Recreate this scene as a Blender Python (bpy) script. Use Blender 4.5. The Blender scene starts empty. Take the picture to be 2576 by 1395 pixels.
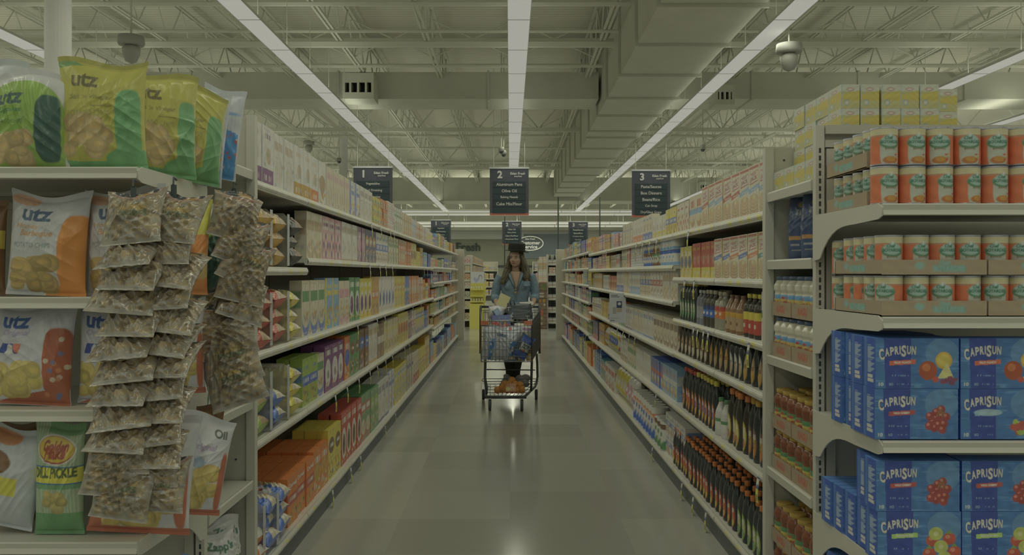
import bpy, math, random
import numpy as np
from mathutils import Vector, Matrix, Euler
D = bpy.data
SC = bpy.context.scene
COL = SC.collection
PI = math.pi
# ---------------------------------------------------------------- camera, world, exposure
F = 2215.0                       # focal length in pixels of the 2576 wide frame
CX, CY, EYE = 1283.0, 687.0, 1.36
cam = D.cameras.new('camera'); cam.sensor_width = 36; cam.lens = 36 * F / 2576
cam.shift_x = (1288 - CX) / 2576; cam.shift_y = -(697.5 - CY) / 2576
cam.clip_end = 200
co = D.objects.new('camera', cam); COL.objects.link(co)
co.location = (0, 0, EYE); co.rotation_euler = (PI / 2, 0, 0)
SC.camera = co
SC.view_settings.view_transform = 'Standard'; SC.view_settings.look = 'None'
SC.view_settings.exposure = 0.0; SC.view_settings.gamma = 1.0; SC.view_settings.use_curve_mapping = False
W = D.worlds.new('world'); SC.world = W; W.use_nodes = True
W.node_tree.nodes['Background'].inputs[0].default_value = (0.96, 1.0, 0.8, 1)
W.node_tree.nodes['Background'].inputs[1].default_value = 0.13
LAMP_DOWN = 3.95                  # radiance scale of the strip lamps, down and up
LAMP_UP = 1.5
LAMP_COL = (0.975, 0.985, 0.77)
ILL = np.array([.27, .262, .198])
SC.cycles.max_bounces = 6; SC.cycles.diffuse_bounces = 4; SC.cycles.glossy_bounces = 3
SC.cycles.transmission_bounces = 4; SC.cycles.transparent_max_bounces = 8
SC.cycles.caustics_reflective = False; SC.cycles.caustics_refractive = False
SC.cycles.sample_clamp_indirect = 2.0

def wx(x, Z): return (x - CX) * Z / F
def wz(y, Z): return EYE + (CY - y) * Z / F
def P(x, y, Z): return Vector((wx(x, Z), Z, wz(y, Z)))
rnd = random.Random(7)

def lin(c):
    c = np.array(c, float) / 255
    return np.where(c <= .04045, c / 12.92, ((c + .055) / 1.055) ** 2.4)
def px(r, g, b):
    """albedo of a surface that shows as this colour under the shop's light"""
    c = lin((r, g, b)) / ILL; c = c * .93 + .04 * c.mean() + .022  # lifted and greyed so that every colour carries the haze
    return np.clip(c, .012, .80)

# ---------------------------------------------------------------- materials
MATS = {}
def mat(name, col=None, rough=.5, metal=0, spec=.5, attr=False, alpha=1, trans=0, emit=None, es=0, noise=0, nscale=8, bump=0, coat=0):
    if name in MATS: return MATS[name]
    m = D.materials.new(name); m.use_nodes = True; nt = m.node_tree; b = nt.nodes['Principled BSDF']
    b.inputs['Roughness'].default_value = rough; b.inputs['Metallic'].default_value = metal
    b.inputs['Specular IOR Level'].default_value = spec; b.inputs['Alpha'].default_value = alpha
    b.inputs['Transmission Weight'].default_value = trans; b.inputs['Coat Weight'].default_value = coat
    if col is not None: b.inputs['Base Color'].default_value = (*[float(v) for v in col], 1)
    if attr:
        a = nt.nodes.new('ShaderNodeVertexColor'); a.layer_name = 'print'
        nt.links.new(a.outputs[0], b.inputs['Base Color'])
    if noise:
        t = nt.nodes.new('ShaderNodeTexCoord'); n = nt.nodes.new('ShaderNodeTexNoise'); n.inputs['Scale'].default_value = nscale
        n.inputs['Detail'].default_value = 4
        r = nt.nodes.new('ShaderNodeValToRGB'); c = np.array(col, float)
        r.color_ramp.elements[0].position = .35; r.color_ramp.elements[1].position = .65
        r.color_ramp.elements[0].color = (*(c * (1 - noise)), 1); r.color_ramp.elements[1].color = (*np.minimum(c * (1 + noise), .9), 1)
        nt.links.new(t.outputs['Object'], n.inputs['Vector']); nt.links.new(n.outputs['Fac'], r.inputs[0]); nt.links.new(r.outputs[0], b.inputs['Base Color'])
        if bump:
            bn = nt.nodes.new('ShaderNodeBump'); bn.inputs['Strength'].default_value = bump
            nt.links.new(n.outputs['Fac'], bn.inputs['Height']); nt.links.new(bn.outputs[0], b.inputs['Normal'])
    if emit is not None:
        b.inputs['Emission Color'].default_value = (*emit, 1); b.inputs['Emission Strength'].default_value = es
    MATS[name] = m
    return m
M_CARTON = mat('carton', attr=True, rough=.48, spec=.35)
M_FILM = mat('bag_film', attr=True, rough=.27, spec=.5)
M_LABEL = mat('paper_label', attr=True, rough=.55, spec=.3)
M_GLASS = mat('dark_bottle', attr=True, rough=.14, spec=.5)
M_SHELF = mat('shelf_enamel', px(118, 116, 98), rough=.42, spec=.35, noise=.03, nscale=3)
M_PANEL = mat('panel_enamel', px(112, 110, 92), rough=.5, spec=.3, noise=.03, nscale=2)
M_STEELW = mat('painted_steel', px(122, 121, 100), rough=.6, spec=.25)
M_DECKW = mat('painted_duct', px(116, 115, 95), rough=.65, spec=.2, noise=.04, nscale=1.5)
M_KICK = mat('dark_kick_plate', px(50, 54, 48), rough=.45)
M_BLACK = mat('black_metal', px(36, 42, 38), rough=.35, spec=.5)
M_SLOT = mat('slot_shadow', px(30, 34, 30), rough=.8)
M_CARD = mat('brown_cardboard', attr=True, rough=.8, spec=.15)
M_CHROME = mat('chrome', px(150, 150, 140), rough=.25, metal=.9)

# ---------------------------------------------------------------- mesh building
class MB:
    def __init__(s): s.v = []; s.f = []; s.c = []; s.mi = []; s.hascol = False
    def raw(s, V, Fc, col=None, mi=0):
        o = len(s.v); s.v += [tuple(map(float, p)) for p in V]; s.f += [tuple(int(i) + o for i in f) for f in Fc]
        if col is not None: s.hascol = True
        c = np.array(col if col is not None else (1, 1, 1), float)
        if c.ndim == 1: c = np.tile(c[:3], (len(V), 1))
        s.c += [tuple(x) for x in c[:, :3]]; s.mi += [mi] * len(Fc); return s
    def box(s, x0, x1, y0, y1, z0, z1, col=None, mi=0):
        V = [(x0, y0, z0), (x1, y0, z0), (x1, y1, z0), (x0, y1, z0), (x0, y0, z1), (x1, y0, z1), (x1, y1, z1), (x0, y1, z1)]
        return s.raw(V, [(0, 3, 2, 1), (4, 5, 6, 7), (0, 1, 5, 4), (1, 2, 6, 5), (2, 3, 7, 6), (3, 0, 4, 7)], col, mi)
    def grid(s, G, col=None, mi=0, flip=False, closeu=False):
        """G (H,W,3) points, col (H,W,3)"""
        H, Wd = G.shape[:2]; Fc = []
        for j in range(H - 1):
            for i in range(Wd - (0 if closeu else 1)):
                k = (i + 1) % Wd; q = (j * Wd + i, j * Wd + k, (j + 1) * Wd + k, (j + 1) * Wd + i)
                Fc.append(q[::-1] if flip else q)
        c = None if col is None else (np.array(col).reshape(-1, 3) if np.array(col).ndim == 3 else col)
        return s.raw(G.reshape(-1, 3), Fc, c, mi)
    def tube(s, pts, r, n=8, col=None, mi=0, closed=False, caps=True):
        pts = [Vector(p) for p in pts]; R = r if isinstance(r, (list, tuple)) else [r] * len(pts)
        m = len(pts); V = []; up = None
        for k, p in enumerate(pts):
            if closed: t = pts[(k + 1) % m] - pts[k - 1]
            else: t = pts[min(k + 1, m - 1)] - pts[max(k - 1, 0)]
            t.normalize()
            if up is None:
                a = Vector((0, 0, 1)) if abs(t.z) < .9 else Vector((1, 0, 0)); up = t.cross(a).normalized()
            else: up = (up - t * up.dot(t)).normalized()
            b = t.cross(up)
            for i in range(n):
                a = 2 * PI * i / n; V.append(p + (up * math.cos(a) + b * math.sin(a)) * R[k])
        Fc = []
        for k in range(m if closed else m - 1):
            for i in range(n):
                j = (i + 1) % n; k2 = (k + 1) % m
                Fc.append((k * n + i, k * n + j, k2 * n + j, k2 * n + i))
        if caps and not closed:
            Fc.append(tuple(range(n))[::-1]); Fc.append(tuple((m - 1) * n + i for i in range(n)))
        return s.raw(V, Fc, col, mi)
    def lathe(s, prof, n=24, col=None, mi=0, cx=0, cy=0, sy=1, sx=1):
        V = []; m = len(prof)
        for r, z in prof:
            for i in range(n):
                a = 2 * PI * i / n - PI / 2; V.append((cx + r * sx * math.cos(a), cy + r * sy * math.sin(a), z))
        Fc = [(k * n + i, k * n + (i + 1) % n, (k + 1) * n + (i + 1) % n, (k + 1) * n + i) for k in range(m - 1) for i in range(n)]
        if prof[0][0] > 1e-5: Fc.append(tuple(range(n))[::-1])
        if prof[-1][0] > 1e-5: Fc.append(tuple((m - 1) * n + i for i in range(n)))
        return s.raw(V, Fc, col, mi)
    def prism(s, poly, axis, a, b, col=None, mi=0):
        """poly 2-D outline extruded from a to b along axis 'x','y' or 'z'"""
        def mk(p, t): return {'x': (t, p[0], p[1]), 'y': (p[0], t, p[1]), 'z': (p[0], p[1], t)}[axis]
        n = len(poly); V = [mk(p, a) for p in poly] + [mk(p, b) for p in poly]
        Fc = [(i, (i + 1) % n, n + (i + 1) % n, n + i) for i in range(n)] + [tuple(range(n))[::-1], tuple(range(n, 2 * n))]
        return s.raw(V, Fc, col, mi)
    def mesh(s, name, mats, smooth=False):
        me = D.meshes.new(name); me.from_pydata(s.v, [], s.f); me.validate()
        for m in (mats if isinstance(mats, (list, tuple)) else [mats]): me.materials.append(m)
        if len(s.mi) == len(me.polygons): me.polygons.foreach_set('material_index', s.mi)
        if s.hascol:
            a = me.color_attributes.new('print', 'FLOAT_COLOR', 'POINT'); c = np.ones((len(s.v), 4)); c[:, :3] = s.c
            a.data.foreach_set('color', c.ravel())
        if smooth: me.polygons.foreach_set('use_smooth', [True] * len(me.polygons))
        me.update(); return me
    def obj(s, name, mats, parent=None, smooth=False, loc=None):
        me = s.mesh(name, mats, smooth)
        if s.fixn: fixnormals(me)
        o = D.objects.new(name, me); COL.objects.link(o)
        if parent: o.parent = parent
        if loc is not None: o.location = loc
        return o
    fixn = False
def tag(o, label=None, cat=None, group=None, kind=None):
    if label: o['label'] = label
    if cat: o['category'] = cat
    if group: o['group'] = group
    if kind: o['kind'] = kind
    return o
def empty(name, loc, label=None, cat=None, group=None, rz=0):
    o = D.objects.new(name, None); COL.objects.link(o); o.location = loc; o.rotation_euler = (0, 0, rz); o.empty_display_size = .05
    return tag(o, label, cat, group)
def copy_tree(o, parent=None):
    c = o.copy(); COL.objects.link(c); c.parent = parent
    for ch in list(o.children):
        if ch.name.split('.')[0] != 'skip': copy_tree(ch, c)
    return c
class Proto:
    """first placing moves the built thing itself, later ones copy it with its parts"""
    def __init__(s, o, w, d, h, look, cat): s.o = o; s.w = w; s.d = d; s.h = h; s.look = look; s.cat = cat; s.used = False
    def put(s, loc, rot, label, group=None):
        if s.used: o = copy_tree(s.o)
        else: o = s.o; s.used = True
        o.location = loc; o.rotation_euler = rot if isinstance(rot, (tuple, list)) else (0, 0, rot)
        for k in ('label', 'category', 'group'):
            if k in o: del o[k]
        return tag(o, label, s.cat, group)

# ---------------------------------------------------------------- painting prints for packages
_TX = {}
def text_tris(s, bold):
    k = (s, bold)
    if k in _TX: return _TX[k]
    c = D.curves.new('t', 'FONT'); c.body = s; c.offset = .012 * bold; c.resolution_u = 3
    o = D.objects.new('t', c); COL.objects.link(o)
    dg = bpy.context.evaluated_depsgraph_get(); me = o.evaluated_get(dg).to_mesh(); me.calc_loop_triangles()
    v = np.zeros(len(me.vertices) * 3); me.vertices.foreach_get('co', v); v = v.reshape(-1, 3)[:, :2]
    t = np.zeros(len(me.loop_triangles) * 3, int); me.loop_triangles.foreach_get('vertices', t)
    T = v[t.reshape(-1, 3)] if len(t) else np.zeros((0, 3, 2))
    o.evaluated_get(dg).to_mesh_clear(); D.objects.remove(o); D.curves.remove(c)
    if len(T):
        lo = T.reshape(-1, 2).min(0); hi = T.reshape(-1, 2).max(0); T = T - (lo + hi) / 2; sz = hi - lo
    else: sz = np.array([1, 1])
    _TX[k] = (T, sz); return _TX[k]
class Canvas:
    def __init__(s, nw, nh, aspect, bg):
        s.W, s.H, s.a = nw, nh, aspect      # aspect = width / height in metres
        s.c = np.tile(np.array(bg, float), (nh, nw, 1))
        s.u, s.v = np.meshgrid(np.linspace(0, 1, nw), np.linspace(0, 1, nh))
    def put(s, m, col, al=1.0):
        m = (np.clip(m, 0, 1) * al)[..., None]; s.c = s.c * (1 - m) + np.array(col, float) * m; return s
    def rect(s, u0, v0, u1, v1, col, al=1):
        e = .5 / s.W; f = .5 / s.H
        return s.put(((s.u >= u0 - e) & (s.u <= u1 + e) & (s.v >= v0 - f) & (s.v <= v1 + f)).astype(float), col, al)
    def ell(s, cu, cv, ru, rv, col, al=1, p=2):
        d = (np.abs((s.u - cu) / ru) ** p + np.abs((s.v - cv) / rv) ** p) ** (1 / p)
        return s.put((1 - d) * min(ru * s.W, rv * s.H) + .5, col, al)
    def poly(s, pts, col, al=1):
        ins = np.zeros_like(s.u, bool); n = len(pts)
        for i in range(n):
            (x0, y0), (x1, y1) = pts[i], pts[(i + 1) % n]
            if y0 == y1: continue
            cnd = ((s.v > y0) != (s.v > y1)) & (s.u < (x1 - x0) * (s.v - y0) / (y1 - y0) + x0); ins ^= cnd
        return s.put(ins.astype(float), col, al)
    def text(s, t, cu, cv, w, col, h=None, bold=1, rot=0, shear=0, al=1, outline=None):
        if outline is not None: s.text(t, cu, cv, w * 1.04, outline, h, bold + 4, rot, shear, al)
        T, sz = text_tris(t, bold)
        if not len(T): return s
        sc = w * s.a / sz[0]; scy = sc if h is None else h / sz[1]
        q = T * [sc, scy]; q = q + np.stack([q[..., 1] * shear, 0 * q[..., 1]], -1)
        cr, sr = math.cos(rot), math.sin(rot)
        q = np.stack([q[..., 0] * cr - q[..., 1] * sr, q[..., 0] * sr + q[..., 1] * cr], -1)
        K = 3; WW, HH = s.W * K, s.H * K; M = np.zeros((HH, WW))
        X = (q[..., 0] / s.a + cu) * (WW - 1); Y = (q[..., 1] + cv) * (HH - 1)
        for k in range(len(T)):
            x, y = X[k], Y[k]; x0, x1 = max(int(x.min()), 0), min(int(x.max()) + 2, WW); y0, y1 = max(int(y.min()), 0), min(int(y.max()) + 2, HH)
            if x1 <= x0 or y1 <= y0: continue
            gx, gy = np.meshgrid(np.arange(x0, x1), np.arange(y0, y1))
            a = (x[1] - x[0]) * (gy - y[0]) - (y[1] - y[0]) * (gx - x[0]); b = (x[2] - x[1]) * (gy - y[1]) - (y[2] - y[1]) * (gx - x[1]); c = (x[0] - x[2]) * (gy - y[2]) - (y[0] - y[2]) * (gx - x[2])
            M[y0:y1, x0:x1][((a >= -.5) & (b >= -.5) & (c >= -.5)) | ((a <= .5) & (b <= .5) & (c <= .5))] = 1
        return s.put(M.reshape(s.H, K, s.W, K).mean((1, 3)), col, al)
    def blobs(s, u0, v0, u1, v1, cols, n, r, rg, al=1):
        for _ in range(n):
            s.ell(rg.uniform(u0, u1), rg.uniform(v0, v1), r * rg.uniform(.6, 1.2), r * s.a * rg.uniform(.6, 1.2), cols[rg.randrange(len(cols))], al)
        return s
    def scrib(s, u0, v0, u1, v1, col, rg, al=.8, dens=.55):
        """unreadable small print: short strokes on lines"""
        nu = max(2, int((u1 - u0) * s.W / 2)); m = np.zeros_like(s.u)
        for k in range(nu):
            if rg.random() < dens:
                a = u0 + (u1 - u0) * k / nu; m[(s.u >= a) & (s.u <= a + (u1 - u0) / nu * .8) & (s.v >= v0) & (s.v <= v1)] = 1
        return s.put(m, col, al)
    def mottle(s, amt, k, rg, u0=0, v0=0, u1=1, v1=1):
        n = np.zeros_like(s.u)
        for _ in range(k):
            a = rg.uniform(0, 6.28); f = rg.uniform(6, 40); n += np.sin((s.u * math.cos(a) * s.a + s.v * math.sin(a)) * f + rg.uniform(0, 6.28))
        m = ((s.u >= u0) & (s.u <= u1) & (s.v >= v0) & (s.v <= v1))[..., None]
        s.c = np.where(m, np.clip(s.c * (1 + amt * n[..., None] / k ** .5), .01, .85), s.c); return s

def carton(name, w, d, h, cv, side, top, look, cat, mat_=None, sidecv=None):
    """a box: front towards -Y with the printed canvas, base at z=0, front at y=0"""
    m = MB(); x = np.linspace(-w / 2, w / 2, cv.W); z = np.linspace(0, h, cv.H); Xg, Zg = np.meshgrid(x, z)
    m.grid(np.stack([Xg, 0 * Xg, Zg], -1), cv.c)
    def flat(pts, c): m.raw(pts, [(0, 1, 2, 3)], c)
    for sx in (1, -1):
        if sidecv is not None:
            y = np.linspace(0, d, sidecv.W); zz = np.linspace(0, h, sidecv.H); Y, Z = np.meshgrid(y if sx > 0 else y[::-1], zz)
            m.grid(np.stack([0 * Y + sx * w / 2, Y, Z], -1), sidecv.c)
        else:
            q = [(sx * w / 2, 0, 0), (sx * w / 2, d, 0), (sx * w / 2, d, h), (sx * w / 2, 0, h)]
            flat(q if sx > 0 else q[::-1], side)
    flat([(-w / 2, 0, h), (w / 2, 0, h), (w / 2, d, h), (-w / 2, d, h)], top)
    flat([(-w / 2, d, 0), (w / 2, d, 0), (w / 2, 0, 0), (-w / 2, 0, 0)], side)
    flat([(w / 2, d, 0), (-w / 2, d, 0), (-w / 2, d, h), (w / 2, d, h)], side)
    # top flap seam
    m.box(-w / 2 * .98, w / 2 * .98, d * .47, d * .53, h, h + .0008, np.array(top) * .8)
    o = m.obj(name, mat_ or M_CARTON)
    o.location = (0, -50, 0)
    return Proto(o, w, d, h, look, cat)

def bag(name, w, t, h, cv, back, look, cat, seed=0, crumple=1.0, mat_=None, droop=0, ep=(2.8, .58), vp=.55):
    """a pillow bag standing on its bottom seam, front towards -Y"""
    rg = random.Random(seed); m = MB(); H, Wd = cv.H, cv.W
    u = np.linspace(-1, 1, Wd)[None, :]; v = np.linspace(0, 1, H)[:, None]
    prof = np.clip(np.sin(np.pi * np.clip((v - .035) / .9, 0, 1)), 0, 1) ** vp
    wid = w / 2 * (1 - .07 * prof + .02 * (v > .96))
    th = t / 2 * prof * np.clip(1 - np.abs(u) ** ep[0], 0, 1) ** ep[1]
    n = np.zeros((H, Wd))
    for _ in range(14):
        a = rg.uniform(-1.2, 1.2) + (PI / 2 if rg.random() < .4 else 0); f = rg.uniform(5, 17); ph = rg.uniform(0, 6.28)
        cu, cvv = rg.uniform(-1, 1), rg.uniform(0, 1)
        env = np.exp(-((u - cu) ** 2 / .35 + (v - cvv) ** 2 / .06))
        n += env * (1 - np.abs(np.sin((u * math.cos(a) + v * 2 * math.sin(a)) * f + ph)) ** .6) * rg.uniform(.3, 1)
    # pleats that run in from the two seams
    pl = np.sin(u * 21 + rg.uniform(0, 6)) * np.exp(-np.minimum(v, 1 - v) / .06) * .35
    amp = crumple * .010 * min(w / .22, 1.3)
    n = (n - n.mean()) * amp + pl * amp * .5
    bend = droop * (v - .6).clip(0) ** 2
    X = u * wid + 0 * v; Z = v * h + .012 * w / .2 * np.sin(u * 2.6 + rg.uniform(0, 6)) * (v ** 3) + 0 * u
    lean = .0
    Yf = -th - n * (np.clip(th / (t / 2), .12, 1)) + bend; Yb = th + n * .5 * np.clip(th / (t / 2), 0, 1) + bend
    m.grid(np.stack([X, Yf, Z], -1), cv.c); m.grid(np.stack([X, Yb + .001, Z], -1), back, flip=True)
    o = m.obj(name, mat_ or M_FILM, smooth=True); o.location = (0, -50, 0)
    return Proto(o, w, t, h, look, cat)

def ringcanvas(m, prof, cv, sx=1, sy=1, n=None):
    """lathe whose colours come from a canvas wrapped round it, canvas centre facing -Y"""
    n = cv.W; H = cv.H; zs = np.array([p[1] for p in prof]); rs = np.array([p[0] for p in prof])
    tt = np.linspace(0, 1, H); ll = np.r_[0, np.cumsum(np.hypot(np.diff(rs), np.diff(zs)))]; ll = ll / ll[-1]
    r = np.interp(tt, ll, rs)[:, None]; z = np.interp(tt, ll, zs)[:, None]
    a = (np.arange(n) / n - .5)[None, :] * 2 * PI - PI / 2
    G = np.stack([r * np.cos(a) * sx, r * np.sin(a) * sy, z + 0 * a], -1)
    # sample canvas by height so prints keep their place
    vv = (z[:, 0] - zs.min()) / (zs.max() - zs.min()); idx = np.clip((vv * (H - 1)).round().astype(int), 0, H - 1)
    m.grid(G, cv.c[idx], closeu=True)
    return G
def ordinal(i):
    t = ['first', 'second', 'third', 'fourth', 'fifth', 'sixth', 'seventh', 'eighth', 'ninth', 'tenth', 'eleventh', 'twelfth', 'thirteenth', 'fourteenth', 'fifteenth', 'sixteenth', 'seventeenth', 'eighteenth', 'nineteenth', 'twentieth']
    if i < 20: return t[i]
    tens = ['twenty', 'thirty', 'forty', 'fifty', 'sixty', 'seventy', 'eighty', 'ninety'][(i + 1) // 10 - 2]
    return (tens[:-1] + 'ieth') if (i + 1) % 10 == 0 else tens + '-' + t[(i + 1) % 10 - 1]
# ---------------------------------------------------------------- the room
FARZ, SIDE = 62.0, 24.0
DECK = 6.35
def struct(name, mb, m, smooth=False):
    o = mb.obj(name, m, smooth=smooth); o['kind'] = 'structure'; return o
def floor_mat():
    m = D.materials.new('polished_tile'); m.use_nodes = True; nt = m.node_tree; b = nt.nodes['Principled BSDF']
    N = nt.nodes.new; L = nt.links.new
    tc = N('ShaderNodeTexCoord'); mp = N('ShaderNodeMapping'); L(tc.outputs['Object'], mp.inputs[0])
    br = N('ShaderNodeTexBrick'); br.offset = 0; br.squash = 1
    br.inputs['Scale'].default_value = 1.0; br.inputs['Brick Width'].default_value = .61; br.inputs['Row Height'].default_value = .61
    br.inputs['Mortar Size'].default_value = .0012; br.inputs['Mortar Smooth'].default_value = 1
    c = px(98, 97, 81)
    br.inputs['Color1'].default_value = (*(c * .93), 1); br.inputs['Color2'].default_value = (*(c * 1.05), 1); br.inputs['Mortar'].default_value = (*(c * .86), 1)
    L(mp.outputs[0], br.inputs['Vector'])
    # big checker of slightly darker tiles in bands
    ck = N('ShaderNodeTexWhiteNoise'); ck.noise_dimensions = '2D'; sn = N('ShaderNodeVectorMath'); sn.operation = 'SNAP'; sn.inputs[1].default_value = (.61, .61, 1)
    L(mp.outputs[0], sn.inputs[0]); L(sn.outputs[0], ck.inputs['Vector'])
    st = N('ShaderNodeMapRange'); st.inputs[1].default_value = .0; st.inputs[2].default_value = 1; st.inputs[3].default_value = .9; st.inputs[4].default_value = 1.05
    L(ck.outputs['Value'], st.inputs[0])
    mx = N('ShaderNodeMix'); mx.data_type = 'RGBA'; mx.blend_type = 'MULTIPLY'; mx.inputs['Factor'].default_value = 1
    cb = N('ShaderNodeCombineColor'); [L(st.outputs[0], cb.inputs[i]) for i in range(3)]
    L(br.outputs['Color'], mx.inputs['A']); L(cb.outputs[0], mx.inputs['B'])
    nz = N('ShaderNodeTexNoise'); nz.inputs['Scale'].default_value = 1.1; nz.inputs['Detail'].default_value = 6
    mp2 = N('ShaderNodeMapping'); mp2.inputs['Scale'].default_value = (3, .6, 1); L(tc.outputs['Object'], mp2.inputs[0]); L(mp2.outputs[0], nz.inputs['Vector'])
    r = N('ShaderNodeMapRange'); r.inputs[3].default_value = .1; r.inputs[4].default_value = .22; L(nz.outputs['Fac'], r.inputs[0]); L(r.outputs[0], b.inputs['Roughness'])
    L(mx.outputs['Result'], b.inputs['Base Color']); b.inputs['Specular IOR Level'].default_value = .2
    bp = N('ShaderNodeBump'); bp.inputs['Strength'].default_value = .035; bp.inputs['Distance'].default_value = .02; L(nz.outputs['Fac'], bp.inputs['Height']); L(bp.outputs[0], b.inputs['Normal'])
    return m
fl = MB(); fl.box(-SIDE, SIDE, -14, FARZ, -.1, 0); struct('floor', fl, floor_mat())
# corrugated steel deck, ribs run across the shop
def deck_mat():
    m = D.materials.new('steel_deck'); m.use_nodes = True; nt = m.node_tree; b = nt.nodes['Principled BSDF']; N = nt.nodes.new; L = nt.links.new
    b.inputs['Base Color'].default_value = (*px(126, 124, 102), 1); b.inputs['Roughness'].default_value = .65; b.inputs['Specular IOR Level'].default_value = .2
    tc = N('ShaderNodeTexCoord'); w = N('ShaderNodeTexWave'); w.bands_direction = 'Y'; w.wave_profile = 'SAW'; w.inputs['Scale'].default_value = 2.1
    L(tc.outputs['Object'], w.inputs['Vector']); cr = N('ShaderNodeValToRGB'); cr.color_ramp.elements[0].position = .42; cr.color_ramp.elements[1].position = .5
    L(w.outputs['Fac'], cr.inputs[0]); bp = N('ShaderNodeBump'); bp.inputs['Strength'].default_value = .9; bp.inputs['Distance'].default_value = .04
    L(cr.outputs[0], bp.inputs['Height']); L(bp.outputs[0], b.inputs['Normal']); return m
ce = MB(); ce.box(-SIDE, SIDE, -14, FARZ, DECK, DECK + .1); struct('ceiling', ce, deck_mat())
M_WALLF = mat('wall_olive', px(112, 112, 90), rough=.8, noise=.03, nscale=.6)
M_WALLL = mat('wall_light', px(122, 121, 106), rough=.8)
M_WALLD = mat('wall_dark', px(32, 38, 36), rough=.6)
wl = MB(); wl.box(-SIDE, SIDE, FARZ, FARZ + .2, 0, DECK); struct('wall_far', wl, M_WALLF)
for nm, x in (('wall_left', -SIDE - .2), ('wall_right', SIDE)):
    w = MB(); w.box(x, x + .2, -14, FARZ, 0, DECK); struct(nm, w, M_DECKW)
t = MB(); t.box(-SIDE, SIDE, FARZ - 1.6, FARZ - .003, wz(603, FARZ) , wz(580, FARZ)); struct('trim_1', t, M_WALLL)
t = MB(); t.box(-SIDE, SIDE, FARZ - 2.6, FARZ - 1.61, wz(580, FARZ - 2), DECK); struct('trim_2', t, M_DECKW)
t = MB(); t.box(wx(1195, FARZ), wx(1345, FARZ), FARZ - .12, FARZ - .003, wz(672, FARZ), wz(667, FARZ)); struct('trim_3', t, M_KICK)
# dark bulkhead of the service desk
t = MB(); t.box(wx(1318, 55), wx(1468, 55), 55, 56, wz(650, 55), wz(588, 55)); t.box(wx(1318, 55), wx(1322, 55), 55.1, 55.9, 0, wz(650, 55)); t.box(wx(1464, 55), wx(1468, 55), 55.1, 55.9, 0, wz(650, 55))
struct('trim_4', t, M_WALLD)
def solid_text(s, w, loc, m, name, parent=None, depth=.01, bold=2, h=None, rz=0):
    """raised letters standing on a wall or board, facing -Y, centred on loc"""
    T, sz = text_tris(s, bold); sc = w / sz[0]; sy = sc if h is None else h / sz[1]; mb = MB()
    for tri in T:
        a = [(p[0] * sc, 0, p[1] * sy) for p in tri]; cr = (tri[1][0] - tri[0][0]) * (tri[2][1] - tri[0][1]) - (tri[1][1] - tri[0][1]) * (tri[2][0] - tri[0][0])
        if cr < 0: a = a[::-1]
        bk = [(x, depth, z) for x, _, z in a]; mb.raw(a + bk, [(0, 1, 2), (5, 4, 3), (0, 3, 4, 1), (1, 4, 5, 2), (2, 5, 3, 0)])
    o = mb.obj(name, m, parent); o.location = loc; o.rotation_euler = (0, 0, rz); return o
M_LET = mat('letter_dark', px(48, 56, 46), rough=.6); M_LETW = mat('letter_pale', px(150, 148, 130), rough=.6)
e = empty('wall_sign', (wx(1178, FARZ), FARZ - .1, 0), 'big dark green word of raised letters on the far olive wall', 'sign')
solid_text('Fresh', 60 * FARZ / F, (0, 0, wz(621, FARZ)), M_LET, 'lettering', e, .08)
e = empty('oval_sign', (wx(1334, 54.8), 54.955, 0), 'dark oval service desk sign with pale rim and lettering above the woman\'s hat', 'sign')
mb = MB(); n = 48
ov = lambda k, s: (s * 32.5 * 54.8 / F * math.cos(2 * PI * k / n), s * 17.5 * 54.8 / F * math.sin(2 * PI * k / n) + wz(611.5, 54.8))
mb.prism([ov(k, .95) for k in range(n)], 'y', 0, .05); mb.obj('sign_board', M_WALLD, e)
mb = MB(); mb.tube([(ov(k, 1)[0], .0, ov(k, 1)[1]) for k in range(n)], .035, 6, closed=True); mb.obj('rim', M_LETW, e)
solid_text('Customer', 50 * 54.8 / F, (0, -.04, wz(610, 54.8)), M_LETW, 'lettering', e, .03)
solid_text('Service', 36 * 54.8 / F, (0, -.04, wz(620, 54.8)), M_LETW, 'lettering', e, .03)
solid_text('Eden Fresh', 24 * 54.8 / F, (0, -.04, wz(600.5, 54.8)), M_LETW, 'lettering', e, .03)

# ---------------------------------------------------------------- strip lights
LZ = 4.5
M_HOUS = mat('lamp_housing', px(130, 128, 112), rough=.5)
def lens_mat():
    m = D.materials.new('lamp_lens'); m.use_nodes = True; nt = m.node_tree; b = nt.nodes['Principled BSDF']
    b.inputs['Base Color'].default_value = (.7, .7, .68, 1); b.inputs['Roughness'].default_value = .6
    b.inputs['Emission Color'].default_value = (1.0, .985, .95, 1); b.inputs['Emission Strength'].default_value = .25
    return m
M_LENS = lens_mat()
MOD, LW = 1.475, .285
def strip_proto(L_, w, cross=0.0):
    e = empty('ceiling_light', (0, -50, 0)); mb = MB()
    mb.prism([(-w / 2, .0), (-w / 2 + .0, .03), (-w * .25, .07), (w * .25, .07), (w / 2, .03), (w / 2, .0), (w / 2 - .006, .0), (w / 2 - .006, .02), (-w / 2 + .006, .02), (-w / 2 + .006, 0)], 'y', 0, L_)
    mb.obj('housing', M_HOUS, e)
    mb = MB(); mb.box(-w / 2 + .007, w / 2 - .007, .012, L_ - .012, .003 - cross, .013); mb.obj('lens', M_LENS, e)
    mb = MB(); mb.box(-w / 2 + .004, w / 2 - .004, -.008, .008, -.002, .012); mb.obj('end_band', M_HOUS, e)
    mb = MB()
    for y in (L_ * .25,): mb.tube([(0, y, .07), (0, y, .95)], .006, 5)
    mb.obj('hanger', M_STEELW, e); return e
lp = Proto(strip_proto(MOD, LW), LW, MOD, .1, '', 'light')
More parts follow.
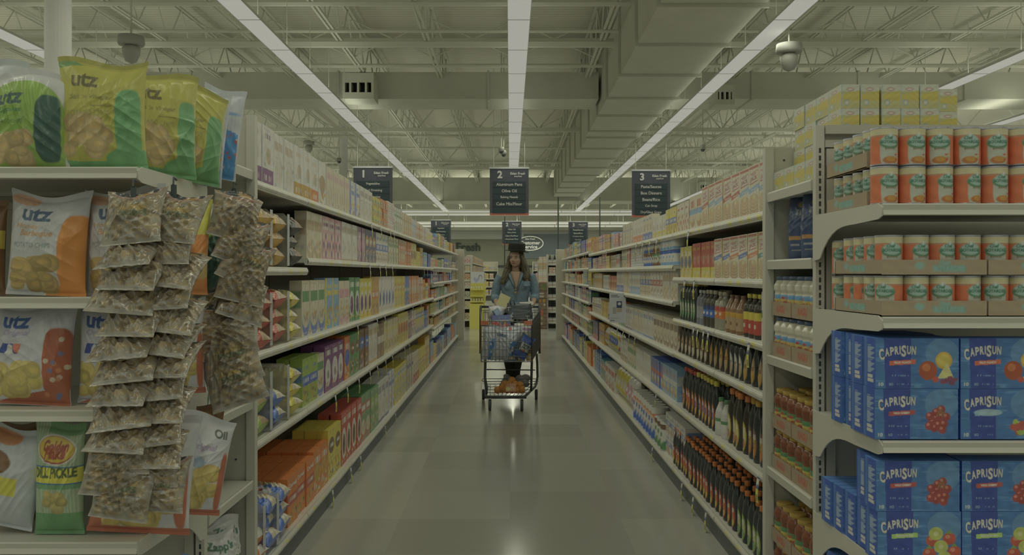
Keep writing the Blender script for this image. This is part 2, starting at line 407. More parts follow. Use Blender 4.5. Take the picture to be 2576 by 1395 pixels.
LX = [('second aisle', .11), ('cereal', -1.03 * 3.14), ('syrup', 1.087 * 3.14), ('outer', -2.13 * 3.14), ('outermost', 2.36 * 3.14)]
names = {0: 'over the aisle with the shopper', 1: 'over the aisle behind the cereal', 2: 'beside the big stepped duct', 3: 'past the white round column', 4: 'over the tea box stack'}
def area(name, loc, sx, sy, power, up=False, parent=None):
    l = D.lights.new(name, 'AREA'); l.shape = 'RECTANGLE'; l.size = sx; l.size_y = sy; l.energy = power; l.color = LAMP_COL
    o = D.objects.new(name, l); COL.objects.link(o); o.location = loc; o.rotation_euler = (PI if up else 0, 0, 0)
    return o
for k, (nm, x) in enumerate(LX):
    z0 = 10.92 - 5 * MOD if k < 3 else 10.92 - 4 * MOD
    nmod = 28 if k < 3 else 26
    for i in range(nmod):
        o = lp.put((x, z0 + i * MOD, LZ), 0, f'white strip light, {ordinal(i)} in the row hung {names[k]}', 'strip lights hung ' + names[k])
        y = z0 + i * MOD + .37; under = (18 < y < 19.5 and not (k == 2 and 0)) or 39 < y < 41.2
        for c in o.children:
            if c.name.startswith('hanger'): c.scale.z = (.44 if y < 30 else .04) if under else 1
    # the light of each run of fixtures
    for a0 in range(-2, nmod, 5):
        n_ = min(5, nmod - a0); y = z0 + (a0 + n_ / 2) * MOD; ln = n_ * MOD
        area('strip_lamp', (x, y, LZ - .012), LW, ln, LAMP_DOWN * PI * LW * ln)
        area('strip_uplight', (x, y, LZ + .1), LW, ln, (.45 if k in (0, 2) else .8) * LAMP_UP * PI * LW * ln, True)
# cross rows near the far end
cp = Proto(strip_proto(3.0, .16, .075), .16, 3, .1, '', 'light')
for r, (yy, Z) in enumerate(((530, 45.6), (538, 48.0), (560, 50.2), (567.5, 52.6))):
    z = wz(yy, Z)
    for i in range(7):
        cp.put((-9.4 + i * 3.02, Z, z), -PI / 2, f'slim strip light, {ordinal(i)} along the {ordinal(r)} crosswise row near the far wall', f'crosswise strip lights row {ordinal(r)}')
    area('cross_lamp', (0, Z, z - .09), 21, .16, 5 * LAMP_DOWN * PI * 20 * .16)
    area('cross_uplight', (0, Z, z + .11), 21, .16, 4.5 * LAMP_UP * PI * 20 * .16, True)
def unseen_fill_strip(X, y, ln, lab, up):  # unseen strip fixture with lamps, added as fill light
    e = empty('ceiling_light', (X, y - ln / 2, LZ), lab, 'light')
    mb = MB(); mb.prism([(-.14, 0), (-.14, .03), (-.07, .07), (.07, .07), (.14, .03), (.14, 0), (.134, 0), (.134, .02), (-.134, .02), (-.134, 0)], 'y', 0, ln); mb.obj('housing', M_HOUS, e)
    mb = MB(); mb.box(-.133, .133, .01, ln - .01, .003, .013); mb.obj('lens', M_LENS, e)
    mb = MB(); mb.tube([(0, .6, .07), (0, .6, 1.0)], .006, 4); mb.tube([(0, ln - 2.6, .07), (0, ln - 2.6, 1.0)], .006, 4); mb.obj('hanger', M_STEELW, e)
    area('strip_lamp', (X, y, LZ - .012), .28, ln, LAMP_DOWN * PI * .28 * ln); area('strip_uplight', (X, y, LZ + .1), .28, ln, up * PI * .28 * ln, True)
for k, (nm, x) in enumerate(LX):  # added behind the camera to light faces turned towards it
    for q, y in enumerate((-2.85, -9.6)): unseen_fill_strip(x, y, 6.7, f'unseen fill light, {ordinal(q)} behind the camera, row hung {names[k]}', 1.5)
for s_ in (-1, 1):  # rows added out of view to even the light on the deck
    for q, X in enumerate((10.3, 13.7, 17.1)):
        for y in (0, 8, 16, 24, 32, 40):
            unseen_fill_strip(s_ * X, y, 7.8, f'unseen fill light, {ordinal(int(y / 8))} of the {ordinal(q)} row beyond the outer rows, {"column" if s_ < 0 else "tea box"} side', 2.5)

# ---------------------------------------------------------------- roof steel
JB, JT = EYE + 4.03, EYE + 4.82
def joist(i):
    x = .08 + (i - 6) * 1.52
    e = empty('roof_joist', (x, 8, JB), f'pale open-web roof joist, {ordinal(i)} across from the column side', 'roof joist', 'roof joists running down the shop')
    Y0, Y1 = 0, 46
    mb = MB()
    for s in (-1, 1): mb.box(s * .035 - .018, s * .035 + .018, Y0, Y1, 0, .035)
    mb.obj('bottom_chord', M_STEELW, e)
    mb = MB()
    for s in (-1, 1): mb.box(s * .04 - .02, s * .04 + .02, Y0, Y1, JT - JB - .04, JT - JB)
    mb.obj('top_chord', M_STEELW, e)
    mb = MB(); y = Y0; pts = []; k = 0
    while y < Y1: pts.append((0, y, .02 if k % 2 == 0 else JT - JB - .02)); y += .62; k += 1
    mb.tube(pts, .014, 4); mb.obj('web_bar', M_STEELW, e)
for i in range(14): joist(i)
def girder(Z, i, deep=1.05, z0=EYE + 3.95):
    e = empty('roof_girder', (0, Z, z0), f'deep pale truss girder spanning the shop, {ordinal(i)} from the front', 'roof girder', 'truss girders across the shop')
    for nm, zz in (('bottom_chord', 0), ('top_chord', deep)):
        mb = MB(); mb.box(-SIDE + .1, SIDE - .1, -.06, .06, zz, zz + .11); mb.obj(nm, M_STEELW, e)
    mb = MB(); pts = []; x = -SIDE + 1; k = 0
    while x < SIDE - 1: pts.append((x, 0, .08 if k % 2 == 0 else deep + .02)); x += .85; k += 1
    mb.tube(pts, .03, 4); mb.obj('web_bar', M_STEELW, e)
for i, Z in enumerate((24.6, 33.5, 43.0)): girder(Z, i)
hb0 = EYE + 3.3
# lighter cross members: conduits and bridging
for i, (yy, Z, r) in enumerate(((8, 13.1, .045), (78, 14.6, .03), (108, 15.35, .085), (165, 17.1, .04), (342, 26.5, .05), (372, 28.4, .04), (408, 31, .05), (425, 34.8, .04))):
    mb = MB(); z = wz(yy, Z); mb.tube([(-SIDE + .1, Z, z), ((1.8 if z > hb0 and Z < 39 else SIDE - .1), Z, z)], r, 6)
    if z > hb0 and Z < 39: mb.tube([(3.32, Z, z), (SIDE - .1, Z, z)], r, 6)
    tag(mb.obj('cross_pipe', M_STEELW), f'pale horizontal pipe spanning under the roof deck, {ordinal(i)} from the front', 'pipe', 'pipes spanning under the deck')
# X bracing between joists
for zi, Z in enumerate((16.6, 27, 36)):
    for i in (2, 3, 4, 5, 6, 9, 10):
        x = .08 + (i - 6) * 1.52; mb = MB(); mb.tube([(x, Z, JB + .04), (x + 1.52, Z, JT - .05)], .012, 4)
        mb.tube([(x + 1.52, Z + .03, JB + .04), (x, Z + .03, JT - .05)], .012, 4)
        tag(mb.obj('cross_brace', M_STEELW), f'thin crossed brace rods, {ordinal(i)} joist gap of the {ordinal(zi)} bracing line', 'brace')
# ---------------------------------------------------------------- ducts
def duct_x(Z0, Z1, z0, z1, x0, x1, label, seams):
    e = empty('air_duct', ((x0 + x1) / 2, Z0, z0), label, 'air duct'); mb = MB(); c = (x0 + x1) / 2
    mb.box(x0 - c, x1 - c, 0, Z1 - Z0, 0, z1 - z0); mb.obj('duct_body', M_DECKW, e)
    for s in seams:
        mb = MB(); mb.box(s - c - .02, s - c + .02, -.03, Z1 - Z0 + .03, -.03, z1 - z0 + .03); mb.obj('flange', M_DECKW, e)
    return e
dz = EYE + 3.6
duct_x(18.2, 19.35, dz, wz(181, 18.2), -SIDE + .5, 1.83, 'wide boxed duct crossing the shop behind the vent grille', [-12.6, -9.6, -6.6, -3.55, -.45])
duct_x(18.2, 19.35, dz, wz(181, 18.2), 3.3, SIDE - .5, 'wide boxed duct crossing beyond the stepped duct towards the far side wall', [5.0, 7.2, 9.4, 12.6])
duct_x(39.2, 41, wz(505, 39.2), wz(446, 39.2), -SIDE + .5, SIDE - .5, 'deep boxed duct crossing the shop near the crosswise lights', [-12, -9, -6, -3, .2, 3, 6, 9, 12])
hb, ht = EYE + 3.4, EYE + 3.4 * 1.33
for i, (Z0, Z1) in enumerate(((7, 9.2), (9.2, 11.1), (11.1, 13.03), (13.03, 15.03), (15.03, 17.0), (17.0, 18.9), (18.9, 20.95), (20.95, 21.95), (21.95, 23.9), (23.9, 26), (26, 28.2), (28.2, 30.4), (30.4, 32.6), (32.6, 34.8), (34.8, 37), (37, 39.1))):
    s = 1.0 if i < 8 else (.93 if i < 12 else .86); x0, x1 = 1.89 + .05 * (i >= 8), 1.89 + 1.34 * s
    e = empty('duct_section', ((x0 + x1) / 2, Z0, hb), f'big square duct section, {ordinal(i)} of the run beside the syrup side strip light', 'air duct', 'sections of the stepped square duct')
    c = (x0 + x1) / 2; mb = MB(); mb.box(x0 - c, x1 - c, .061, Z1 - Z0 - .002, 0, ht - hb); mb.obj('duct_body', M_DECKW, e)
    mb = MB(); g = .045
    for a in ((x0 - c - g, x1 - c + g, 0, .06, -g, 0), (x0 - c - g, x1 - c + g, 0, .06, ht - hb, ht - hb + g), (x0 - c - g, x0 - c, 0, .06, 0, ht - hb), (x1 - c, x1 - c + g, 0, .06, 0, ht - hb)): mb.box(*a)
    mb.obj('flange', M_DECKW, e)
def diffuser(x0, x1, y0, y1, Z, label):
    X0, X1, z1, z0 = wx(x0, Z), wx(x1, Z), wz(y0, Z), wz(y1, Z); w, h = X1 - X0, z1 - z0
    e = empty('air_vent', (X0, Z, z0), label, 'air vent'); mb = MB(); t = .05
    mb.box(0, w, 0, .61, 0, t); mb.box(0, w, 0, .6, h - t, h); mb.box(0, t, 0, .6, t, h - t); mb.box(w - t, w, 0, .6, t, h - t); mb.box(t, w - t, .3, .55, t, h - t, mi=1)
    mb.box(t, w - t, .0, .06, h * .64, h - t); mb.box(t, w - t, 0, .1, t, h * .25)
    mb.obj('vent_box', [M_DECKW, M_SLOT], e)
    for k in range(1, 4):
        mb = MB(); mb.box(w * k / 4 - .02, w * k / 4 + .02, .0, .28, h * .25, h * .64); mb.obj('vane', M_DECKW, e)
diffuser(861, 940, 183, 248, 17.6, 'pale supply vent with four dark openings under the crossing duct')
diffuser(1800, 1848, 213, 262, 17.6, 'small supply vent half hidden behind the syrup side strip light')
diffuser(1760, 1785, 457, 480, 38.6, 'small distant supply vent above the aisle three sign')
# white columns
def column(x, Z, r, i):
    mb = MB(); mb.lathe([(r, 0), (r, DECK)], 24, cx=x, cy=Z); o = mb.obj('support_column', mat('column_white', px(132, 131, 118), rough=.55), smooth=False); o['kind'] = 'structure'
column(wx(146, 8.9), 8.9, .125, 0); column(wx(864, 27.5), 27.5, .13, 1)
column(wx(978, 40), 38, .15, 2)
M_DOME = mat('dome_white', px(92, 91, 76), rough=.5)
for i, (x, y, Z) in enumerate(((330, 118, 11.5), (1985, 138, 11.5), (777, 366, 27), (2120, 300, 26))):
    e = empty('pendant_dome', P(x, y, Z), ['flared white pendant dome above the yellow chip bags', 'flared white pendant dome beside the syrup side strip light', 'flared white pendant dome above the tall white cereal boxes', 'flared white pendant dome behind the tea box stack'][i], 'pendant dome')
    mb = MB(); mb.lathe([(.03, .16), (.16, .14), (.17, .05), (.155, .02)], 24); mb.obj('skirt', M_DOME, e, smooth=True)
    mb = MB(); mb.lathe([(.001, -.22), (.07, -.19), (.11, -.1), (.115, -.02), (.06, .03), (.02, .1)], 24); mb.obj('globe', M_DOME, e, smooth=True)
    mb = MB(); mb.tube([(0, 0, .15), (0, 0, DECK - e.location.z)], .012, 6); mb.obj('stem', M_STEELW, e)
for i, (x, y, Z) in enumerate(((1261, 381, 20), (1267, 389, 20.4), (1768, 376, 20), (853, 406, 24))):
    e = empty('security_camera', P(x, y, Z), ['small white dome camera beside the centre strip light, upper of two', 'small white dome camera beside the centre strip light, lower of two', 'small white dome camera above the top shelf pancake mix', 'small grey dome camera above the cereal side sign'][i], 'camera')
    mb = MB(); mb.lathe([(.05, .1), (.062, .08), (.065, .0)], 20); mb.obj('camera_housing', M_DOME, e, smooth=True)
    mb = MB(); mb.lathe([(.001, -.05), (.035, -.04), (.05, 0)], 20); mb.obj('camera_window', M_BLACK, e, smooth=True)
    mb = MB(); mb.tube([(0, 0, .1), (0, 0, DECK - e.location.z)], .012, 6); mb.obj('stem', M_STEELW, e)
for i, (x, Z) in enumerate(((1404, 30), (1509, 30), (1269.5, 31))):
    mb = MB(); mb.box(wx(x, Z) - .02, wx(x, Z) + .02, Z, Z + .04, 0, EYE + 2.6 if i < 2 else EYE + 2.0); tag(mb.obj('service_pole', M_BLACK), ['thin black pole rising beyond the syrup side end panel', 'thin black pole rising behind the far aisle three sign', 'thin black pole behind the hat under the aisle two sign'][i], 'pole')

# ---------------------------------------------------------------- aisle signs
M_SIGN = mat('sign_board', px(46, 48, 49), rough=.55, spec=.25); M_SROW = mat('sign_row', px(28, 37, 36), rough=.55, spec=.25)
M_SRAIL = mat('sign_rail', px(120, 120, 110), rough=.4); M_SRED = mat('sign_red', px(116, 60, 44), rough=.5)
M_STXT = mat('sign_letter', px(150, 148, 132), rough=.5)
def sign(x0, x1, y0, y1, Z, num, rows, label, nrows=5):
    X0, X1, zt, zb = wx(x0, Z), wx(x1, Z), wz(y0, Z), wz(y1, Z); w, h = X1 - X0, zt - zb; cx = (X0 + X1) / 2
    e = empty('aisle_sign', (cx, Z, zb), label, 'sign', 'hanging aisle signs')
    mb = MB(); mb.box(-w / 2, w / 2, 0, .04, h * .045, h * .965); mb.obj('board', M_SIGN, e)
    mb = MB(); mb.box(-w / 2 - .01, w / 2 + .01, -.02, .06, h * .965, h); mb.obj('top_rail', M_SRAIL, e)
    mb = MB(); mb.box(-w / 2, w / 2, -.005, .045, 0, h * .045); mb.obj('bottom_strip', M_SRED, e)
    for k in range(nrows):
        z1 = h * (.70 - .135 * k); mb = MB(); mb.box(-w * .42, w * .42, -.012, 0, z1 - h * .122, z1); r = mb.obj('row_plate', M_SROW, e)
        if k < len(rows):
            T, sz = text_tris(rows[k], 1); tw = h * .062 / sz[1] * sz[0]; tw = min(tw if any(c in rows[k] for c in 'gpy/') is False else tw * 1.0, w * .78)
            solid_text(rows[k], tw * 1.0, (0, -.02, z1 - h * .06), M_STXT, 'lettering', r, .007, 1)
    T, sz = text_tris(num, 3); solid_text(num, h * .155 / sz[1] * sz[0], (-w * .24, -.02, h * .845), M_STXT, 'lettering', e, .02, 3)
    solid_text('Eden Fresh', w * .38, (w * .22, -.02, h * .865), M_STXT, 'lettering', e, .02, 2)
    solid_text('market', w * .2, (w * .23, -.02, h * .81), M_STXT, 'lettering', e, .02, 1)
    for s in (-1, 1):
        mb = MB(); mb.tube([(s * w * .4, .02, h), (s * w * .4, .02, (EYE + 3.4 if (num == '3' and s < 0 and Z < 30) else DECK) - zb)], .006, 4); mb.obj('hanging_wire', M_STEELW, e)
sign(889, 987, 418, 541, 20.9, '1', ['Vegetables', 'Salad Dressing', 'Mayonnaise', 'Ketchup/Mustard'], 'aisle one sign, larger one, partly hidden behind the yellow snack packs')
sign(1232, 1330, 420, 541, 20.9, '2', ['Aluminum Pans', 'Olive Oil', 'Baking Needs', 'Cake Mix/Flour'], 'aisle two sign hanging large above the shopper')
sign(1590, 1686, 426, 546, 20.9, '3', ['Pasta/Sauces', 'Box Dinners', 'Beans/Rice', 'Can Soup', 'Dry/Glass Gravy'], 'aisle three sign, larger one, its red foot touching the pancake mix')
sign(1084, 1134, 552, 613, 42, '1', ['Vegetables', 'Salad Dressing', 'Mayonnaise', 'Ketchup/Mustard'], 'smaller distant aisle one sign above the snack bags')
sign(1263, 1312, 555, 615, 42, '2', ['Olive Oil', 'Baking Needs', 'Cake Mix/Flour', 'Aluminum Pans'], 'smaller distant aisle two sign just above the hat')
sign(1430, 1479, 556, 617, 42, '3', ['Pasta/Sauces', 'Beans/Rice', 'Dry/Glass Gravy', 'Can Soup', 'Can Meat'], 'smaller distant aisle three sign above the pegboard end')
# ---------------------------------------------------------------- shelving
LIPX, BASE_Z = 1.045, .12
M_STRIP = mat('price_strip', attr=True, rough=.35, spec=.5)
M_TAG = mat('tag_print', attr=True, rough=.5)
C_LIP = px(124, 121, 102); C_YEL = px(128, 124, 44); C_WHT = px(136, 134, 118)
def lip_strip(s, Z0, Z1, z, seed, parent, h=.034):
    """the front price channel with stickers; s=-1 cereal side, +1 syrup side"""
    rg = random.Random(seed); L = Z1 - Z0; n = max(8, int(L / .016)); cv = Canvas(n, 5, L / h, C_LIP)
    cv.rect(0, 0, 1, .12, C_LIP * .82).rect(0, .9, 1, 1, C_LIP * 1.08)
    t = rg.uniform(.03, .12)
    while t < L - .06:
        w = rg.uniform(.03, .05); cv.rect(t / L, .2, (t + w) / L, .82, C_YEL if rg.random() < .4 else C_WHT, .8); t += w + rg.uniform(.08, .26)
    y = np.linspace(Z0 + .001, Z1 - .001, n)[None, :]; v = np.linspace(0, 1, 5)[:, None]
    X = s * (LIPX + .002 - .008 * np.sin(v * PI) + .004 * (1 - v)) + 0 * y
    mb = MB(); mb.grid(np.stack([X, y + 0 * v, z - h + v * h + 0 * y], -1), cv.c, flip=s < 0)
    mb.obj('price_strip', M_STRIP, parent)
TAGP = None
def price_tag(parent, loc, rz, tilt=.1):
    global TAGP
    if TAGP is None:
        cv = Canvas(9, 24, .035 / .105, C_WHT); cv.rect(0, 0, 1, .56, px(146, 142, 44)); cv.rect(.2, .1, .8, .3, px(60, 58, 30), .7); cv.rect(.2, .62, .85, .68, px(70, 74, 78)); cv.rect(0, .56, 1, .6, px(40, 50, 80)); cv.rect(0, .96, 1, 1, px(40, 50, 80))
        mb = MB(); x = np.linspace(-.0175, .0175, 9); z = np.linspace(-.105, 0, 24); X, Z = np.meshgrid(x, z); Y = -.006 * np.sin(-Z / .105 * 2.5)
        mb.grid(np.stack([X, Y, Z], -1), cv.c); mb.grid(np.stack([X, Y + .0012, Z], -1), C_WHT, flip=True); TAGP = mb.mesh('price_tag', M_TAG, True)
    o = D.objects.new('price_tag', TAGP); COL.objects.link(o); o.parent = parent; o.location = loc; o.rotation_euler = (-.03, tilt, rz); return o
def shelf_mb(s, Z0, Z1, z, depth=.5, h=.034):
    mb = MB(); x = lambda d: s * (LIPX + d)
    pr = [(x(.003), z - h), (x(.0), z - .002), (x(.004), z + .004), (x(.012), z + .001), (x(depth), z + .001), (x(depth), z - .022), (x(.02), z - .022), (x(.016), z - h)]
    mb.prism(pr if s < 0 else pr[::-1], 'y', Z0, Z1); return mb
BAYS = {}
def bay(s, i, Z0, Z1, shelves, top, label, tags=()):
    X = s * LIPX; e = empty('shelving_bay', (s * 1.33, (Z0 + Z1) / 2, 0), label, 'shelving', 'bays of the ' + ('cereal' if s < 0 else 'syrup') + ' side shelving')
    T = Matrix.Translation(-Vector(e.location))
    def add(mb, name, m, par=None):
        o = mb.obj(name, m, e if par is None else par); o.matrix_parent_inverse = Matrix(); 
        if par is None: o.location = -Vector(e.location)
        return o
    mb = MB(); a, b = sorted((s * (LIPX + .535), s * (LIPX + .555))); mb.box(a, b, Z0, Z1, .02, top - .01); add(mb, 'back_panel', M_PANEL)
    mb = MB(); a, b = sorted((s * (LIPX + .53), s * (LIPX + .56)))
    for Z in (Z0, Z1 - .03): mb = MB(); mb.box(a, b, Z, Z + .03, .0, top); add(mb, 'upright', M_PANEL)
    mb = MB(); a, b = sorted((s * (LIPX + .012), s * (LIPX + .5))); mb.box(a, b, Z0 + .001, Z1 - .001, 0, BASE_Z - .035); add(mb, 'kick_plate', M_KICK)
    for k, z in enumerate([BASE_Z] + list(shelves)):
        sh = add(shelf_mb(s, Z0 + .002, Z1 - .002, z, .52), 'shelf' if k else 'base_shelf', M_SHELF)
        lip_strip(s, Z0 + .002, Z1 - .002, z, int(Z0 * 100) + k * 7 + (s > 0), sh)
        for (tz, zz) in tags:
            if abs(tz - z) < .03 and Z0 <= zz < Z1: price_tag(sh, (s * (LIPX - .012), zz, z - .012), -s * PI / 2, rnd.uniform(-.12, .12))
    BAYS[(s, i)] = e
LSH_A = [.66, 1.03, 1.385, 1.743]; LSH_B = [.66, 1.03, 1.437, 1.743]; LSH_C = [.60, .80, 1.0, 1.23, 1.447, 1.743]
RSH_A = [.525, .86, 1.07, 1.332, 1.614]; RSH_B = [.525, .855, 1.18, 1.41, 1.614]; RSH_D = [.545, .74, .97, 1.20, 1.43, 1.65]
def zt(x, s, X=None): return (X or LIPX) * F / abs(x - CX)
# hanging tags read off the photograph: (shelf, pixel column)
tl = [(1.743, c) for c in (930, 954, 978, 987)] + [(1.437, c) for c in (926, 951, 966, 983, 1064, 1072, 1081)] + [(1.03, c) for c in (895, 944, 964, 1035, 1056)] + [(.66, c) for c in (838, 868, 898, 926, 945, 966, 983, 1014, 1026)] + [(.12, c) for c in (831, 877, 902, 965, 991)]
tr = [(1.614, c) for c in (1737, 1657, 1639, 1621, 1605, 1529)] + [(1.332, c) for c in (1728, 1752)] + [(1.07, c) for c in (1751, 1761, 1776, 1788, 1891)] + [(.855, c) for c in (1557, 1572, 1587, 1602)] + [(.86, c) for c in ()] + [(.525, c) for c in (1494, 1505, 1515, 1655, 1915)] + [(.12, c) for c in (1646, 1721, 1750, 1782)]
TL = [(z, zt(c, -1)) for z, c in tl]; TR = [(z, zt(c, 1)) for z, c in tr]
Lz = [3.63, 4.55, 5.8, 7.0, 8.2, 9.4, 10.7, 12.05, 13.2, 14.4, 15.6, 16.7, 17.8]
Rz = [3.63, 4.5, 5.65, 7.0, 8.2, 9.5, 10.6, 11.7, 12.9, 14.2, 15.4, 16.6, 17.8]
for k in range(12):
    z0, z1 = Lz[k], Lz[k + 1]; sh = LSH_A if k == 0 else (LSH_B if k < 7 else LSH_C)
    if k >= 7: TLk = [(min(sh, key=lambda q: abs(q - z)), Z) for z, Z in TL]; TLk += [(z, z0 + .2 + .4 * j) for z in sh[:-1] for j in range(2)]
    else: TLk = TL
    bay(-1, k, z0, z1, sh, 2.0, f'pale metal shelving bay, {ordinal(k)} from the front on the cereal side', TLk)
    z0, z1 = Rz[k], Rz[k + 1]; sh = RSH_A if k < 2 else (RSH_B if k < 7 else RSH_D)
    TRk = TR + ([(z, z0 + .25 + .35 * j) for z in sh for j in range(2)] if k >= 7 else [])
    bay(1, k, z0, z1, sh, 1.86, f'pale metal shelving bay, {ordinal(k)} from the front on the syrup side', TRk)
# end panels of the runs
for s, top in ((-1, 2.005), (1, 1.872)):
    e = empty('gondola_end', (s * 1.6, 3.6, 0), ['', 'flat pale end panel beside the jars and the tea boxes', 'flat pale end panel beside the chip bag end display'][s], 'panel')
    mb = MB(); a, b = sorted((s * (LIPX + .012) - s * 1.6, s * 2.15 - s * 1.6)); mb.box(a, b, 0, .025, 0, top); mb.obj('panel_sheet', M_PANEL, e)
    mb = MB(); a, b = sorted((s * (LIPX - .005) - s * 1.6, s * (LIPX + .03) - s * 1.6)); mb.box(a, b, -.012, .027, 0, top); mb.obj('edge_flange', M_SHELF, e)
    mb = MB()
    for z in (.3, top - .17, top - .09): mb.lathe([(.005, 0), (.005, .003)], 10); 
    # screw heads on the sheet
    scr = MB()
    for z in (top - .05, top - .12, .6): scr.tube([(s * (LIPX + .075) - s * 1.6, -.004, z), (s * (LIPX + .075) - s * 1.6, 0, z)], .004, 8)
    scr.obj('screw', M_SLOT, e)
    # pegboard end of the run far away
    zt_ = 1.85
    e = empty('pegboard_end', (s * 1.06, 17.86, 0), ['', 'perforated pegboard end panel closing the syrup side far away', 'perforated pegboard end panel closing the cereal side far away'][s], 'panel')
    mb = MB(); mb.box(-.13, .13, 0, .04, 0, zt_); mb.obj('frame', M_SHELF, e)
    pegm = mat('pegboard', px(112, 109, 86), rough=.6)
    if not pegm.get('peg'):
        nt = pegm.node_tree; N = nt.nodes.new; Lk = nt.links.new; tc = N('ShaderNodeTexCoord'); vo = N('ShaderNodeTexVoronoi'); vo.inputs['Randomness'].default_value = 0; vo.inputs['Scale'].default_value = 38
        Lk(tc.outputs['Object'], vo.inputs['Vector']); r = N('ShaderNodeValToRGB'); r.color_ramp.elements[0].position = .16; r.color_ramp.elements[1].position = .22
        r.color_ramp.elements[0].color = (*px(52, 52, 40), 1); r.color_ramp.elements[1].color = (*px(114, 110, 88), 1); Lk(vo.outputs['Distance'], r.inputs[0]); Lk(r.outputs[0], nt.nodes['Principled BSDF'].inputs['Base Color']); pegm['peg'] = 1
    mb = MB(); mb.box(-.105, .115, -.008, 0, .03, zt_ - .03); mb.obj('pegboard_sheet', pegm, e)
# ---------------------------------------------------------------- packaged goods along the aisle
PAL = {'white': (134, 130, 116), 'cream': (126, 120, 96), 'tan': (108, 92, 64), 'brown': (74, 56, 38), 'yellow': (128, 118, 44), 'gold': (118, 92, 34), 'orange': (128, 74, 32), 'red': (112, 48, 36),
       'dark red': (78, 34, 30), 'purple': (76, 44, 70), 'pink': (124, 92, 90), 'blue': (44, 66, 104), 'navy': (30, 40, 68), 'sky blue': (80, 102, 118), 'teal': (44, 88, 88), 'green': (58, 88, 52), 'lime': (92, 108, 44), 'grey': (94, 94, 86), 'black': (36, 38, 34)}
C = {k: px(*v) for k, v in PAL.items()}
def cereal_cv(base, accent, motif, rg, nw=26, nh=40, asp=.66, title=None):
    cv = Canvas(nw, nh, asp, C[base]); A = C[accent]; Wt = C['white'] if base not in ('white', 'cream') else C[accent]
    if motif in ('bowl', 'blue bowl'):
        cv.ell(.5, .22, .46, .24, C['blue'] if motif[1] == 'l' else A, .85); cv.ell(.5, .3, .4, .16, C['cream']); cv.blobs(.2, .2, .8, .4, [C['tan'], C['gold'], C['cream']], 14, .07, rg)
        cv.rect(.08, .62, .92, .8, A); cv.scrib(.14, .66, .86, .76, Wt, rg, 1, .8)
    elif motif == 'stripe':
        cv.rect(0, 0, .22, 1, A); cv.blobs(.3, .08, .9, .42, [C['tan'], C['gold'], A], 16, .08, rg); cv.rect(.3, .66, .92, .74, A, .9); cv.scrib(.3, .8, .9, .87, A, rg)
    elif motif == 'band':
        cv.rect(0, .42, 1, .62, A); cv.scrib(.12, .48, .88, .57, C['white'], rg, 1, .8); cv.blobs(.15, .05, .85, .35, [C['tan'], C['brown'], C['gold']], 14, .08, rg); cv.scrib(.2, .76, .8, .84, A, rg)
    elif motif == 'oval':
        cv.ell(.5, .66, .4, .16, A); cv.scrib(.22, .62, .78, .7, C['white'], rg, 1, .8); cv.blobs(.12, .06, .88, .38, [C['gold'], C['tan'], A, C['cream']], 18, .07, rg)
    elif motif == 'ring':
        cv.ell(.5, .4, .4, .3, C['white']); cv.ell(.5, .38, .28, .2, A); cv.ell(.52, .36, .14, .1, C['black'], .6); cv.scrib(.12, .78, .88, .9, C['white'], rg, 1, .8); cv.blobs(.1, .04, .9, .2, [C['yellow'], C['red'], C['cream']], 10, .05, rg)
    elif motif == 'sun':
        cv.ell(.5, .5, .42, .2, A); cv.scrib(.16, .7, .84, .84, C['white'], rg, 1, .8); cv.blobs(.1, .05, .9, .3, [C['gold'], C['cream'], C['tan']], 16, .07, rg)
    elif motif == 'foot':
        cv.rect(0, 0, 1, .3, A); cv.scrib(.15, .1, .85, .2, C['white'], rg); cv.ell(.55, .52, .22, .14, C['tan'], .7); cv.scrib(.2, .8, .8, .88, A, rg)
    elif motif == 'wheat':
        for k in range(5): cv.poly([(.2 + .14 * k, .1), (.27 + .14 * k, .3), (.3 + .12 * k, .62), (.24 + .13 * k, .4)], C['tan'], .8)
        cv.rect(.1, .72, .9, .86, A, .6); cv.rect(0, 0, 1, .06, A)
    elif motif == 'pancakes':
        cv.ell(.55, .24, .36, .15, C['tan']); cv.ell(.55, .29, .35, .12, C['gold'], .8); cv.ell(.55, .33, .33, .1, C['cream'], .7); cv.rect(0, .46, 1, .6, A); cv.scrib(.2, .66, .85, .86, C['red'], rg, 1, .8)
    elif motif == 'grid':
        for k in range(3):
            for j in range(3): cv.ell(.22 + .28 * k, .14 + .2 * j, .11, .08, A if (k + j) % 2 else C['cream'])
        cv.rect(.1, .7, .9, .9, C['white'], .8); cv.scrib(.18, .76, .82, .84, A, rg, 1, .8)
    keys = [k for k in PAL if k not in ('black', base)]
    for _ in range(10):
        q = rg.choice(keys); a, b = rg.random(), rg.random() * .62; cv.ell(a, b, rg.uniform(.02, .09), rg.uniform(.012, .05), C[q], .45)
    for v in (.93, .58, .04): cv.scrib(.1 + .1 * rg.random(), v, .5 + .4 * rg.random(), v + .025, C[rg.choice(['white', accent, 'grey', 'cream'])] , rg, .7)
    k_ = .93 if nw > 30 else .78; cv.c = cv.c * k_ + (1 - k_) * C['cream']  # coarse far prints washed further towards cream, haze put into colour
    if title: cv.text(title, .5, .82, .8, C['white'] if base != 'white' else A, h=.09, bold=3)
    cv.mottle(.06, 4, rg)
    return cv
_PC = {}
